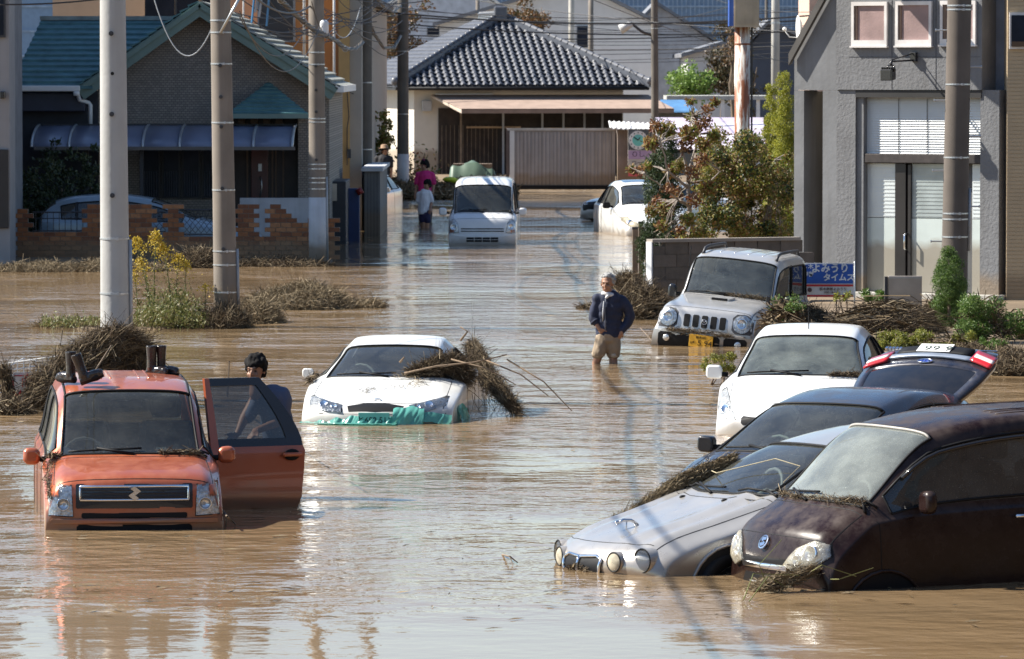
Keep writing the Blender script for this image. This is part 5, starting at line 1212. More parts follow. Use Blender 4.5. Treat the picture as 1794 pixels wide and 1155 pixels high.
# ------------------------------------------------------------------ ochre building behind the house and along the street
M_ochre = mat('ochre_render', (.42,.21,.085), .8, var=.06, scale=1); M_beige = mat('beige_render', (.50,.38,.27), .85, var=.05); M_greyr = mat('warm_grey_render', (.33,.30,.26), .85, var=.06); M_yell = mat('yellow_ochre_render', (.48,.30,.12), .8, var=.08, mud=1.0)
OB = thing('ochre_building', 'orange ochre apartment block behind the green roofed house and along the street', 'building', (XX(560,126), 126, 0)); B4 = Vector(OB.location)
ox = lambda px, Y=126: XX(px, Y)-B4.x
mb = MB(); mb.box(ox(55), ox(224), 6, 14, -.3, 8.5); mb.build('beige_wall', M_beige, OB)
mb = MB(); mb.box(ox(224), ox(372), 6.1, 13, -.3, 8.2); mb.build('balcony_wall', M_greyr, OB)
for a, b in ((224,278),(283,322),(330,345)): mb = MB(); mb.box(ox(a), ox(b), 6.0, 6.09, ZZ(34,132), ZZ(-40,132)); mb.build('window', M_darkglass, OB)
mb = MB(); mb.box(ox(372), ox(484), 3, 12, -.3, 8.4); mb.build('beige_wall', M_beige, OB)
mb = MB(); mb.box(ox(484), ox(592), 1.4, 12, -.3, 8.4); mb.build('ochre_wall', M_ochre, OB)
mb = MB(); mb.box(ox(592), ox(611), .6, 9, -.3, 8.6); mb.build('corner_pier', M_yell, OB)
mb = MB(); mb.box(ox(611.3), ox(632), .8, 11, -.3, 8.4); mb.build('grey_wall', M_greyr, OB)
mb = MB(); mb.box(ox(447), ox(514), 1.30, 1.39, ZZ(74,127), ZZ(-40,127)); w = mb.build('window_frame', M_silvercable, OB); mb = MB(); mb.box(ox(450), ox(510), 1.27, 1.295, ZZ(70,127), ZZ(-40,127)); mb.build('window', mat('louvred_window', (.05,.045,.045), .4, bump=.004, bscale=30), w)
for px, w_ in ((424,3),(531,5),(585,4)): mb = MB(); mb.tube([(ox(px),.3 if px > 540 else .9,ZZ(112 if px == 531 else 220,127)),(ox(px),.3 if px > 540 else .9,8)], w_/2*.0135, 8); mb.build('downpipe', M_white, OB, True)
mb = MB(); mb.box(ox(566), ox(592), .2, 1.39, ZZ(228,126), ZZ(214,126)); mb.build('small_canopy', M_darksteel, OB, bevel=.03)
mb = MB(); mb.tube([(ox(578),.3,-.2),(ox(578),.3,ZZ(228,126))], .04, 8); mb.build('canopy_post', M_white, OB, True)
mb = MB(); mb.box(ox(608), ox(614), .48, .6, ZZ(278,126), ZZ(262,126)); mb.build('meter_box', M_darksteel, OB, bevel=.01)
mb = MB(); mb.tube([(ox(607),.55,ZZ(290,126)),(ox(607),.55,ZZ(225,126)),(ox(610),.55,ZZ(205,126)),(ox(607),.55,ZZ(160,126)),(ox(618),.7,ZZ(165,126))], .012, 5); mb.build('wall_cable', M_cable, OB)
# things at its foot: dark shelter, blue box, red bin, concrete end wall
o = thing('garden_shed', 'dark shed and meter cabinet at the foot of the ochre building', 'shed', (XX(600,117),117,0)); X_ = lambda px, Y=117: XX(px,Y)-XX(600,117)
mb = MB(); mb.box(X_(566), X_(606), 0, 3, -.4, ZZ(318,117)); mb.build('shed_body', mat('dark_shed', (.02,.024,.032), .6), o, bevel=.02); mb = MB(); mb.box(X_(569), X_(590), -.05, 0, ZZ(352,117), ZZ(322,117)); mb.build('louvre_panel', mat('cream_panel', (.42,.38,.32), .6), o)
o = thing('storage_box', 'blue plastic box with a red lid beside the concrete end wall', 'box', (XX(622,119),119,.0)); mb = MB(); mb.box(-.2,.10,-.2,.2,-.4,ZZ(330,119)); mb.build('box', mat('blue_plastic', (.02,.04,.12), .6), o, bevel=.02)
mb = MB(); mb.tube([(.05,-.22,ZZ(338,119)),(.16,-.22,ZZ(332,119))], .07, 8); mb.build('red_lid', mat('red_plastic', (.22,.015,.015), .4), o, True)
o = thing('concrete_end_wall', 'tall grey concrete wall end standing in the water left of the silver car', 'wall', (XX(652,122),122,0))
mb = MB(); mb.box(-14/78.7*1., 14/78.7, -.1, 7, -.5, ZZ(300,122)); mb.build('wall', mat('board_concrete', (.17,.165,.16), .85, streak=.3, mud=.6), o)
for q in range(5): mb = MB(); mb.box(-.17+q*.07, -.165+q*.07, -.106, -.1, -.4, ZZ(302,122)); mb.build('board_joint', M_black, o)
mb = MB(); mb.box(-.24,.24,-.2,7,ZZ(300,122),ZZ(294,122)); mb.build('coping', mat('pale_coping', (.45,.46,.48), .7), o)
# buildings further along the left kerb; their shadows band the street
o = thing('side_building', 'grey plastered building beyond the end wall, in shadow', 'building', (XX(600,150),150,0)); mb = MB(); mb.box(-6,.9,-2.5,14,-.3,5.4); mb.build('wall', M_greyr, o); mb = MB(); mb.box(-6.2,1.1,-2.7,14.2,5.4,5.6); mb.build('roof', M_concrete_dark, o)
# ================================================================== tiled house at the end of the street
PH = R(10); HO = Vector((XX(694,178), 178, 0)); EX = Vector((math.cos(PH), math.sin(PH), 0)); EY = Vector((-math.sin(PH), math.cos(PH), 0))
def hl(a, b, z): return EX*a+EY*b+Vector((0,0,z))          # house-local position relative to its corner
LW = 8.35; LD = 12.4; EH = 3.18; AH = 5.42
M_kawara = mat('grey_roof_tile', (.085,.09,.105), .38, var=.25, scale=6, spec=.6)
M_cream = mat('cream_render', (.55,.51,.44), .85, var=.05, mud=1.1)
H2 = thing('tiled_house', 'low cream house with a dark tiled hipped roof at the end of the street', 'house', HO)
mb = MB(); mb.prism([hl(.7,.7,-.1), hl(LW-.7,.7,-.1), hl(LW-.7,.7,EH), hl(.7,.7,EH)], EY*(LD-1.4)); mb.build('wall', M_cream, H2)
mb = MB(); mb.prism([hl(1.5,.62,.2), hl(LW-.75,.62,.2), hl(LW-.75,.62,2.45), hl(1.5,.62,2.45)], EY*.06); mb.build('open_front', mat('deep_shade_timber', (.03,.022,.018), .8, var=.4), H2)  # flat dark panel; the shade of the open interior is in its colour
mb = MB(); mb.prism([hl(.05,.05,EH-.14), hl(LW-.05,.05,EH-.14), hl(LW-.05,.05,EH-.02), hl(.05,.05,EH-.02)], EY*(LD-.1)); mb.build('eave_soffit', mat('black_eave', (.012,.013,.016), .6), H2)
mb = MB(); mb.tube([hl(-.02,-.04,EH-.08), hl(LW+.02,-.04,EH-.08)], .055, 8); mb.build('gutter', M_black, H2, True)
mb = MB(); mb.prism([hl(1.4,.55,EH-.36), hl(3.3,.55,EH-.36), hl(3.3,.55,EH-.25), hl(1.4,.55,EH-.25)], EY*.1); mb.build('blind_box', M_white, H2)
mb = MB(); mb.prism([hl(.95,.45,2.35), hl(1.25,.45,2.35), hl(1.25,.45,2.7), hl(.95,.45,2.7)], EY*.22); mb.build('vent_box', mat('vent_grey', (.35,.34,.32), .5), H2, bevel=.02)
for a in (2.2, 3.6, 4.9, 5.6, 6.3, 6.9): mb = MB(); q = hl(a,.4,0); mb.box(q.x-.035, q.x+.035, q.y-.04, q.y+.04, .1, 2.4); mb.build('porch_post', M_silvercable if a > 3 else M_wood, H2)
for a, b, z in ((2.4,4.2,1.8),(4.4,7.2,1.6),(4.9,6.3,1.75)): mb = MB(); mb.prism([hl(a,.5,z), hl(b,.5,z), hl(b,.5,z+.06), hl(a,.5,z+.06)], EY*.05); mb.build('shelf_rail', mat('pale_timber', (.34,.24,.15), .8), H2)
for q in range(14): mb = MB(); mb.tube([hl(1.6+q*.14,.58,.3), hl(1.6+q*.14,.58,1.9)], .010, 4); mb.build('lattice_bar', M_wood, H2)
ap = hl(LW/2, LW/2, AH); ar = hl(LW/2, LD-LW/2, AH)
def roof_pt(a, b): return a
TW, TL = .242, .262
tv = []; tf = []
for j, (yy, zl) in enumerate(((0, .026), (.02, .034), (TL*1.05, .0))):
    for i in range(7):
        t = i/6; x = (t-.5)*TW*1.04; z = zl+.050*math.sin(t*2*math.pi*.95+.2); tv.append((x, yy, z))
for j in range(2):
    for i in range(6): tf.append((j*7+i, j*7+i+1, (j+1)*7+i+1, (j+1)*7+i))
tf.append(tuple(range(6, -1, -1)))
tl = link('tile', tv, tf, M_kawara, None, True); TM = tl.data; bpy.data.objects.remove(tl)
def slope_tiles(c0, c1, peak0, peak1, out):   # eave from c0 to c1, top edge peak0..peak1
    e = (c1-c0); L_ = e.length; e.normalize(); mid = (peak0+peak1)/2; up = (mid-c0); up = up-e*up.dot(e); H_ = up.length; up.normalize(); n = e.cross(up).normalized()
    rows = int(H_/TL)
    for r in range(rows+1):
        t = r*TL/H_; a = c0.lerp(peak0, t); b = c1.lerp(peak1, t); l0 = (a-c0).dot(e); l1 = (b-c0).dot(e)
        k0 = math.ceil((l0-.1)/TW); k1 = int((l1+.1)/TW)
        for k in range(k0, k1):
            o = c0+e*((k+.5)*TW)+up*(r*TL); out.append((o, Matrix((e, up, n)).transposed().to_4x4()))
    return n
fr = []; nF = slope_tiles(hl(0,0,EH+.02), hl(LW,0,EH+.02), ap, ap, fr)
for i, (p, m) in enumerate(fr[:298]):
    o = bpy.data.objects.new('tile', TM); COL.objects.link(o); o.parent = H2; mm = m.copy(); mm.translation = p+Vector((0,0,rng.uniform(-.004,.006))); o.matrix_local = mm
def join_tiles(lst, name):
    vs = []; fs = []
    for p, m in lst:
        n = len(vs); mm = m.copy(); mm.translation = p; vs += [tuple(mm @ Vector(v)) for v in tv]; fs += [tuple(q+n for q in f) for f in tf]
    o = link(name, vs, fs, M_kawara, H2, True); o['kind'] = 'stuff'
join_tiles(fr[298:], 'upper_tile')
lf = []; slope_tiles(hl(0,LD,EH+.02), hl(0,0,EH+.02), ar, ap, lf); join_tiles(lf, 'side_tile')
mb = MB(); d_ = Vector((0,0,-.03)); mb.add([hl(0,0,EH)+d_, hl(LW,0,EH)+d_, hl(LW,LD,EH)+d_, hl(0,LD,EH)+d_, ap+d_, ar+d_], [(0,1,4),(1,2,5,4),(2,3,5),(3,0,4,5)]); mb.build('roof_underlay', M_kawara, H2)
def ridge(a, b, r, seed, name='hip_ridge'):
    o = bpy.data.objects.new(name, None); COL.objects.link(o); o.parent = H2; d = (b-a); n = int(d.length/.26); up = Vector((0,0,1))
    mb = MB(); side = d.cross(up).normalized()*.09; mb.prism([a-side-up*.05, a+side-up*.05, a+side*.8+up*.16, a-side*.8+up*.16], d); mb.build('ridge_course', M_kawara, o)
    for i in range(n):
        p = a+d*(i/n); q = a+d*((i+1.0)/n); mb = MB(); mb.tube([p+up*.17, p.lerp(q,.12)+up*.17, p.lerp(q,.13)+up*.17, q+up*.17], [r*1.15, r*1.15, r, r], 10); mb.build('ridge_tile', M_kawara, o, True)
    mb = MB(); mb.ball(a+up*.16, r*1.7, 12, (1,1,1.1)); mb.build('end_tile', M_kawara, o, True)
ridge(hl(-.05,-.05,EH), ap, .075, 1); ridge(hl(LW+.05,-.05,EH), ap, .075, 2); ridge(ap, ar, .085, 3, 'main_ridge')
mb = MB(); mb.box(ap.x-.22, ap.x+.22, ap.y-.35, ap.y-.1, AH-.1, AH+.40); mb.build('finial_tile', M_kawara, H2, bevel=.06)
mb = MB(); q = hl(-.9,3.5,0)
# front awning
aw = thing('awning', 'long dusty pink-brown awning along the front of the tiled house', 'awning', HO)
A0, A1, A2, A3 = hl(1.25,.55,2.86), hl(LW+.1,.55,2.86), hl(LW+.55,-1.5,2.42), hl(1.9,-1.5,2.42)
mb = MB(); up = Vector((0,0,.03)); mb.add([A0,A1,A2,A3,A0+up,A1+up,A2+up,A3+up], [(0,3,2,1),(4,5,6,7),(0,1,5,4),(1,2,6,5),(2,3,7,6),(3,0,4,7)]); mb.build('awning_sheet', mat('faded_awning', (.33,.24,.19), .8, var=.12), aw)
mb = MB(); mb.prism([A3+up, A2+up, A2-Vector((0,0,.12)), A3-Vector((0,0,.12))], (0,.02,0)); mb.build('valance', mat('valance', (.22,.155,.12), .8), aw)
mb = MB(); mb.prism([A0+up, A3+up, A3-Vector((0,0,.12)), A0-Vector((0,0,.05))], (.02,0,0)); mb.build('side_valance', mat('pale_valance', (.46,.38,.31), .8), aw)
# tarpaulin heap, steel container, little shed with a clock sign
tp = thing('tarpaulin', 'green tarpaulin draped over a heap left of the container', 'tarpaulin', (XX(828,170),170,.2))
mb = MB(); vs = []; fs = []
for j in range(12):
    for i in range(22):
        x = -.75+1.5*i/21; y = -.6+1.2*j/11; edge = max(abs(x)/.75, abs(y)/.6)
        z = (.52+.14*math.exp(-((x-.02)/.28)**2)+.05*mnoise.noise(Vector((x*4, y*4, 2)))-.18*max(0, x-.1))*(1-max(0, (edge-.86)/.14)**2)+.02*math.sin(x*15+y*5)
        vs.append((x*(1+.06*mnoise.noise(Vector((x*3,y*3,0)))), y, max(z, .02)))
for j in range(11):
    for i in range(21): fs.append((j*22+i, j*22+i+1, (j+1)*22+i+1, (j+1)*22+i))
link('sheet', vs, fs, mat('green_tarpaulin', (.09,.14,.10), .5, var=.15), tp, True)
mb = MB(); mb.box(-.6,.6,-.45,.45,0,.6); mb.build('stack_beneath', M_wood, tp)
YC = 165.; sC = FPX/YC
ct = thing('steel_container', 'grey ribbed steel storage container with a muddy lower half', 'container', (XX(985,YC), YC, .15)); cx = lambda px: XX(px,YC)-XX(985,YC)
M_cont = mat('container_steel', (.33,.31,.30), .55, var=.08, streak=.45, mud=.60, dust=.2)
zt = ZZ(226,YC)-.15; mb = MB(); mb.box(cx(900), cx(1075), .03, 2.2, .04, zt-.04); mb.build('shell', M_cont, ct)
for q in range(26):
    x = cx(903)+q*(cx(1073)-cx(903))/26; mb = MB(); mb.prism([(x,.03,.1),(x+.03,.016,.1),(x+.07,.016,.1),(x+.10,.03,.1)], (0,0,zt-.2)); mb.build('side_rib', M_cont, ct)
mb = MB(); mb.box(cx(893),cx(901),-.02,.08,0,zt+.0); mb.build('corner_post', M_white, ct); mb = MB(); mb.box(cx(1072),cx(1078),-.02,.08,0,zt); mb.build('corner_post', M_cont, ct)
mb = MB(); mb.box(cx(889),cx(1079),-.03,.06,zt-.05,zt+.02); mb.build('top_rail', mat('rail_pale', (.5,.47,.42), .5), ct); mb = MB(); mb.box(cx(893),cx(1078),-.02,.06,-.04,.08); mb.build('bottom_rail', M_black, ct)
mb = MB(); mb.box(cx(887),cx(892),.0,2.1,0,zt); mb.build('end_door', mat('dark_end_door', (.12,.09,.08), .6), ct)
sh = thing('small_shed', 'small brown shed with a wavy white roof edge right of the container', 'shed', (XX(1105,164),164,.1)); sx_ = lambda px: XX(px,164)-XX(1105,164)
mb = MB(); mb.box(sx_(1082),sx_(1180),.1,2.2,0,ZZ(228,164)-.1); mb.build('wall', mat('brown_shed_wall', (.24,.19,.16), .8, mud=.8), sh)
mb = MB(); vs = [];
for i in range(61):
    x = sx_(1068)+i*(sx_(1190)-sx_(1068))/60; z = ZZ(224,164)-.1-.10*i/60+.02*math.sin(i*1.5)
    vs += [(x,-.25,z),(x,2.2,z+.18)]
link('wavy_roof', vs, [(2*i,2*i+2,2*i+3,2*i+1) for i in range(60)], M_white, sh).modifiers.new('s','SOLIDIFY').thickness = .03
cs = thing('clock_sign', 'tall shop sign with a clock face above a lilac panel on the small shed', 'sign', (XX(1121,163.6),163.6,0)); kx = lambda px: XX(px,163.6)-XX(1121,163.6); kz = lambda py: ZZ(py,163.6)
mb = MB(); mb.box(kx(1100),kx(1143),0,.12,kz(292),kz(226)); mb.build('sign_board', mat('sign_cream', (.50,.47,.42), .6), cs)
mb = MB(); mb.box(kx(1101),kx(1142),-.008,-.002,kz(263),kz(227)); mb.build('dark_panel', mat('sign_dark', (.08,.085,.09), .6), cs)
mb = MB(); mb.box(kx(1101),kx(1142),-.008,-.002,kz(279),kz(264)); mb.build('lilac_panel', mat('sign_lilac', (.42,.30,.46), .6), cs)
mb = MB(); mb.box(kx(1101),kx(1130),-.008,.06,kz(309),kz(302)); mb.build('red_strip', mat('sign_red', (.5,.08,.09), .6), cs)
zc_ = kz(246); r_ = 16.5/58.7
mb = MB(); mb.lathe([(.001,-.03),(r_,-.03),(r_,-.008)], (kx(1118),0,zc_), 28, 'y'); cf_ = mb.build('clock_face', mat('clock_white', (.7,.7,.68), .5), cs)
mb = MB(); mb.lathe([(.001,-.034),(r_*.62,-.034),(r_*.62,-.031)], (kx(1118),0,zc_), 24, 'y'); mb.build('clock_ring', mat('clock_teal', (.16,.52,.46), .5), cf_)
for q in range(12):
    a = q*math.pi/6; mb = MB(); mb.box(kx(1118)+math.sin(a)*r_*.82-.012, kx(1118)+math.sin(a)*r_*.82+.012, -.04,-.034, zc_+math.cos(a)*r_*.82-.02, zc_+math.cos(a)*r_*.82+.02); mb.build('hour_mark', M_black, cf_)
for a, l in ((-.9,.17),(.6,.10)): mb = MB(); mb.tube([(kx(1118),-.05,zc_),(kx(1118)+math.sin(a)*l,-.05,zc_+math.cos(a)*l)], .014, 5); mb.build('clock_hand', M_black, cf_)
text_obj('sign_lettering', 'Ｏし', .20, mat('sign_ink', (.06,.03,.04), .6), frame((kx(1118),-.012,kz(271)), (1,0,0), (0,0,1)), cs)
text_obj('sign_lettering', 'ローン', .15, mat('sign_ink', (.06,.03,.04), .6), frame((kx(1120),-.006,kz(286)), (1,0,0), (0,0,1)), cs)
# lilac awning roof, blue roof and pale canopy beyond the trees
o = thing('lilac_canopy', 'lilac ribbed canopy stretching behind the reddish tree', 'canopy', (XX(1250,150),150,0)); lx = lambda px: XX(px,150)-XX(1250,150)
for q in range(6):
    z0, z1 = ZZ(262-q*9.2,150), ZZ(262-(q+1)*9.2,150); y0, y1 = .0+q*.25, .0+(q+1)*.25
    mb = MB(); mb.prism([(lx(1150),y0,z0),(lx(1150),y1,z1),(lx(1150),y1,z1-.05),(lx(1150),y0,z0-.05)], (lx(1342)-lx(1150),0,0)); mb.build('canopy_strip', mat('lilac_sheet' if q % 2 else 'pale_lilac_sheet', (.50,.44,.56) if q % 2 else (.58,.54,.62), .6, var=.08), o)
mb = MB(); mb.box(lx(1150),lx(1342),-.05,0,ZZ(268,150),ZZ(262,150)); mb.build('front_beam', M_black, o)
for px in (1165,1250,1335): mb = MB(); mb.box(lx(px),lx(px)+.08,0,.08,0,ZZ(266,150)); mb.build('post', M_darksteel, o)
o = thing('blue_roof_shed', 'small shed with a blue roof behind the clock sign', 'shed', (XX(1190,185),185,0)); mb = MB(); bx_ = lambda px: XX(px,185)-XX(1190,185)
mb.box(bx_(1150),bx_(1215),0,3,0,ZZ(196,185)); mb.build('wall', M_greyr, o); mb = MB(); mb.prism([(bx_(1145),-.3,ZZ(197,185)),(bx_(1222),-.3,ZZ(197,185)),(bx_(1210),2,ZZ(178,185)),(bx_(1160),2,ZZ(178,185))], (0,.05,.05)); mb.build('roof', mat('blue_sheet_roof', (.08,.20,.38), .5), o)
o = thing('pale_canopy', 'thin pale flat canopy on posts beyond the clock sign', 'canopy', (XX(1215,180),180,0)); cx2 = lambda px: XX(px,180)-XX(1215,180)
mb = MB(); mb.box(cx2(1168),cx2(1350),0,4,ZZ(175,180),ZZ(168,180)); mb.build('slab', mat('pale_slab', (.42,.42,.39), .7), o)
for px in (1222,1263,1325): mb = MB(); mb.box(cx2(px),cx2(px)+.12,.1,.22,0,ZZ(175,180)); mb.build('post', M_white, o)
# ------------------------------------------------------------------ far houses filling the top of the view
def gable_house(label, px0, px1, pya, pye, Y, wallm, roofm, depth=12, apx=None, name='far_house', wins=(), grey=None):
    o = thing(name, label, 'house', (XX(px0,Y), Y, 0)); X0 = 0; X1 = XX(px1,Y)-XX(px0,Y); xa = (X0+X1)/2 if apx is None else XX(apx,Y)-XX(px0,Y); ze, za = ZZ(pye,Y), ZZ(pya,Y)
    mb = MB(); mb.prism([(X0,0,-.2),(X1,0,-.2),(X1,0,ze),(xa,0,za),(X0,0,ze)], (0,depth,0)); mb.build('wall', wallm, o)
    for (xe, s_) in ((X0,-1),(X1,1)):
        a = Vector((xa,-.4,za)); b = Vector((xe+s_*.3,-.4,ze-.12)); mb = MB(); mb.prism([a, b, b+Vector((0,0,.16)), a+Vector((0,0,.16))], (0,depth+.8,0)); mb.build('roof', roofm, o)
    for (a, b, c, d) in wins:
        f = MB(); f.box(XX(a,Y)-XX(px0,Y), XX(b,Y)-XX(px0,Y), -.05, -.002, ZZ(d,Y), ZZ(c,Y)); fo = f.build('window', M_silvercable, o)
        f = MB(); f.box(XX(a+1,Y)-XX(px0,Y), XX(b-1,Y)-XX(px0,Y), -.07, -.052, ZZ(d-1,Y), ZZ(c+1,Y)); f.build('pane', M_darkglass, fo)
    return o
M_offwhite = mat('offwhite_siding', (.58,.57,.56), .8, var=.05); M_greyroof = mat('grey_slate_roof', (.16,.165,.18), .6, var=.15); M_whiteroof = mat('bright_sheet_roof', (.62,.61,.57), .5)
M_darksiding = mat('dark_blue_siding', (.05,.06,.085), .7, var=.1)
gable_house('wide off-white gabled house behind the tiled roof', 770, 1150, -28, 42, 245, M_offwhite, M_greyroof, wins=((1010,1030,45,84),(862,884,60,84)), apx=1010)
gable_house('grey-white gabled house behind the lamp pole', 1085, 1262, 8, 82, 262, mat('pale_grey_siding', (.44,.44,.45), .8), M_greyroof, apx=1150, wins=((1092,1104,98,112),))
gable_house('pale house with a bright roof left of the brown tree', 640, 905, -50, 34, 285, mat('cool_grey_siding', (.44,.47,.52), .8), M_whiteroof, apx=790, wins=((748,775,48,62),(660,690,30,56)))
gable_house('white annex wall beside the dark bushes', 1205, 1330, 78, 96, 235, M_offwhite, M_greyroof)
gable_house('dark blue house with a grey roof left of the pale pole', 1312, 1440, 42, 82, 225, M_darksiding, M_greyroof, apx=1345)
o = thing('warehouse', 'huge pale blue ribbed warehouse closing the view beyond the houses', 'building', (XX(1000,400),400,0)); mb = MB(); mb.box(-90,90,0,40,-.3,14); mb.build('wall', mat('blue_ribbed_cladding', (.17,.26,.38), .7, var=.08), o)
for q in range(120): mb = MB(); x = XX(640,400)-XX(1000,400)+q*.32*1.0; mb.box(x, x+.07, -.10, 0, 0, 13.5); mb.build('cladding_rib', mat('blue_rib', (.26,.35,.46), .7), o)
for zz in (4.6, 6.4, 8.2): mb = MB(); mb.box(-50,50,-.14,-.105,zz,zz+.12); mb.build('cladding_rail', mat('blue_rib', (.26,.35,.46), .7), o)
o = thing('pink_building', 'pinkish rendered building behind the roof edge of the grey building', 'building', (XX(1430,160),160,0)); mb = MB(); mb.box(XX(1417,160)-XX(1430,160), 6, 0, 6, 0, 9); mb.build('wall', mat('pink_render', (.52,.36,.28), .85), o); mb = MB(); mb.box(.5,1.2,-.05,0,5,6); mb.build('window', M_darkglass, o)
# ================================================================== grey stuccoed building on the right
FT = Vector((.848,-.530,0)); FN = Vector((-.530,-.848,0)); FO = Vector((5.40,86,0))
GB = thing('grey_building', 'grey stuccoed shop building with three small windows and a glazed front', 'building', FO)
def U(px): k = (px-897)/FPX; return (k*86-5.40)/(.848+.530*k)
def HH(py, u): return CH-(py-120)*(86-.53*u)/FPX
def F(u, w, z): return FT*u+FN*w+Vector((0,0,z))
def fbox(mb, u0, u1, w0, w1, z0, z1): return mb.obox(F((u0+u1)/2,(w0+w1)/2,(z0+z1)/2), FT*(u1-u0)/2, FN*(w1-w0)/2, (0,0,(z1-z0)/2))
M_stucco = mat('grey_stucco', (.155,.158,.165), .9, var=.10, scale=2.5, bump=.010, bscale=22, streak=.22, mud=.55); M_smooth = mat('grey_plaster', (.165,.17,.178), .85, var=.12, scale=2, bump=.004, bscale=12, streak=.25, mud=.55)
TOP = 7.4
u0, u1 = U(1500), U(1722)
mb = MB(); fbox(mb, u0-.33, u1, -.55, .06, HH(157.5, 1), TOP); mb.build('upper_wall', M_stucco, GB)
mb = MB(); fbox(mb, U(1467), u0, -.5, .03, -.3, HH(157.5,0)-.003); mb.build('front_pier', M_stucco, GB)
mb = MB(); fbox(mb, U(1718), U(1751), -.4, .02, -.3, HH(157.5,2)-.003); mb.build('front_pier', M_stucco, GB)
mb = MB(); fbox(mb, U(1700), U(1766), -1.2, -.42, -.3, TOP); mb.build('side_wall', mat('shade_blue_render', (.15,.165,.20), .85), GB)  # the bluish shade on this back plane is put into its colour
# sloping left wing: wall cut by the roof edge, a tall recess in it
a, b = U(1390), U(1467)
pz = lambda py, px: HH(py, U(px))
poly = [F(U(1390),-.02,pz(158,1400)), F(U(1390),-.02,pz(104,1390)), F(U(1446),-.02,pz(2,1446)), F(U(1467),-.02,pz(-38,1467)), F(U(1467),-.02,pz(158,1467))]
mb = MB(); mb.prism(poly, -FN*.5); mb.build('wing_wall', M_smooth, GB)
mb = MB(); fbox(mb, U(1440), b-.003, -.45, -.02, -.3, pz(158,1460)-.003); mb.build('wing_pier', M_smooth, GB)
mb = MB(); fbox(mb, a, U(1407), -.45, -.02, -.3, pz(158,1400)-.003); mb.build('wing_pier', M_smooth, GB)
mb = MB(); fbox(mb, U(1385), U(1500), -3.6, -3.4, -.3, 3.6); mb.build('recess_wall', mat('tan_tile_wall', (.42,.34,.25), .8, bump=.004, bscale=20), GB)
mb = MB(); fbox(mb, U(1393), U(1405), -3.4, -.46, -.3, pz(158,1400)-.02); mb.build('recess_side', M_smooth, GB)
A_ = F(U(1386),-.1,pz(110,1386)); B_ = F(U(1470),-.1,pz(-44,1470)); mb = MB(); mb.prism([A_, B_, B_+Vector((0,0,.12)), A_+Vector((0,0,.12))], -FN*4); mb.obox((A_+B_)/2+FN*.16+Vector((0,0,.05)), (B_-A_)/2, FN*.04, (0,0,.09)); mb.build('roof_edge', mat('dark_roof_edge', (.07,.065,.06), .7), GB)
# unseen gable overhang above the frame, added to shade the upper wall
A_ = F(U(1470),.0,6.2); B_ = F(U(1800),.0,4.9)
# shop front
zt_, zb_ = HH(157,1), .26
mb = MB(); fbox(mb, u0, u1, -0.28, -0.22, zb_, zt_-.003); mb.build('front_backing', mat('dim_shop_interior', (.10,.10,.10), .9), GB)
mb = MB(); fbox(mb, u0+.003, U(1720), -0.22, 0.04, HH(171,1), zt_-.01); mb.build('header', mat('dark_header', (.018,.017,.017), .6), GB)
mb = MB(); fbox(mb, u0+.003, U(1512), -0.215, -0.01, zb_, HH(171,0)); mb.build('front_jamb', M_smooth, GB)
us0, us1 = U(1511), U(1719)
mb = MB(); fbox(mb, us0, us1, -.16, -.145, HH(270,1), HH(171,1)); mb.build('blind_backing', mat('white_slat', (.66,.68,.68), .45, var=.03), GB)
mb = MB(); n_ = 22
for q in range(n_):
    z1 = HH(172,1)-(HH(172,1)-HH(269,1))*q/n_; z0 = HH(172,1)-(HH(172,1)-HH(269,1))*(q+1.12)/n_; z0 = z0; c = F((us0+us1)/2,-.13,(z0+z1)/2)
    mb.obox(c, FT*(us1-us0)/2, FN*.004, Vector((0,0,(z1-z0)/2))-FN*.014)
o = mb.build('blind_slats', mat('white_slat', (.66,.68,.68), .45, var=.03), GB); o['kind'] = 'stuff'
for px in (1568,1618): mb = MB(); fbox(mb, U(px)-.004, U(px)+.004, -0.112, -0.105, HH(269,1), HH(173,1)); mb.build('ladder_cord', M_darksteel, GB)
mb = MB(); fbox(mb, u0+.06, U(1720), -0.21, -0.02, HH(286,1), HH(270,1)); mb.build('beam', mat('weathered_black_beam', (.035,.028,.026), .7, var=.4, scale=8), GB, bevel=.01)
M_frost = mat('frosted_pane', (.50,.56,.54), .25, var=.05, coat=.3, mud=1.05); M_frost2 = mat('blind_behind_glass', (.56,.60,.60), .3, var=.04, coat=.4)
for (a, b) in ((1512,1563),(1590,1650),(1696,1719)):
    p0 = HH(287,1); p1 = HH(382,1); mb = MB(); fbox(mb, U(a), U(b), -0.16, -0.145, p1, p0); pn = mb.build('upper_pane', M_frost2 if a != 1590 else mat('grey_blind_pane', (.30,.34,.34), .2, coat=.5), GB)
    mb = MB()
    for q in range(14): z = p1+(p0-p1)*(q+.5)/14; fbox(mb, U(a)+.01, U(b)-.01, -0.144, -0.139, z-.010, z+.010)
    mb.build('pane_slats', M_frost2 if a != 1590 else mat('grey_blind_pane', (.30,.34,.34), .2), pn)['kind'] = 'stuff'
    mb = MB(); fbox(mb, U(a), U(b), -0.16, -0.143, zb_, p1-.01); mb.build('lower_pane', M_frost, GB)
M_fr = mat('dark_bronze_frame', (.03,.026,.024), .4, metal=.3)
for (a, b) in ((1563,1582),(1650,1656)): mb = MB(); fbox(mb, U(a), U(b), -0.2, -0.09, zb_, HH(286,1)-.003); mb.build('door_frame', M_fr, GB, bevel=.006)
mb = MB(); fbox(mb, U(1585), U(1590), -0.18, -0.105, zb_, HH(289,1)); mb.build('door_stile', M_fr, GB)
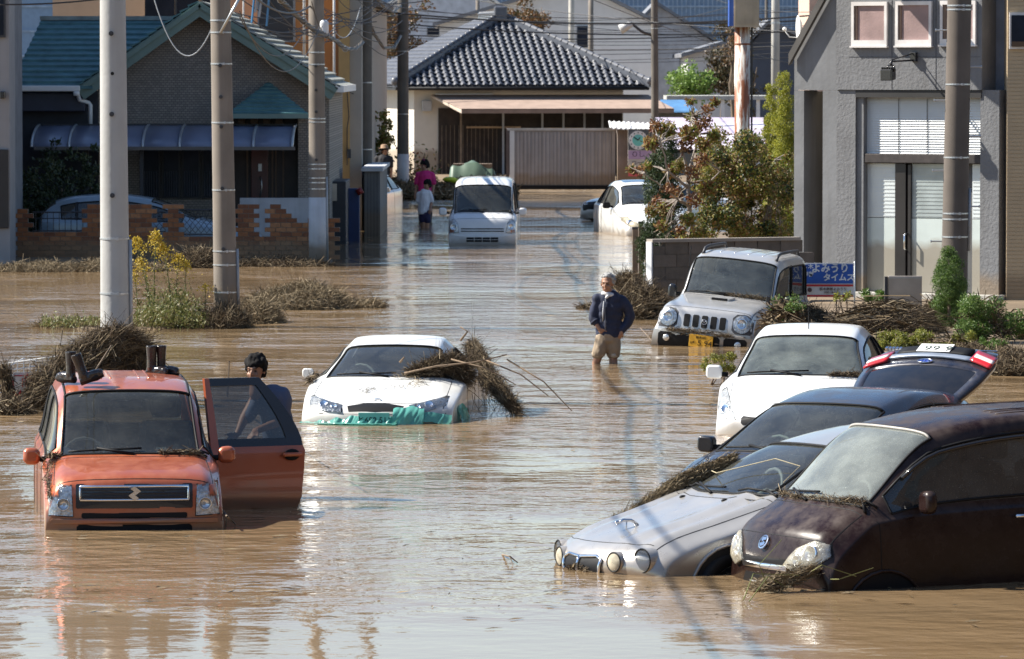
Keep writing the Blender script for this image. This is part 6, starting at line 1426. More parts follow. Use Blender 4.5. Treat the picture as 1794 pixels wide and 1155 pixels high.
mb = MB(); mb.tube([F(U(1584),-.10,HH(440,1)), F(U(1583),-.03,HH(436,1)), F(U(1583),-.03,HH(412,1)), F(U(1584),-.10,HH(408,1))], .014, 7); mb.build('door_handle', M_chrome, GB, True)
mb = MB(); fbox(mb, u0-.1, U(1760), -.6, .35, -.3, .25); mb.build('door_step', M_concrete, GB)
# three little windows with pale frames and rosy blinds
for i, (a, b, t, bt) in enumerate(((1496,1558,4,81),(1573,1636,3,80.5),(1651,1713,2,79))):
    ua, ub = U(a), U(b); za_, zb2 = HH(t,U(a)), HH(bt,U(a)); w = .06
    f = MB(); k_ = .045
    for (p, q, r_, s_) in ((ua,ub,zb2,zb2+.09),(ua,ub,za_-.06,za_),(ua,ua+k_,zb2+.09,za_-.06),(ub-k_,ub,zb2+.09,za_-.06)): fbox(f, p, q, w-.002, w+.05, r_, s_)
    fo = f.build('window', mat('ivory_window_frame', (.62,.59,.57), .5), GB)
    f = MB(); fbox(f, ua+k_, ub-k_, w+.001, w+.012, zb2+.09, za_-.06); f.build('blind', mat('rosy_blind', (.27,.185,.175), .6, bump=.003, bscale=30), fo)
    f = MB(); fbox(f, ua+k_, ua+k_+.05, w+.012, w+.03, zb2+.09, za_-.06); f.build('sash', mat('brown_sash', (.16,.10,.07), .5), fo)
    f = MB(); fbox(f, ua-.015, ub+.015, w, w+.075, zb2-.025, zb2-.001); f.build('sill', mat('ivory_window_frame', (.62,.59,.57), .5), fo)
for px in (1565,1642): mb = MB(); fbox(mb, U(px)-.005, U(px)+.005, .0605, .064, HH(156,1), HH(1,1)); mb.build('panel_joint', M_darksteel, GB)
mb = MB(); fbox(mb, U(1490), U(1720), .0605, .064, HH(100,1)-.003, HH(100,1)+.003); mb.build('panel_joint', M_darksteel, GB)
# unseen overhang slab, shaped to cast the diagonal shadow on the upper wall
mb = MB(); A_ = F(U(1478),.0,5.75); B_ = F(U(1740),.0,4.95); 
mb.prism([F(-.35,-.5,6.0), F(.62,-.5,5.36), F(1.0,-.5,5.13), F(1.0,-.5,5.28), F(-.35,-.5,6.18)], FN*1.7); mb.build('shadow_verge', mat('dark_roof_edge', (.07,.065,.06), .7), GB)
# floodlight on its bracket
fl = thing('floodlight', 'black floodlight on a bracket arm below the little windows', 'lamp', FO); ul = U(1605)
mb = MB(); fbox(mb, ul-.05, ul+.05, .061, .13, HH(108,1), HH(92,1)); mb.build('wall_plate', M_blackgloss, fl, bevel=.005)
e1 = F(ul-.12,.62,HH(108,1)); mb = MB(); mb.tube([F(ul,.12,HH(106,1)), e1], .016, 7); mb.tube([F(ul,.12,HH(94,1)), e1+Vector((0,0,.02))], .010, 6); mb.build('arm', M_blackgloss, fl, True)
mb = MB(); mb.tube([e1, e1-Vector((0,0,.06))], .022, 8); mb.tube([e1-Vector((0,0,.06))-FT*.06, e1-Vector((0,0,.06))+FT*.06], .012, 6); mb.tube([e1-Vector((0,0,.06))-FT*.06, e1-Vector((0,0,.16))-FT*.06], .012, 6); mb.tube([e1-Vector((0,0,.06))+FT*.06, e1-Vector((0,0,.16))+FT*.06], .012, 6); mb.build('yoke', M_blackgloss, fl, True)
c = e1-Vector((0,0,.20)); mb = MB(); mb.obox(c-FT*.05, FT*.10, FN*.08+Vector((0,0,-.01)), (0,0,.09)); ho = mb.build('lamp_housing', M_blackgloss, fl, bevel=.015)
for q in range(5): mb = MB(); mb.obox(c-FT*(.13-q*.04)+Vector((0,0,.095)), FT*.006, FN*.07, (0,0,.015)); mb.build('cooling_fin', M_blackgloss, ho)
# building next door: fine tan siding
TB = thing('tan_building', 'tan sided house at the right edge beside the grey building', 'house', (XX(1764,84.6),84.6,0)); TX = lambda px: XX(px,84.6)-XX(1764,84.6)
mb = MB(); mb.box(0, 6, -.0, 6, -.3, 8); mb.build('wall', mat('tan_siding', (.40,.31,.20), .8, var=.05, mud=.6), TB)
mb = MB()
for q in range(120): mb.box(.0, 5.9, -.006, -.001, -.2+q*.06, -.2+q*.06+.045)
mb.build('siding_boards', mat('tan_siding', (.40,.31,.20), .8), TB)['kind'] = 'stuff'
mb = MB(); mb.box(TX(1767),TX(1835),-.06,-.008,ZZ(86,84.6),ZZ(22,84.6)); w = mb.build('window', mat('ivory_window_frame', (.62,.59,.57), .5), TB); mb = MB(); mb.box(TX(1770),TX(1830),-.075,-.062,ZZ(82,84.6),ZZ(27,84.6)); mb.build('pane', M_darkglass, w); mb = MB(); mb.box(TX(1771),TX(1829),-.09,-.076,ZZ(82,84.6),ZZ(73,84.6)); mb.build('timber_lining', mat('brown_batten', (.09,.05,.025), .5), w)
# satellite dish on the roof edge
o = thing('satellite_dish', 'white satellite dish standing on the sloping roof edge', 'dish', PZ(1398,48,90)); mb = MB()
mb.lathe([(.001,.05),(.10,.035),(.19,.0),(.20,.0),(.10,.05),(.001,.065)], (0,0,0), 22, 'x'); d_ = mb.build('reflector', M_white, o, True); d_.rotation_euler = (R(12),0,R(8))
mb = MB(); mb.tube([(0,0,-.17),(-.14,0,-.16),(-.22,0,-.05)], .010, 6); mb.ball((-.22,0,-.03), .035, 8); mb.build('feed_arm', M_white, o, True); mb = MB(); mb.tube([(.05,0,0),(.12,0,-.05),(.12,0,-.5)], .018, 6); mb.build('mast', M_steel, o, True)
# ================================================================== garden on the right, plants, debris
def at(px, py, h=0.0): return P(px, py, h)
# block wall behind the off road car
W0 = Vector((XX(1141,83.5),83.5,0)); blk = [mat('concrete_block_'+n, c, .9, var=.15, scale=6, bump=.004, bscale=40, mud=.5, streak=.2) for n, c in (('a',(.13,.108,.09)),('b',(.105,.088,.073)))]
cw = thing('block_wall', 'brown concrete block wall behind the off road car', 'wall', W0); dr = (Vector((XX(1395,84.6),84.6,0))-W0); Lw = dr.length; dr.normalize(); dn = Vector((dr.y,-dr.x,0))
for m_ in range(1):
    for r in range(8):
        for c in range(int(Lw/.4)+1):
            x = c*.4+(.2 if r % 2 else 0)
            if x > Lw: continue
            mb = MB(); mb.obox(dr*(x+.2 if True else x)+Vector((0,0,-.45+r*.195+.0975)), dr*.192, dn*.075, (0,0,.0915)); mb.build('block', blk[(r*3+c) % 2], cw)
mb = MB(); mb.obox(dr*(Lw/2)+Vector((0,0,.30)), dr*Lw/2, dn*.066, (0,0,.74)); mb.build('mortar', blk[1], cw)
mb = MB(); mb.obox(dr*(Lw/2)+Vector((0,0,1.125)), dr*(Lw/2+.03), dn*.10, (0,0,.025)); mb.build('coping', mat('wall_coping', (.25,.22,.19), .85), cw)
mb = MB(); mb.obox(-dr*.03+Vector((0,0,.35)), dr*.012, dn*.09, (0,0,.76)); mb.build('end_strip', mat('pale_coping', (.45,.46,.48), .7), cw)
for i, (px, Y, t, w, lab) in enumerate(((1113,99,398,10,'short dark timber post in the water by the conifer'),(1123,97,388,9,'dark timber post between its two neighbours by the conifer'),(1134,95,392,8,'pale split timber post nearest the block wall'))):
    o = thing('timber_post', lab, 'post', (XX(px,Y),Y,-.5)); k = Y/FPX; mb = MB(); mb.box(-w/2*k,w/2*k,-.06,.06,0,ZZ(t,Y)+.5); mb.build('post', M_wood if i < 2 else mat('pale_wood', (.38,.30,.22), .8), o, bevel=.008)
    mb = MB(); mb.box(-w/2*k-.004,w/2*k+.004,-.064,.064,ZZ(t,Y)+.46,ZZ(t,Y)+.50); mb.build('cap', M_darksteel, o)
o = thing('iron_fence', 'short dark railing under the yellow-green conifer', 'fence', (XX(1372,98),98,0))
for q in range(9): mb = MB(); x = (-14+q*3.6)*98/FPX; mb.box(x-.008,x+.008,-.008,.008,.2,ZZ(398,98)); mb.build('bar', M_darksteel, o)
mb = MB(); mb.box(-.16,.18,-.01,.01,ZZ(400,98),ZZ(398,98)); mb.build('rail', M_darksteel, o)
# conifers
L_dark = leafmat('dark_conifer', [(.008,.020,.006),(.025,.05,.012),(.04,.075,.02),(.06,.09,.03)], .15)
L_gold = leafmat('golden_conifer', [(.16,.18,.015),(.30,.32,.03),(.42,.40,.05),(.12,.15,.02)], .3)
L_green = leafmat('garden_green', [(.03,.075,.012),(.07,.14,.02),(.12,.20,.035),(.17,.24,.06)], .25)
L_yel = leafmat('hedge_yellow_green', [(.14,.16,.02),(.24,.25,.035),(.34,.33,.06),(.09,.13,.02),(.22,.17,.07)], .3)
L_auburn = leafmat('autumn_leaves', [(.20,.075,.03),(.13,.045,.03),(.26,.13,.04),(.10,.05,.035),(.30,.19,.06)], .35)
L_mix = leafmat('turning_leaves', [(.06,.09,.015),(.14,.17,.025),(.26,.26,.05),(.22,.12,.04),(.32,.24,.10),(.08,.10,.02)], .35)
L_brown = leafmat('brown_tree_leaves', [(.13,.06,.025),(.20,.10,.035),(.08,.055,.02),(.06,.06,.02)], .3)
L_lime = leafmat('lime_leaves', [(.10,.18,.03),(.16,.26,.05),(.22,.32,.07)], .35)
shrub_cone('conifer', 'dense dark green conifer behind the reddish tree', 'conifer', (XX(1160,94.5),94.5,0), .86, ZZ(212,94.5), 24000, L_dark, .05, 1, 'col', lobes=36)
shrub_cone('conifer', 'tall yellow-green columnar conifer against the grey building', 'conifer', (XX(1374,98),98,0), .60, ZZ(128,98), 26000, L_gold, .042, 2, 'col', lobes=44)
shrub_cone('conifer', 'slimmer yellow-green conifer left of the tall one', 'conifer', (XX(1352,99),99,0), .48, ZZ(150,99), 20000, L_gold, .042, 3, 'col', lobes=40)
# the reddish tree: forked trunk, open crown
def tree(label, base, limbs, cl, m2s, seed, name='tree', tw=260):
    rng = random.Random(seed); o = thing(name, label, 'tree', base); mb = MB(); B_ = Vector(base)
    for (a, b, r0, r1) in limbs: limb(mb, Vector(a)-B_, Vector(b)-B_, r0, r1, rng, 6, .035)
    for (x, y, z, r) in cl:
        for _ in range(3):
            c = Vector((x, y, z))-B_; s = min(limbs, key=lambda q: (Vector(q[1])-Vector((x,y,z))).length); limb(mb, Vector(s[1])-B_, c+Vector((rng.gauss(0,1),rng.gauss(0,1),rng.gauss(0,1)))*r*.6, .012, .004, rng, 4, .08, 4)
    mb.build('trunk', mat('pale_bark', (.22,.19,.165), .85, var=.3, scale=12), o, True)
    for (m, n, size, sub) in m2s:
        mb = MB(); cc_ = [(x-B_.x, y-B_.y, z-B_.z, r) for i, (x, y, z, r) in enumerate(cl) if sub(i)]
        if cc_: clumps(mb, cc_, n, size, rng, .62, -.2, .25); mb.build('crown', m, o)
    return o
T = lambda px, py, Y: tuple(PZ(px, py, Y))
base = Vector(T(1218,432,91)); base.z = 0
rt = [( tuple(base), T(1208,370,91), .055,.045), (T(1208,370,91), T(1206,320,91), .045,.035), (T(1206,320,91), T(1196,265,91), .035,.018), (T(1206,330,91), T(1170,300,90.7), .028,.018), (T(1170,300,90.7), T(1158,250,90.6), .018,.010),
      (T(1208,362,91), T(1188,350,90.8), .03,.022), (T(1188,350,90.8), T(1130,305,90.5), .016,.008), (T(1207,345,91), T(1224,348,91.3), .02,.012), (T(1206,300,91), T(1225,235,91.3), .02,.010), (T(1196,265,91), T(1212,205,91.2), .014,.006), (T(1225,235,91.3), T(1245,185,91.4), .010,.005), (T(1207,355,91), T(1262,300,91.5), .02,.009)]
rng2 = random.Random(9); cl = []
for (px, py, r) in ((1168,228,.16),(1150,222,.14),(1140,250,.14),(1185,240,.14),(1206,232,.16),(1225,222,.14),(1214,205,.12),(1240,192,.10),(1252,180,.08),(1222,188,.09),(1208,178,.07),(1235,212,.13),(1252,238,.13),(1200,256,.15),(1230,252,.13),(1160,262,.12),
                    (1107,297,.08),(1122,300,.09),(1135,290,.08),(1150,352,.13),(1166,366,.15),(1178,384,.15),(1160,395,.10),(1185,340,.12),(1205,385,.14),(1190,405,.12),(1140,370,.10),(1176,412,.10),(1175,300,.10),(1212,300,.14),(1225,410,.15),(1215,350,.14),(1240,330,.16),(1150,410,.12),(1195,420,.13),(1230,280,.15),(1190,290,.13),(1170,330,.13)):
    cl.append(T(px, py, 91+rng2.uniform(-.4,.4))+(r,))
tree('open crowned tree with reddish brown leaves and pale forked trunk', tuple(base), rt, cl, [(L_auburn, 2100, .072, lambda i: i % 3 != 0), (L_mix, 3200, .072, lambda i: i % 2 == 0)], 4)
base = Vector(T(1290,430,93)); base.z = 0; cl = []
for k in range(105):
    px = rng2.uniform(1225,1380); py = rng2.uniform(235,418); 
    if py < 290 and (px > 1335 or px < 1245): continue
    cl.append(T(px, py, 93+rng2.uniform(-.9,.9))+(rng2.uniform(.15,.26),))
bt = [(tuple(base), T(1285,350,93), .04,.025), (T(1285,350,93), T(1265,290,93), .025,.01), (T(1285,350,93), T(1310,300,93), .025,.01), (tuple(base+Vector((.2,0,0))), T(1350,330,93), .03,.012), (tuple(base+Vector((-.2,0,0))), T(1240,340,93), .025,.012)]
tree('bushy tree with mixed green and rusty leaves in front of the rusty column', tuple(base), bt, cl, [(L_mix, 21000, .060, lambda i: True), (L_auburn, 1300, .07, lambda i: i % 4 == 0), (L_dark, 4500, .07, lambda i: i % 3 == 1)], 5, 'small_tree')
base = Vector(T(1362,425,96)); base.z = 0; cl = [T(px, py, 96+rng2.uniform(-.2,.2))+(r,) for (px, py, r) in ((1352,285,.14),(1370,295,.14),(1360,320,.12),(1340,372,.12),(1376,350,.13),(1352,350,.1),(1380,275,.08),(1368,380,.1))]
tree('thin leafy young tree below the yellow-green conifers', tuple(base), [(tuple(base), T(1366,350,96), .05,.035), (T(1366,350,96), T(1358,280,96), .03,.01)], cl, [(L_mix, 1500, .08, lambda i: True)], 6, 'small_tree')
# distant trees
for (px, py, Y, w, h, n, m, lab, sd) in ((692,60,215,2.0,2.6,2600,L_brown,'brown autumn tree behind the dark poles',1),(926,34,222,1.9,1.5,2600,L_brown,'round rusty autumn tree above the tiled roof',2),(1205,150,200,1.7,1.1,2400,L_lime,'bright green bush between the lamp pole and the dark tree',3),
                                 (1266,115,205,1.9,2.6,3400,leafmat('dark_autumn', [(.045,.045,.018),(.10,.06,.03),(.03,.04,.015),(.14,.09,.03)], .2),'dark olive and russet tree left of the rusty column',4),(1305,140,206,1.3,1.6,1500,leafmat('dark_autumn', [], .2),'lower dark tree right of the rusty column',5),(1283,75,203,.8,1.2,700,L_brown,'small russet treetop beside the sign box',7),
                                 (672,240,150,.62,1.3,1500,L_mix,'bush with yellow-green leaves beside the cream house',6)):
    rng3 = random.Random(sd); c = PZ(px, py, Y); o = thing('tree', lab, 'tree', (c.x, Y, 0)); mb = MB(); limb(mb, (0,0,0), (0,0,c.z), .12, .04, rng3, 6, .02)
    for q in range(5): limb(mb, (0,0,c.z*.6), (rng3.uniform(-w,w)*.35, rng3.uniform(-.5,.5), c.z+rng3.uniform(-.3,.5)*h), .05, .015, rng3, 4)
    mb.build('trunk', M_wood, o, True); cl = [(rng3.gauss(0,w*.24), rng3.gauss(0,w*.24), c.z+rng3.gauss(0,h*.24), rng3.uniform(.14,.26)*w) for _ in range(22)]
    mb = MB(); clumps(mb, cl, n, .13 if w > 1 else .09, rng3, .7, 0, .3); mb.build('crown', m, o)
# round clipped shrub and the other garden plants
shrub_cone('round_shrub', 'clipped green egg-shaped shrub in front of the climbing-peg pole', 'shrub', (XX(1664,76),76,.05), .52, ZZ(436,76)-.05, 22000, L_green, .028, 8, 'round', lobes=30)
def bush(label, px, py, Y, rx, rz, n, m, size=.05, seed=0, name='bush', extra=None, k=16):
    rng = random.Random(seed); c = PZ(px, py, Y); o = thing(name, label, 'bush', (c.x, Y, max(0,c.z-rz))); cz = rz
    mb = MB()
    for q in range(7): limb(mb, (rng.uniform(-.1,.1),0,-.15), (rng.uniform(-rx,rx)*.8, rng.uniform(-.2,.2), cz+rng.uniform(-.3,.7)*rz), .012, .004, rng, 4, .08, 4)
    mb.build('stems', M_wood, o, True); cl = [(rng.uniform(-rx,rx)*.8, rng.uniform(-.35,.35), cz+rng.uniform(-.75,.6)*rz, rng.uniform(.3,.5)*rz) for _ in range(k)]
    mb = MB(); clumps(mb, cl, n, size, rng, .4, .6, .3); mb.build('leaves', m, o)
    if extra: mb = MB(); sticks(mb, (0,0,0), rx, .3, rz*2, extra, rng=rng, ln=(.1,.4)); mb.build('caught_straw', M_twig, o)
    return o
bush('flattened green bush strewn with twigs at the right, before the tan house', 1722,548,71.5,.34,.36,11000,L_green,.036,1,extra=260)
bush('leafy green bush cut by the right edge of the frame', 1782,566,72.5,.25,.22,2400,L_green,.045,2,extra=160)
bush('small dark bush left of the metal panel', 1527,520,79,.22,.12,1300,L_green,.05,3)
bush('small sprig of greenery before the sign board corner', 1474,522,77.5,.12,.10,500,L_yel,.045,4)
bush('green bush pushed against the front of the off road car', 1372,546,73,.28,.22,3000,L_green,.04,5,extra=500)
bush('round yellow-green bush in the water left of the white hatchback', 1257,634,63.5,.24,.12,2400,L_yel,.032,6)
bush('low green bush peeping out of the straw right of the black tailgate', 1742,606,68.5,.16,.10,1200,L_green,.04,9)
for i, (px, py, rx, rz, n) in enumerate(((1465,600,.40,.20,6500),(1530,602,.44,.21,7500),(1598,602,.40,.20,6500),(1668,604,.40,.19,5200),(1425,592,.24,.15,2600))):
    bush(['yellow-green hedge clump nearest the white hatchback roof','wide yellow-green hedge clump behind the open tailgate','yellow-green hedge clump right of the wide one','straw-littered hedge clump near the right edge','small hedge clump at the left end of the row'][i], px, py, 69.5+.3*i, rx, rz, n, L_yel, .035, 20+i, 'hedge_bush', extra=80 if i < 3 else 300)
hp = lambda px, py, h=.05: tuple(P(px, py, h))
heap('debris_heap', 'long rounded heap of brown straw below the metal panel', 'debris heap', hp(1555,588,.12), .66, .8, .50, 5200, 1, ln=(.2,.7), w=(.003,.008), dirn=.15, flat=.2)
heap('debris_heap', 'straw heap leaning on the foot of the clipped shrub', 'debris heap', hp(1668,572,.14), .34, .5, .50, 2600, 2, ln=(.2,.6), w=(.003,.008), dirn=.9, flat=.4)
heap('debris_heap', 'low twiggy debris along the water at the right edge', 'debris heap', hp(1765,648,.03), .45, .9, .28, 2600, 3, ln=(.1,.4))
heap('debris_heap', 'dark debris between the sign board and the off road car', 'debris heap', hp(1405,578,.12), .50, .8, .34, 2200, 4, ln=(.1,.5))
heap('debris_heap', 'tall debris heap stacked against the left end of the block wall', 'debris heap', (XX(1118,82.5),82.5,-.02), .42, .7, .62, 3200, 5, ln=(.15,.6), flat=.6)
heap('debris_heap', 'small leafy debris heap at the timber posts', 'debris heap', (XX(1096,93),93,-.02), .28, .4, .36, 900, 6, ln=(.15,.5), flat=.6)
heap('debris_heap', 'thin wet debris patch floating behind the standing man', 'debris heap', (XX(1046,85.5),85.5,0), .32, .35, .07, 260, 7, ln=(.1,.3))
heap('debris_heap', 'low twiggy debris behind the raised tailgate', 'debris heap', hp(1700,630,.05), .5, .5, .18, 1500, 8, ln=(.1,.4))
mb = MB(); mb.tube([hp(1430,560,.35), tuple(Vector(hp(1420,560,.40))), tuple(Vector(hp(1455,560,.55)))], .012, 5)
# sign board, metal panel
sg = thing('sign_board', 'blue and white Japanese sign board with a red line among the bushes', 'sign', (XX(1452,77.5),77.5,0)); k = 77.5/FPX; SX = lambda px: (px-1452)*k; SZ = lambda py: ZZ(py,77.5)
rz_ = R(-1.2); sg.rotation_euler = (0,0,0)
mb = MB(); mb.box(SX(1406),SX(1497),0,.02,SZ(521),SZ(461)); mb.build('board', mat('sign_white', (.66,.65,.62), .5, dust=.2), sg)
mb = MB(); mb.box(SX(1408),SX(1495),-.004,-.001,SZ(497),SZ(463)); mb.build('blue_field', mat('sign_royal_blue', (.02,.10,.42), .45, dust=.1), sg)
for a, b in ((502,498.5),(520,517)): mb = MB(); mb.box(SX(1408),SX(1495),-.004,-.001,SZ(a),SZ(b)); mb.build('red_line', mat('sign_red_ink', (.55,.03,.03), .45), sg)
for px in (1407,1498): mb = MB(); mb.tube([(SX(px),.03,0),(SX(px),.03,SZ(458))], .012, 7); mb.build('post', M_steel, sg, True)
WT_ = mat('sign_lettering_white', (.74,.74,.72), .5); IK = mat('sign_ink_dark', (.10,.05,.05), .5)
def st(s, px, py, h, m=WT_, sx=1.0, b=.004): 
    o = text_obj('sign_lettering', s, h*k, m, frame((SX(px),-.006,SZ(py)), (1,0,0), (0,0,1)), sg, .001, sx=sx, bold=.035 if m is WT_ else .01)
st('栃木', 1416, 467.5, 9.5); st('南部', 1417, 481, 9.5)
st('よみうり', 1455, 471, 17.5, sx=.95); st('タイムス', 1470, 487, 14, sx=.98)
st('栃木南部よみうり', 1460, 507, 6, IK); st('0282-28-5151', 1458, 512.5, 5, IK); mb = MB(); mb.lathe([(.001,-.008),(4*k,-.008),(4*k,-.002)], (SX(1419),0,SZ(508)), 16, 'y'); mb.build('round_mark', IK, sg)
o = thing('metal_cabinet', 'plain brushed metal cabinet standing in the bushes', 'cabinet', (XX(1583,78.5),78.5,0)); k2 = 78.5/FPX; mb = MB(); mb.box(-26*k2,33*k2,0,.12,0,ZZ(484,78.5)); mb.build('cabinet_body', mat('brushed_panel', (.42,.37,.32), .35, metal=.5, mud=.3), o, bevel=.006)
mb = MB(); mb.box(-32*k2,-27*k2,0,.12,0,ZZ(485,78.5)); mb.build('side_flange', M_darksteel, o); mb = MB(); mb.box(-26*k2,33*k2,-.006,-.001,ZZ(488,78.5),ZZ(486.5,78.5)); mb.build('top_fold', M_steel, o)
# ------------------------------------------------------------------ left side debris and the goldenrod strip
heap('debris_heap', 'larger straw mound in mid water right of the brown pole', 'debris heap', (XX(522,86),86,-.03), .92, 1.0, .46, 5200, 11, mats=M_twiglight, ln=(.12,.45))
heap('debris_heap', 'smaller straw mound just left of the larger one', 'debris heap', (XX(452,81),81,-.03), .33, .6, .40, 2200, 12, mats=M_twiglight, ln=(.12,.45))
heap('debris_heap', 'thin tail of straw trailing right of the larger mound', 'debris heap', (XX(645,86),86,-.0), .28, .35, .06, 300, 13, mats=M_twiglight)
heap('debris_heap', 'broken timber and straw piled on the brick wall foot', 'debris heap', (XX(345,103.5),103.5,-.03), .62, .6, .40, 1600, 14, ln=(.15,.7))
heap('debris_heap', 'weedy debris at the foot of the stepped brick wall end', 'debris heap', (XX(480,104),104,-.03), 1.2, .5, .22, 1500, 15, ln=(.1,.4))
for i, (px, w, h) in enumerate(((20,.45,.12),(68,.55,.20),(118,.42,.12),(160,.35,.24),(245,.6,.14))):
    heap('debris_heap', ['flat straw heap at the far left end of the brick wall','pale straw heap left of the thick pole, second from the edge','low straw heap third along the brick wall','taller straw clump beside the thick pole','low straw heap just right of the thick pole'][i], 'debris heap', (XX(px,101.5),101.5,-.02), w, .6, h, 900, 20+i, mats=M_twiglight, ln=(.1,.4))
heap('debris_heap', 'straw wrapped round the foot of the brown pole', 'debris heap', (XX(392,79.3),79.3,-.02), .36, .4, .36, 900, 31, ln=(.15,.6), flat=.9)
for i, (px, w, h) in enumerate(((130,.62,.10),(300,.62,.16),(235,.35,.12))):
    heap('debris_heap', ['low straw drift left of the thick pole foot','straw drift under the goldenrod','straw drift between thick pole and goldenrod'][i], 'debris heap', (XX(px,79.6),79.6,-.02), w, .5, h, 1100, 40+i, mats=M_twiglight, ln=(.1,.35))
# goldenrod and weeds
rng4 = random.Random(12); L_weed = leafmat('weed_leaves', [(.07,.09,.02),(.13,.15,.04),(.20,.19,.06),(.22,.17,.09)], .3); M_gold = leafmat('goldenrod_flowers', [(.42,.27,.02),(.50,.38,.04),(.30,.22,.03)], .3)
def goldenrod(px, top, label, lean=0, bloom=1.0):
    b = Vector((XX(px,79.4),79.4+rng4.uniform(-.3,.3),.0)); h = ZZ(top,79.4); o = thing('goldenrod', label, 'plant', b); mb = MB(); p1 = Vector((lean,0,h)); pts = [Vector((lean*t*t,0,h*t)) for t in np.linspace(0,1,8)]; mb.tube(pts, [.010-.006*i/7 for i in range(8)], 5); mb.build('stem', mat('weed_stem', (.10,.11,.04), .8), o, True)
    mb = MB()
    for t in np.linspace(.15,.9,60):
        p = Vector((lean*t*t,0,h*t)); leaf(mb, p+Vector((rng4.gauss(0,.02),rng4.gauss(0,.02),0)), .12*(1.15-t), rng4, .5, .25)
    mb.build('leaves', L_weed, o); mb = MB()
    for _ in range(int(300*bloom)):
        t = 1-abs(rng4.gauss(0,.09)); s = (1-t)*.5+.02; p = Vector((lean*t*t,0,h*t))+Vector((rng4.gauss(0,s),rng4.gauss(0,s),rng4.gauss(0,.02))); leaf(mb, p, .035, rng4, .2, .7)
    mb.build('flower_head', M_gold, o)
for (px, t, lab, ln_, bl) in ((268,408,'tallest goldenrod stem with a bright yellow head',.05,1.2),(262,418,'goldenrod stem just left of the tallest',-.22,.9),(300,428,'goldenrod with spreading head right of the tallest',-.15,1),(305,448,'shorter goldenrod right of the spreading one',.06,.8),(322,462,'short goldenrod at the right of the clump',.03,.5),(262,455,'low goldenrod behind the left stem',-.15,.8),(240,478,'lowest goldenrod by the thick pole',-.05,.4),(357,500,'thin pale weed stem beside the brown pole',.02,.25)): goldenrod(px, t, lab, ln_, bl)
mb = MB()
for _ in range(7000):
    px = rng4.triangular(225,375,300); x = XX(px,79.4); y = 79.4+rng4.gauss(0,.35); z = abs(rng4.gauss(0,.22))*max(.15, 1-((px-300)/85)**2)+.02; leaf(mb, (x,y,z), .07, rng4, .9, .22)
for _ in range(1200):
    px = rng4.uniform(75,180); leaf(mb, (XX(px,79.4),79.4+rng4.gauss(0,.3),abs(rng4.gauss(0,.05))+.02), .08, rng4, .9, .2)
tag(mb.build('weeds', L_weed), kind='stuff')
for (px, py, h, lab) in ((30,508,.10,'short reed stub in the water at the left'),(135,505,.30,'thin bent reed left of the thick pole'),(118,480,.28,'pale bent reed near the left straw drift')):
    b = P(px, 560, 0); mb = MB(); mb.tube([b, b+Vector((-.03,0,h*.6)), b+Vector((-.10,0,h))], .006, 5); o = mb.build('reed', mat('reed_stalk', (.34,.29,.18), .8)); tag(o, lab, 'reed')
# ================================================================== straw caught on the cars
def straw_along(name, label, pts, r, n, seed=0, ln=(.08,.3), w=(.002,.005), m=None, spread=.5, core=True, wild=.6, parent=None):
    rng = random.Random(seed); pts = [Vector(p) for p in pts]; o0 = pts[0].copy(); mb = MB(); rs = r if isinstance(r, (list,tuple)) else [r]*len(pts)
    if parent is None: o = thing(name, label, 'straw', o0)
    else: o = parent; o0 = Vector((0,0,0))
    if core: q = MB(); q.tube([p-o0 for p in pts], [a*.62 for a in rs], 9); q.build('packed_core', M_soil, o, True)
    for _ in range(n):
        t = rng.random()*(len(pts)-1); i = min(int(t), len(pts)-2); f = t-i; c = pts[i].lerp(pts[i+1], f)-o0; rr = rs[i]+(rs[i+1]-rs[i])*f; ax = (pts[i+1]-pts[i]).normalized()
        off = Vector((rng.gauss(0,1),rng.gauss(0,1),rng.gauss(0,1))); off = (off-ax*off.dot(ax)).normalized()*rr*rng.uniform(.45,1.0)
        d = (ax*(1 if rng.random() < .5 else -1)+Vector((rng.gauss(0,1),rng.gauss(0,1),rng.gauss(0,1)))*spread).normalized()
        l = rng.uniform(*ln)*(2.2 if rng.random() < .05 else 1); wd = rng.uniform(*w); side = d.cross(Vector((rng.gauss(0,1),rng.gauss(0,1),rng.gauss(0,1)))).normalized(); s2 = side.cross(d)*wd; side = side*wd
        p0 = c+off-d*l/2; p2 = p0+d*l; pm = (p0+p2)/2+off*rng.gauss(0,wild)
        mb.add([p0-side,p0+side,pm-side,pm+side,pm+s2,p2], [(0,1,3,2),(2,3,5),(0,1,4),(4,2,5)])
    mb.build('straw', m or M_twig, o); return o
def twig(mb, pts, r=.008): mb.tube(pts, [r*(1-.5*i/(len(pts)-1)) for i in range(len(pts))], 5)
q = lambda px, py, Y: PZ(px, py, Y)
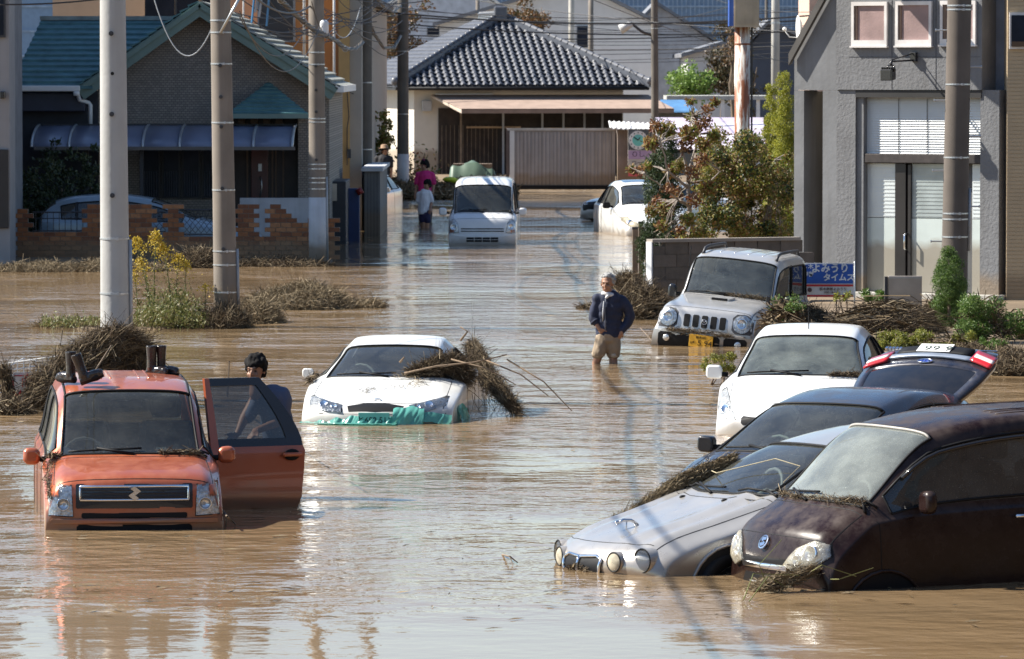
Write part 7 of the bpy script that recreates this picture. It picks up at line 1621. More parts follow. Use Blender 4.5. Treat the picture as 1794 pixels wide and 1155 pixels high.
# big heap in front of the thick pole, behind the orange car
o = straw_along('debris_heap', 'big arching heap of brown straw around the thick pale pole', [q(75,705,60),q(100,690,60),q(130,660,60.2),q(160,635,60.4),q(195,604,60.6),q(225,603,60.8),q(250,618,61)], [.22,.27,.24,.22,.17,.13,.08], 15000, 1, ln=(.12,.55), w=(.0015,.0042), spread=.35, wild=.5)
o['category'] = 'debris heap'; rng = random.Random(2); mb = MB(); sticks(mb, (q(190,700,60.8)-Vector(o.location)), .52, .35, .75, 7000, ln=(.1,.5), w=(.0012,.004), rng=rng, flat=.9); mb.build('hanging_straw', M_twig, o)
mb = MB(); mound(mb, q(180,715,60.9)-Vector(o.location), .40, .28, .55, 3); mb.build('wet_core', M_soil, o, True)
mb = MB(); twig(mb, [q(120,730,59.7)-Vector(o.location), q(160,660,59.9)-Vector(o.location), q(195,605,60)-Vector(o.location)], .014); twig(mb, [q(25,720,59.6)-Vector(o.location), q(52,706,59.6)-Vector(o.location)], .012); twig(mb, [q(193,590,60.2)-Vector(o.location), q(200,558,60.2)-Vector(o.location)], .006); mb.build('branch', M_wood, o, True)
heap('debris_heap', 'dark straw clump at the left edge beside the wire basket', 'debris heap', (XX(14,59.5),59.5,-.02), .16, .3, .16, 700, 51)
straw_along('hanging_straw', 'dark rope of straw hanging on the left end of the wire basket', [q(8,645,60),q(12,670,60),(XX(14,60),60,.0)], [.05,.05,.09], 700, 3)
# white wire basket with a red lettered plate
wb = thing('wire_basket', 'white wire basket with a red lettered plate half under straw at the left', 'basket', (XX(50,60.4),60.4,0)); w0 = Vector(wb.location); k = 60.4/FPX
for zz in np.linspace(.05,.52,7): mb = MB(); mb.tube([q(-6,120+(CH-zz)/k+6,60.4)-w0, q(118,120+(CH-zz)/k-12,60.4)-w0], .008, 5); mb.build('wire', M_white, wb)
for px in range(-4,120,11): mb = MB(); mb.tube([(XX(px,60.4)-w0.x,0,-.1),(XX(px,60.4)-w0.x,0,.50+.0009*(px))], .006, 5); mb.build('wire', M_white, wb)
for px in (20, 110): mb = MB(); mb.tube([q(px,640,60.4)-w0, q(px+22,628,61.2)-w0], .010, 5); mb.build('top_rail', M_white, wb)
mb = MB(); mb.box((XX(22,60.4)-w0.x),(XX(74,60.4)-w0.x),-.035,-.02,ZZ(712,60.4),ZZ(652,60.4)); pt_ = mb.build('lettered_plate', mat('plate_pale', (.60,.58,.55), .5, dust=.3), wb)
RD = mat('sign_deep_red', (.45,.02,.04), .5); text_obj('red_lettering', 'い', .26, RD, frame((XX(35,60.4)-w0.x,-.04,ZZ(682,60.4)), (1,0,0), (0,0,1)), pt_, .002); text_obj('red_lettering', '商店', .16, RD, frame((XX(60,60.4)-w0.x,-.04,ZZ(668,60.4)), (1,0,0), (0,0,1)), pt_, .002)
mb = MB(); mb.box(XX(24,60.4)-w0.x,XX(43,60.4)-w0.x,-.04,-.036,ZZ(659,60.4),ZZ(657,60.4)); mb.build('red_line', RD, pt_)
# on the orange car: straw along the wiper and down the left corner
def onglass(car, u, v, off=.02): return car.root.matrix_world @ car.S.pt(u, v, off)
bpy.context.view_layer.update()
straw_along('straw_wisp', 'thin straw along the wiper and left front corner of the orange car', [onglass(C1,6.05,6.2,.02), onglass(C1,6.0,5.6,.03), onglass(C1,4.9,5.4,.02), onglass(C1,3.2,5.6,.02)], [.02,.035,.03,.012], 420, 5, ln=(.03,.14), w=(.0012,.003), core=False)
straw_along('straw_wisp', 'straw caught under the right wiper of the orange car', [onglass(C1,6.03,11.4), onglass(C1,6.03,9.8)], [.02,.01], 200, 6, ln=(.04,.14), w=(.0012,.003), core=False)
# boots
def boot(parent, loc_, yaw, lean=0, lie=0):
    mb = MB(); mb.tube([(0,0,.06),(0,0,.16),(.0,0,.30)], [.052,.050,.060], 14); mb.ball((.0,0,.05), 1, 12, (.062,.048,.05)); mb.ball((.10,0,.045), 1, 12, (.085,.047,.042)); mb.ball((.16,0,.04), 1, 12, (.05,.045,.038)); mb.box(-.055,.20,-.040,.040,0,.03)
    o = remesh('boot', mb, .010, M_boot, parent, 3); o.location = loc_; o.rotation_euler = (lie, lean, yaw)
    mb = MB(); mb.tube([(-.055,0,.008),(.05,0,.008),(.12,0,.008),(.20,0,.008)], [.040,.038,.047,.030], 12); mb.build('sole', M_black, o, True); mb = MB(); mb.lathe([(.055,.300),(.050,.302),(.044,.24),(.001,.20)], (0,0,0), 14, cap=False); mb.build('opening', M_black, o, True); return o
M_boot = mat('wet_brown_black_leather', (.022,.014,.011), .25, var=.4, scale=18, bump=.002, bscale=60, coat=.3)
for (lab, px, py, items) in (('pair of dark boots, one toppled sideways, on the left of the orange roof', 150, 668, ((0,0,.0,-.35),(-.17,.20,2.4,0.)),), ('pair of dark boots standing upright on the right of the orange roof', 273, 655, ((-.045,0,-.5,0),(.055,.05,-.35,0)))):
    c = P(px, py, 1.135); bt_ = thing('boots', lab, 'boots', c); bt_.scale = (.8,.8,.8)
    for (x, y, yw, ln_) in items: boot(bt_, (x, y, .0), yw, ln_)
# teal plastic sheet round the coupe's bumper
bpy.context.view_layer.update(); MWi = C2.root.matrix_world
def sheetpt(car, y, z, off, side=None):
    h, n = (car.hit('front', y, z) if side is None else car.hit('side', y, z, side)); return MWi @ (h+(Vector((-off,0,0)) if side is None else Vector((0,side*off,0))))
teal = mat('teal_plastic_film', (.13,.42,.36), .25, coat=.3, var=.2, trans=.35)
def film(name, ys, ztop, zbot, off, seed, side=None, n=10):
    G = []
    for j in range(n):
        t = j/(n-1); row = []
        for y in ys:
            z = zbot(y)+(ztop(y)-zbot(y))*t; w = off+.028*mnoise.noise(Vector((y*9, z*4, seed)))+.016*mnoise.noise(Vector((y*34+z*20, z*9, seed+3)))+.03*(1-t); row.append(tuple(sheetpt(C2, y, z, w, side)))
        G.append(row)
    return mesh_grid(np.array(G))
fm = thing('plastic_sheet', 'torn teal plastic sheet wrapped round the bumper of the white coupe', 'plastic sheet', MWi @ Vector((0,0,.48)))
def addfilm(name, *a, **kw):
    v_, f_ = film(name, *a, **kw); b0 = Vector(fm.location); link(name, [tuple(Vector(v)-b0) for v in v_], f_, teal, fm, True)
addfilm('wrapped_film', np.linspace(.72,-.30,110), lambda y: .475+.085*min(1,max(0,(.70-y))*2.2)+.030*mnoise.noise(Vector((y*11,1,2))), lambda y: .44, .03, 1)
addfilm('hanging_fold', np.linspace(-.20,-.52,44), lambda y: .65+.05*mnoise.noise(Vector((y*9,4,2))), lambda y: .44, .05, 2)
addfilm('corner_fold', np.linspace(-.50,-.80,22), lambda y: .60-.20*max(0,-y-.6), lambda y: .50-.25*max(0,-y-.6), .04, 3, n=6)
addfilm('side_film', np.linspace(.62,1.25,24), lambda y: .66-.25*abs(y-.8), lambda y: .44, .03, 4, side=-1)
G = np.array([[(MWi @ (C2.hit('front', y, .5)[0]*1.0+Vector((-.03-s_*.22,0,0)))).to_tuple()[:2]+(.012+.02*abs(mnoise.noise(Vector((y*9,s_*4,1)))),) for s_ in np.linspace(0,1,6)] for y in np.linspace(.80,-.25,40)])
v_, f_ = mesh_grid(G); link('floating_film', [tuple(Vector(v)-Vector(fm.location)) for v in v_], f_, teal, fm, True)
# straw on the coupe
straw_along('straw_heap', 'straw heap with a crooked branch piled on the right of the white coupe hood', [onglass(C2,6.08,9.8,.03),onglass(C2,6.12,10.6,.06),onglass(C2,6.22,11.2,.09),onglass(C2,6.25,12.1,.08),onglass(C2,6.1,13.1,.06)], [.02,.055,.095,.11,.08], 8000, 7, ln=(.08,.3), w=(.001,.003), spread=.7)
b = onglass(C2,6.0,9.6,.05); mb = MB(); twig(mb, [b+Vector((-.05,-.1,.12)), b+Vector((0,-.1,.18))], .014); twig(mb, [b, b+Vector((.35,-.05,.08)), b+Vector((.75,-.05,.12)), b+Vector((1.1,0,.2))], .013); twig(mb, [b+Vector((.6,0,.35)), b+Vector((.68,0,.45)), b+Vector((.60,0,.50))], .014)
for (dx, dz) in ((.9,.0),(1.25,-.12),(1.5,-.28)): twig(mb, [b+Vector((dx-.4,0,.15)), b+Vector((dx,-.05,.05+dz*.5)), b+Vector((dx+.3,-.1,dz-.12))], .010)
tag(mb.build('branch', mat('pale_branch', (.20,.14,.09), .85), None, True), 'crooked bare branch lying across the windshield base of the white coupe', 'branch')
straw_along('straw_heap', 'rope of straw and roots trailing off the right door of the white coupe', [q(826,606,60.5),q(838,630,60),q(858,665,59.5),q(880,690,59.2),q(907,722,59)], [.06,.08,.08,.06,.03], 6500, 8, ln=(.08,.32), w=(.001,.003), spread=.5)
mb = MB()
for i in range(26):
    x0 = rng.uniform(790,880); y0 = rng.uniform(650,700); twig(mb, [q(x0,y0,59.3), q(x0+rng.uniform(-5,18),y0+rng.uniform(10,20),59.2), q(x0+rng.uniform(-8,24),rng.uniform(715,735),59.1)], .004)
tag(mb.build('hanging_roots', M_twig), 'thin roots hanging into the water beside the white coupe', 'roots')
mb = MB(); twig(mb, [q(827,612,60.4), q(827,518,60.4)], .005); tag(mb.build('antenna_rod', M_steel), 'thin upright rod rising from the straw beside the white coupe', 'rod')
sc = [C2.root.matrix_world @ (C2.hit('top', x, -y)[0]+Vector((0,0,.004))) for (x, y) in ((1.3,.1),(1.15,.35),(1.0,.42),(.85,.2),(.7,-.1),(.6,-.2))]
straw_along('straw_wisp', 'muddy wisps smeared in an arc over the white coupe hood', sc, [.05]*6, 300, 9, ln=(.03,.12), w=(.001,.0025), core=False, m=M_twiglight, wild=.0)
straw_along('straw_wisp', 'greenish straw around the left mirror of the white coupe', [onglass(C2,6.1,5.2,.05), onglass(C2,5.8,4.7,.04)], [.03,.02], 160, 10, ln=(.05,.2), w=(.0015,.003), core=False)
# straw on the silver saloon: a roll up the far pillar and along the hood edge
bpy.context.view_layer.update()
C6p = lambda u, v, o=.03: onglass(C6, u, v, o)
straw_along('straw_roll', 'roll of straw up the windshield pillar of the silver saloon', [C6p(6.62,6.2,.05),C6p(6.4,6.25,.06),C6p(6.2,6.4,.06),C6p(6.0,6.5,.05),C6p(5.7,6.0,.04)], [.035,.05,.06,.055,.05], 2600, 11, ln=(.04,.16), w=(.0015,.003), m=M_twiglight, spread=.35, wild=.15)
straw_along('straw_roll', 'flat drift of straw along the far hood edge of the silver saloon', [C6p(5.75,6.1,.03),C6p(5.4,5.8,.02),C6p(5.0,5.5,.0),C6p(4.7,5.4,.0)], [.045,.04,.03,.015], 1300, 12, ln=(.05,.2), w=(.0015,.003), m=M_twiglight, spread=.4, wild=.3)
mb = MB(); twig(mb, [C6p(6.35,7.0,.03), C6p(6.28,8.2,.05), C6p(6.55,9.8,.06), C6p(6.5,11.0,.05), C6p(6.25,11.05,.03)], .005); tag(mb.build('stalk', mat('reed_stalk', (.34,.29,.18), .8)), 'pale bent stalk lying on the windshield of the silver saloon', 'stalk')
# straw on the brown car
C7p = lambda u, v, o=.03: onglass(C7, u, v, o)
straw_along('straw_wisp', 'straw line along the windshield base of the brown car', [C7p(6.05,7.0,.02),C7p(6.03,8.6,.02),C7p(6.05,10.2,.02),C7p(6.1,11.6,.02)], [.015,.012,.022,.035], 700, 13, ln=(.03,.14), w=(.001,.0025), core=False)
bp_ = C7.root.matrix_world @ (C7.hit('front',-.2,.56)[0]+Vector((-.10,0,0)))
straw_along('straw_roll', 'sheaf of wet straw and grass caught on the bumper of the brown car', [P(1318,1030,.02), P(1350,1024,.05)+Vector((0,-.1,0)), P(1400,1005,.12)+Vector((0,-.1,0)), P(1448,992,.17)], [.03,.06,.05,.015], 1200, 14, ln=(.06,.25), w=(.0012,.003), spread=.3, wild=.3, m=M_twiglight)
L_grass = leafmat('long_grass', [(.10,.14,.03),(.20,.22,.06),(.30,.30,.12)], .3)
mb = MB(); a_ = P(1345,1028,.02)
for (px0,py0,px1,py1,px2,py2) in ((1300,1045,1320,1005,1400,1008),(1345,1030,1330,990,1370,945),(1310,1048,1345,1010,1380,1030),(1380,1020,1440,990,1500,1010),(1400,1010,1470,1015,1530,995)):
    twig(mb, [P(px0,py0,.01)+Vector((0,-.25,0)), PZ(px1,py1,39.0), PZ(px2,py2,39.1)], .004)
tag(mb.build('grass_blades', L_grass), 'long green grass blades arching before the brown car bumper', 'grass blades')
straw_along('straw_wisp', 'straw tangled over the front bumper of the off road car', [C3.root.matrix_world @ Vector((-.0,y,.70-.02*abs(y))) for y in (.5,.2,-.1,-.4)], [.02,.03,.04,.02], 600, 15, ln=(.04,.2), w=(.0012,.003), core=False)
straw_along('straw_wisp', 'straw along the windshield base of the off road car', [onglass(C3,6.06,11.3),onglass(C3,6.03,10.0),onglass(C3,6.03,9.0)], [.04,.025,.01], 420, 16, ln=(.03,.15), w=(.001,.003), core=False)
straw_along('straw_wisp', 'dry straw at the right windshield corner of the white hatchback', [onglass(C4,6.05,11.4),onglass(C4,6.02,10.0)], [.03,.012], 400, 17, ln=(.04,.18), w=(.001,.003), core=False)
mb = MB(); twig(mb, [P(880,972,.0), P(893,975,.06), P(907,986,.01)], .008); twig(mb, [P(893,975,.06), P(899,990,.0)], .005); tag(mb.build('floating_twig', M_wood), 'small dark twig poking from the open water', 'twig')
mb = MB(); twig(mb, [P(385,890,.05), P(398,905,.12), P(412,918,.02)], .012); twig(mb, [P(398,905,.1), P(395,925,.0)], .008); tag(mb.build('floating_twig', M_wood), 'bent dark twig between the orange nose and its open door', 'twig')
mb = MB(); twig(mb, [P(1122,575,.18), P(1136,590,.1), P(1148,606,.0)], .006); tag(mb.build('floating_twig', M_wood), 'thin twig slanting in the water left of the off road car', 'twig')
mb = MB(); twig(mb, [P(402,690,.2)+Vector((0,-.4,0)), PZ(402,634,48.5)], .012); tag(mb.build('umbrella_rod', M_darksteel), 'dark upright rod between orange roof and its open door', 'rod')
# muddy debris bank by the far house
for (px, Y, w, h, n, lab) in ((745,158,1.2,.45,1500,'brown straw bank behind the woman in pink'),(690,160,.8,.55,900,'brown debris bank behind the man in black'),(820,159,1.2,.60,1800,'brown debris bank behind the white van'),(870,161,.6,.6,700,'debris bank against the container end')):
    heap('debris_heap', lab, 'debris heap', (XX(px,Y),Y,.05), w, 1.0, h, n, 60+px, mats=M_twiglight, ln=(.15,.5), w=(.01,.03))
rng5 = random.Random(4); o = thing('flower_pots', 'cluster of colourful potted flowers by the pale pole foot', 'flowers', (XX(728,161),161,.2)); mb = MB()
for _ in range(500): leaf(mb, (rng5.gauss(0,.35),rng5.gauss(0,.2),abs(rng5.gauss(.4,.35))), .12, rng5)
mb.build('leaves', leafmat('potted_flowers', [(.05,.09,.02),(.10,.13,.03),(.35,.05,.06),(.40,.25,.05),(.06,.10,.03),(.30,.10,.12)], .2), o); mb = MB(); mb.lathe([(.16,-.2),(.22,.1),(.001,.1)], (-.3,0,0), 12); mb.lathe([(.14,-.2),(.2,.08),(.001,.08)], (.25,0,0), 12); mb.build('pot', mat('terracotta', (.28,.10,.05), .8), o, True)
o = thing('yellow_green_bin', 'bright yellow-green bag lying on the debris behind the van', 'bag', (XX(788,158.5),158.5,.5)); mb = MB(); mb.ball((0,0,.04),.18,10,(1.2,.8,.45)); mb.ball((.15,0,.0),.14,10,(1.2,.8,.5)); mb.build('bag', mat('lime_plastic', (.45,.55,.03), .5), o, True)

# scraps and leaves drifting on the water
rng6 = random.Random(8); mb = MB()
for _ in range(750):
    px = rng6.uniform(0,1794); py = 430+700*rng6.random()**1.4
    if rng6.random() < .6: px = rng6.choice((90,330,480,760,1000,1120,1300,1500))+rng6.gauss(0,60); py = rng6.choice((470,590,745,760,935,1010,620,1030))+abs(rng6.gauss(0,18))
    c = P(px, py, .008); a = rng6.uniform(0,3.14); l = rng6.uniform(.02,.11); d = Vector((math.cos(a),math.sin(a),0))*l; s_ = Vector((-d.y,d.x,0))*rng6.uniform(.08,.4)
    mb.add([c-d, c+s_*.6+Vector((0,0,.006)), c+d, c-s_*.6], [(0,1,2,3)])
tag(mb.build('floating_scraps', M_twiglight), kind='stuff')
# ================================================================== people
M_skin = mat('skin', (.30,.155,.095), .55, var=.08, scale=8); M_hair = mat('black_hair', (.010,.009,.009), .85, var=.3, spec=.2, scale=30); M_greyhair = mat('grey_hair', (.27,.27,.265), .8, var=.5, scale=25, bump=.004, bscale=60)
def cap(mb, a, b, ra, rb, n=12):
    a, b = Vector(a), Vector(b); mb.tube([a, b], [ra, rb], n); mb.ball(a, ra, n); mb.ball(b, rb, n)
def chain(mb, pts, rs):
    for i in range(len(pts)-1): cap(mb, pts[i], pts[i+1], rs[i], rs[i+1])
def hand(mb, wrist, dirv, palm, curl=.5, s=1.0):
    d = Vector(dirv).normalized(); n = Vector(palm).normalized(); side = d.cross(n).normalized(); w = Vector(wrist)
    cap(mb, w, w+d*.05*s, .026*s, .030*s)
    for i, (l, off) in enumerate(((.070,.030),(.080,.010),(.074,-.011),(.058,-.030))):
        b = w+d*.075*s+side*off*s; m = b+(d*math.cos(curl*.6)+n*math.sin(curl*.6))*l*.55*s; t = m+(d*math.cos(curl*1.5)+n*math.sin(curl*1.5))*l*.5*s
        cap(mb, w+d*.03*s+side*off*.8*s, b, .012*s, .0105*s, 8); cap(mb, b, m, .0100*s, .0090*s, 8); cap(mb, m, t, .0090*s, .0075*s, 8)
    b = w+d*.02*s+side*.032*s; cap(mb, b, b+(d*.7+side*.6)*.045*s, .012*s, .010*s, 8); cap(mb, b+(d*.7+side*.6)*.045*s, b+(d*.95+side*.5+n*.2)*.075*s, .010*s, .008*s, 8)
def head(mb, c, face, s=1.0, tilt=0):
    """skull, jaw, nose, ears, brow; face = horizontal facing direction"""
    f = Vector(face).normalized(); u = Vector((0,0,1)); r = f.cross(u).normalized(); c = Vector(c)
    def P3(a, b, z): return c+r*a*s+f*b*s+u*z*s
    def ell(p, rx, ry, rz_):
        k = len(mb.v); mb.ball((0,0,0), 1, 14); mb.v[k:] = [tuple(p+r*(v[0]*rx*s)+f*(v[1]*ry*s)+u*(v[2]*rz_*s)) for v in mb.v[k:]]
    ell(P3(0,-.012,.035), .074,.092,.088); ell(P3(0,.022,-.045), .056,.062,.068); ell(P3(0,.052,-.088), .026,.022,.02)
    ell(P3(0,.092,-.018), .013,.018,.024); ell(P3(0,.078,.022), .05,.014,.010); ell(P3(.034,.066,-.03), .022,.018,.02); ell(P3(-.034,.066,-.03), .022,.018,.02); ell(P3(0,.083,-.060), .024,.008,.009)
    for q_ in (.076,-.076): ell(P3(q_,-.008,-.008), .010,.018,.030)
    return P3
def face_parts(P3, parent, s=1.0, brow=None):
    for a in (.031,-.031):
        mb = MB(); mb.ball(P3(a,.076,.000), .0105*s, 8, (1.2,.6,.55)); mb.build('eye', mat('eye_dark', (.02,.012,.01), .3), parent, True); mb = MB(); mb.tube([P3(a-.018,.090,.020),P3(a,.094,.025),P3(a+.018,.090,.020)], .0032*s, 5); mb.build('eyebrow', brow or M_hair, parent, True)
    mb = MB(); mb.tube([P3(-.022,.086,-.062),P3(0,.093,-.061),P3(.022,.086,-.062)], .0035*s, 5); mb.build('mouth', mat('lips', (.20,.07,.05), .5), parent, True)
def folds(o, amp=.008, sc=14, vert=.5):
    for v in o.data.vertices:
        n = mnoise.noise(Vector((v.co.x*sc, v.co.y*sc, v.co.z*sc*vert)))+.5*mnoise.noise(Vector((v.co.x*sc*2.1+5, v.co.y*sc*2, v.co.z*sc*1.3))); v.co += v.normal*n*amp
# ---- the man standing in the street
MP = P(1060,637); MS = FPX/MP.y
man = thing('person', 'grey haired man in a navy jacket and rolled beige trousers standing hands on hips', 'person', (MP.x, MP.y, -.48)); Z0 = .48
L = lambda px, z, y=0.: Vector(((px-1060)/MS, y, z+Z0))
SHL, SHR = L(1046,.83), L(1091,.82,.02); EL, ER = L(1037.5,.58,-.03), L(1105.5,.60,.03); HL, HR = L(1049.5,.45,-.08), L(1089,.415,-.02); HC = L(1063.5,1.015,-.02)
FACE = Vector((-.28,-1,0))
sk = MB(); P3 = head(sk, HC, FACE, 1.02); cap(sk, L(1066,.93), L(1068,.84), .052,.058)
chain(sk, [SHL+Vector((.02,0,-.02)), EL+Vector((.01,0,0))], [.045,.038]); chain(sk, [EL, HL], [.036,.026]); hand(sk, HL, (.5,.1,-.75), (.4,.5,0), .7)
chain(sk, [SHR, ER], [.05,.04]); chain(sk, [ER, HR], [.036,.03]); hand(sk, HR+Vector((0,-.02,0)), (-.3,.0,-1), (-.4,.3,0), .5)
cap(sk, L(1067,.80), L(1066,.45), .07,.07); cap(sk, L(1066,.45), L(1062,.36), .08,.09)
chain(sk, [L(1055,.36), L(1048,.10,-.06), L(1044,.0,-.05), L(1058,-.30,.16)], [.075,.056,.052,.042]); chain(sk, [L(1071,.36), L(1074,.1), L(1075,-.05), L(1075,-.40,.02)], [.075,.056,.055,.040])
chain(sk, [L(1075,-.43,.02), L(1073,-.45,-.12)], [.04,.032]); chain(sk, [L(1060,-.34,.18), L(1060,-.44,.10)], [.038,.030])
body = remesh('body', sk, .009, M_skin, man, 3); face_parts(P3, body, 1.02, mat('dark_grey_hair', (.08,.075,.07), .7))
j = MB(); j.ball(SHL+Vector((.005,-.005,-.01)), .074, 12); cap(j, SHL+Vector((.02,0,-.01)), SHR+Vector((-.02,0,-.01)), .070,.070); 
for (z, hwid, dpt, cx_) in ((.80,.175,.10,1068),(.72,.185,.115,1068),(.62,.175,.115,1068),(.52,.165,.115,1067),(.44,.165,.12,1065.5),(.39,.165,.12,1065)):
    kk = len(j.v); j.ball((0,0,0), 1, 14); c = L(cx_,z); j.v[kk:] = [tuple(c+Vector((v[0]*hwid, v[1]*dpt, v[2]*.135))) for v in j.v[kk:]]
chain(j, [SHL+Vector((.02,0,-.02)), L(1041.5,.70,-.01), EL], [.072,.062,.054]); chain(j, [EL, EL.lerp(HL,.35)], [.056,.054])
chain(j, [SHR+Vector((-.02,0,-.02)), L(1100,.71,.02), ER], [.074,.066,.060]); chain(j, [ER, L(1099,.50,.01), HR+Vector((0,0,.01))], [.062,.058,.055])
jk = remesh('jacket', j, .011, mat('navy_jacket', (.012,.018,.045), .8, var=.25, scale=10), man, 3); folds(jk, .016, 9, .6)
mb = MB(); mb.tube([L(1060.5,.83,-.115), L(1059.5,.70,-.132), L(1060,.55,-.135), L(1060,.42,-.135)], .008, 6); mb.build('zip_placket', mat('placket_grey', (.10,.11,.14), .7), jk, True)
mb = MB(); mb.tube([L(1057.5,.80,-.12), L(1056.5,.66,-.13), L(1055.5,.54,-.125)], [.008,.016,.006], 6); mb.build('inner_shirt', mat('grey_white_cloth', (.35,.36,.38), .8), jk, True)
cu_ = MB(); cu_.tube([EL.lerp(HL,.28), EL.lerp(HL,.42)], [.060,.060], 12); cu_.build('rolled_cuff', MC['navy_jacket'], jk, True)
t = MB()
for (z, hwid, dpt, cx_) in ((.42,.150,.11,1065),(.36,.155,.12,1064.5),(.30,.150,.12,1064)): kk = len(t.v); t.ball((0,0,0), 1, 14); c = L(cx_,z); t.v[kk:] = [tuple(c+Vector((v[0]*hwid, v[1]*dpt, v[2]*.07))) for v in t.v[kk:]]
chain(t, [L(1056,.33,-.01), L(1052,.20,-.03), L(1048,.13,-.05)], [.100,.098,.090]); chain(t, [L(1074,.33), L(1075,.20), L(1075,.13)], [.098,.096,.086])
tr_ = remesh('trousers', t, .011, mat('beige_trousers', (.30,.245,.185), .85, var=.15, scale=10, mud=.42), man, 3); folds(tr_, .014, 11, .5)
for (px, z, y, rr) in ((1048,.12,-.05,.090),(1075,.105,0,.085)): mb = MB(); mb.tube([L(px,z-.025,y), L(px,z+.025,y)], [rr*.90,rr*.95], 16); o = mb.build('rolled_hem', mat('pale_hem', (.36,.30,.23), .85), tr_, True); folds(o, .01, 20)
sc_m = MB(); n_ = L(1066,.885); sc_m.tube([n_+Vector((math.cos(a)*.078, math.sin(a)*.070, .02*math.sin(a*2)+.012*math.cos(a))) for a in np.linspace(0,6.2832,15)], .030, 8, cap=False); sc_m.tube([n_+Vector((.0,-.075,-.01)), n_+Vector((-.035,-.10,-.05))], [.03,.012], 8)
o = sc_m.build('neck_towel', mat('white_towel', (.62,.62,.62), .9, bump=.003, bscale=60), man, True); folds(o, .01, 30)
hr_ = MB(); f = FACE.normalized(); r = f.cross(Vector((0,0,1)))
for (a, b, z, q_) in ((0,-.03,.062,.084),(.03,-.035,.05,.072),(-.035,-.035,.05,.072),(0,-.055,.02,.074),(.05,-.03,.02,.045),(-.05,-.03,.02,.045),(.03,.025,.096,.034),(-.03,.025,.098,.036),(0,.03,.10,.036),(-.055,.0,.06,.038),(.055,.0,.06,.038)): hr_.ball(HC+(r*a+f*b+Vector((0,0,z)))*1.02, q_, 12)
o = remesh('hair', hr_, .010, M_greyhair, man, 2); folds(o, .014, 38, 1.4)
sh_ = MB(); cap(sh_, L(1058,-.34,.20), L(1064,-.30,.30), .042,.03); sh_.build('shoe', M_black, man, True)
# ---- generic small figures
def figure(label, loc_, face, parts, hatcol=None, hair=M_hair, s=1.0):
    """parts: list of (name, material, [capsule chains])"""
    o = thing('person', label, 'person', loc_); sk = MB(); hc = parts['head']; P3 = head(sk, hc, face, s*1.05); cap(sk, Vector(hc)-Vector((0,0,.08*s)), Vector(hc)-Vector((-.0,0,.20*s)), .05*s, .06*s)
    for ch, rs in parts['skin']: chain(sk, [Vector(p) for p in ch], rs)
    for (w, d, n) in parts.get('hands', ()): hand(sk, w, d, n, .5, s)
    b = remesh('body', sk, .012, M_skin, o, 3); face_parts(P3, b, s)
    for name, m, chs in parts['clothes']:
        mb = MB()
        for ch, rs in chs: chain(mb, [Vector(p) for p in ch], rs)
        c = remesh(name, mb, .014, m, o, 3); folds(c, .012, 10)
    mb = MB(); hcv = Vector(hc); f = Vector(face).normalized(); rr_ = f.cross(Vector((0,0,1)))
    for (a_, k_, z, q_) in ((0,-.03,.055,.094),(0,-.06,.01,.082),(0,.03,.085,.062),(.045,.01,.075,.052),(-.045,.01,.075,.052),(.03,.06,.055,.036),(-.03,.06,.058,.036),(0,.066,.050,.032),(.012,.01,.115,.045),(-.03,-.03,.11,.05),(.06,-.01,.025,.042),(-.06,-.01,.025,.042),(.055,-.045,-.02,.04),(-.055,-.045,-.02,.04),(.045,.04,.055,.036),(-.045,.04,.055,.036)): mb.ball(hcv+rr_*a_*s+f*k_*s+Vector((0,0,z*s)), q_*s, 12)
    h_ = remesh('hair', mb, .012, hair, o, 2); folds(h_, .013, 34)
    if hatcol:
        mb = MB(); mb.lathe([(.17,.075),(.10,.085),(.095,.15),(.06,.18),(.001,.185)], hcv, 18); mb.build('hat', hatcol, o, True)
    return o
# man leaning behind the open orange door
mp = PZ(448,660,47.7); ZB = -.48
figure('man with short black hair in a blue-grey shirt bending behind the open orange door', (mp.x, 47.7, ZB), (-.35,-1,0), dict(head=(0,-.02,1.60), hands=(((-.16,-.12,1.05),(-.5,-.3,-.5),(0,-1,0)),((.02,-.2,1.08),(-.4,-.5,-.3),(0,0,-1))),
    skin=[(((.22,.05,1.34),(.20,-.02,1.15),(-.0,-.18,1.08)),(.05,.045,.03)), (((.0,.05,1.36),(-.10,-.05,1.18),(-.15,-.12,1.06)),(.05,.045,.03)), (((.12,.1,.9),(.1,.05,.5),(.1,.08,.04)),(.09,.06,.045)), (((.25,.1,.9),(.27,.05,.5),(.27,.08,.04)),(.09,.06,.045))],
    clothes=[('shirt', mat('blue_grey_shirt', (.075,.095,.15), .85, var=.2), [(((.04,.02,1.40),(.22,.06,1.36)),(.075,.095)), (((.14,.06,1.34),(.19,.1,1.1),(.2,.12,.95)),(.14,.145,.14)), (((.24,.05,1.34),(.23,-.02,1.18)),(.085,.06)), (((.02,.04,1.34),(-.07,-.03,1.2)),(.075,.06))]),
             ('trousers', mat('dark_trousers', (.03,.03,.04), .85), [(((.2,.12,.95),(.12,.1,.85),(.1,.05,.5),(.1,.07,.2)),(.14,.12,.09,.07)), (((.2,.12,.95),(.26,.1,.85),(.27,.05,.5),(.27,.07,.2)),(.14,.12,.09,.07))])]))
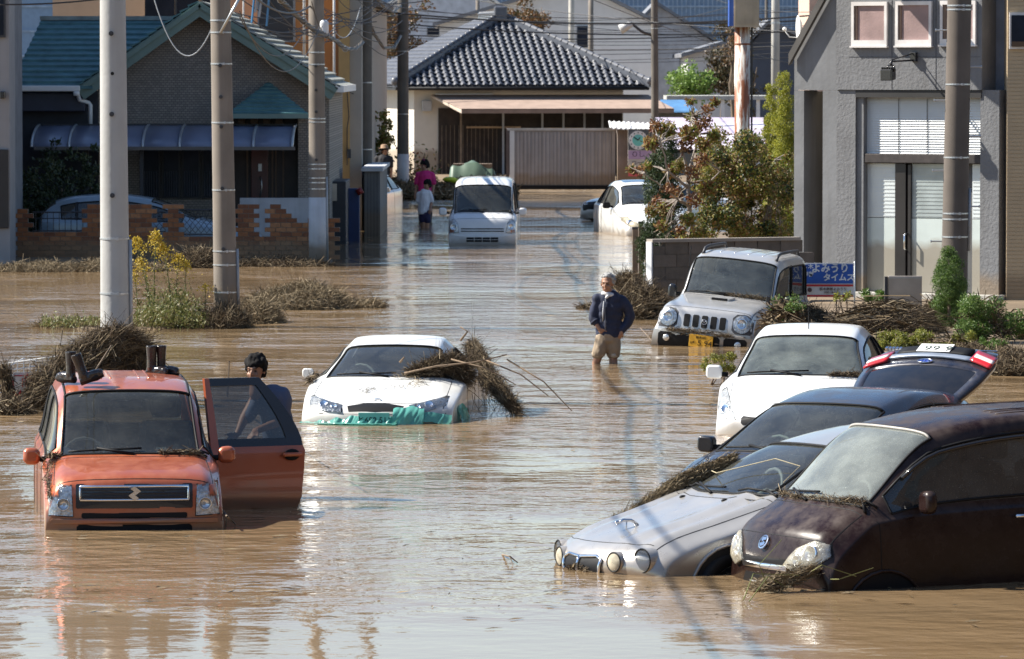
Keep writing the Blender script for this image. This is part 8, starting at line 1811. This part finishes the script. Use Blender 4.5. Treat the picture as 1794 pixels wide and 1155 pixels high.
# person in white top and navy shorts beside the van
wp = P(744,399); s = .0
figure('person in a white top and navy shorts wading left of the white van', (wp.x, wp.y, -.42), (-.7,-.7,0), dict(head=(.06,0,1.42), s=1, hands=(((.14,-.12,.86),(-.2,-.5,-.8),(0,1,0)),),
    skin=[(((.10,0,1.22),(.16,0,1.02),(.14,-.1,.88)),(.05,.04,.03)), (((-.05,0,.75),(-.03,0,.4),(-.03,.02,.05)),(.07,.055,.04)), (((.07,0,.75),(.05,0,.4),(.05,.02,.05)),(.07,.055,.04))],
    clothes=[('top', mat('white_tshirt', (.60,.60,.64), .85), [(((-.02,0,1.24),(.08,0,1.22)),(.10,.10)), (((0,0,1.2),(-.02,0,.95),(-.02,0,.82)),(.14,.145,.15)), (((.10,0,1.22),(.16,0,1.06)),(.08,.065)), (((-.12,0,1.2),(-.15,0,1.05)),(.08,.065))]),
             ('shorts', mat('navy_shorts', (.018,.016,.06), .85), [(((0,0,.80),(-.05,0,.62)),(.14,.10)), (((0,0,.80),(.06,0,.60)),(.13,.095))])]), s=.95)
pp = PZ(745,300,134)
figure('woman in a bright pink top and headscarf standing behind the person in white', (pp.x, 134, -.30), (-.8,-.5,0), dict(head=(-.02,0,1.68), hands=(((-.24,-.1,.98),(0,-.3,-.9),(0,1,0)),),
    skin=[(((-.16,0,1.45),(-.22,0,1.2),(-.24,-.1,1.0)),(.05,.04,.03)), (((.16,0,1.45),(.20,0,1.2),(.18,-.1,1.0)),(.05,.04,.03)), (((-.07,0,.9),(-.07,0,.05)),(.08,.045)), (((.08,0,.9),(.08,0,.05)),(.08,.045))],
    clothes=[('top', mat('pink_top', (.55,.02,.16), .8), [(((-.12,0,1.46),(.12,0,1.46)),(.085,.085)), (((0,0,1.4),(0,0,1.0)),(.17,.18)), (((-.16,0,1.45),(-.21,0,1.26)),(.08,.07)), (((.16,0,1.45),(.2,0,1.26)),(.08,.07))]),
             ('trousers', mat('brown_trousers', (.06,.045,.04), .85), [(((0,0,.98),(-.08,0,.7),(-.08,0,.1)),(.16,.1,.07)), (((0,0,.98),(.08,0,.7),(.08,0,.1)),(.15,.1,.07))]), ('headscarf', mat('plum_scarf', (.22,.015,.08), .8), [(((-.02,.02,1.74),(-.02,.05,1.70),(-.02,.05,1.6)),(.10,.10,.07))])]))
bp2 = PZ(672,320,146)
figure('man in black with a tan sun hat by the dark poles', (bp2.x, 146, -.05), (.7,-.6,0), dict(head=(.02,0,1.60), hands=(((.2,-.05,.85),(.1,-.2,-.9),(0,1,0)),),
    skin=[(((.17,0,1.4),(.21,0,1.15),(.2,-.05,.88)),(.05,.04,.03)), (((-.17,0,1.4),(-.21,0,1.15),(-.2,-.05,.88)),(.05,.04,.03)), (((-.08,0,.85),(-.08,0,.05)),(.08,.045)), (((.08,0,.85),(.08,0,.05)),(.08,.045))],
    clothes=[('shirt', mat('black_shirt', (.012,.012,.016), .85), [(((-.13,0,1.4),(.13,0,1.4)),(.085,.085)), (((0,0,1.35),(0,0,.95)),(.17,.17)), (((-.17,0,1.4),(-.2,0,1.2)),(.08,.06)), (((.17,0,1.4),(.2,0,1.2)),(.08,.06))]), ('trousers', MC['dark_trousers'], [(((0,0,.92),(-.09,0,.6),(-.09,0,.1)),(.16,.1,.07)), (((0,0,.92),(.09,0,.6),(.09,0,.1)),(.15,.1,.07))])]),
    hatcol=mat('straw_hat', (.32,.20,.12), .8))
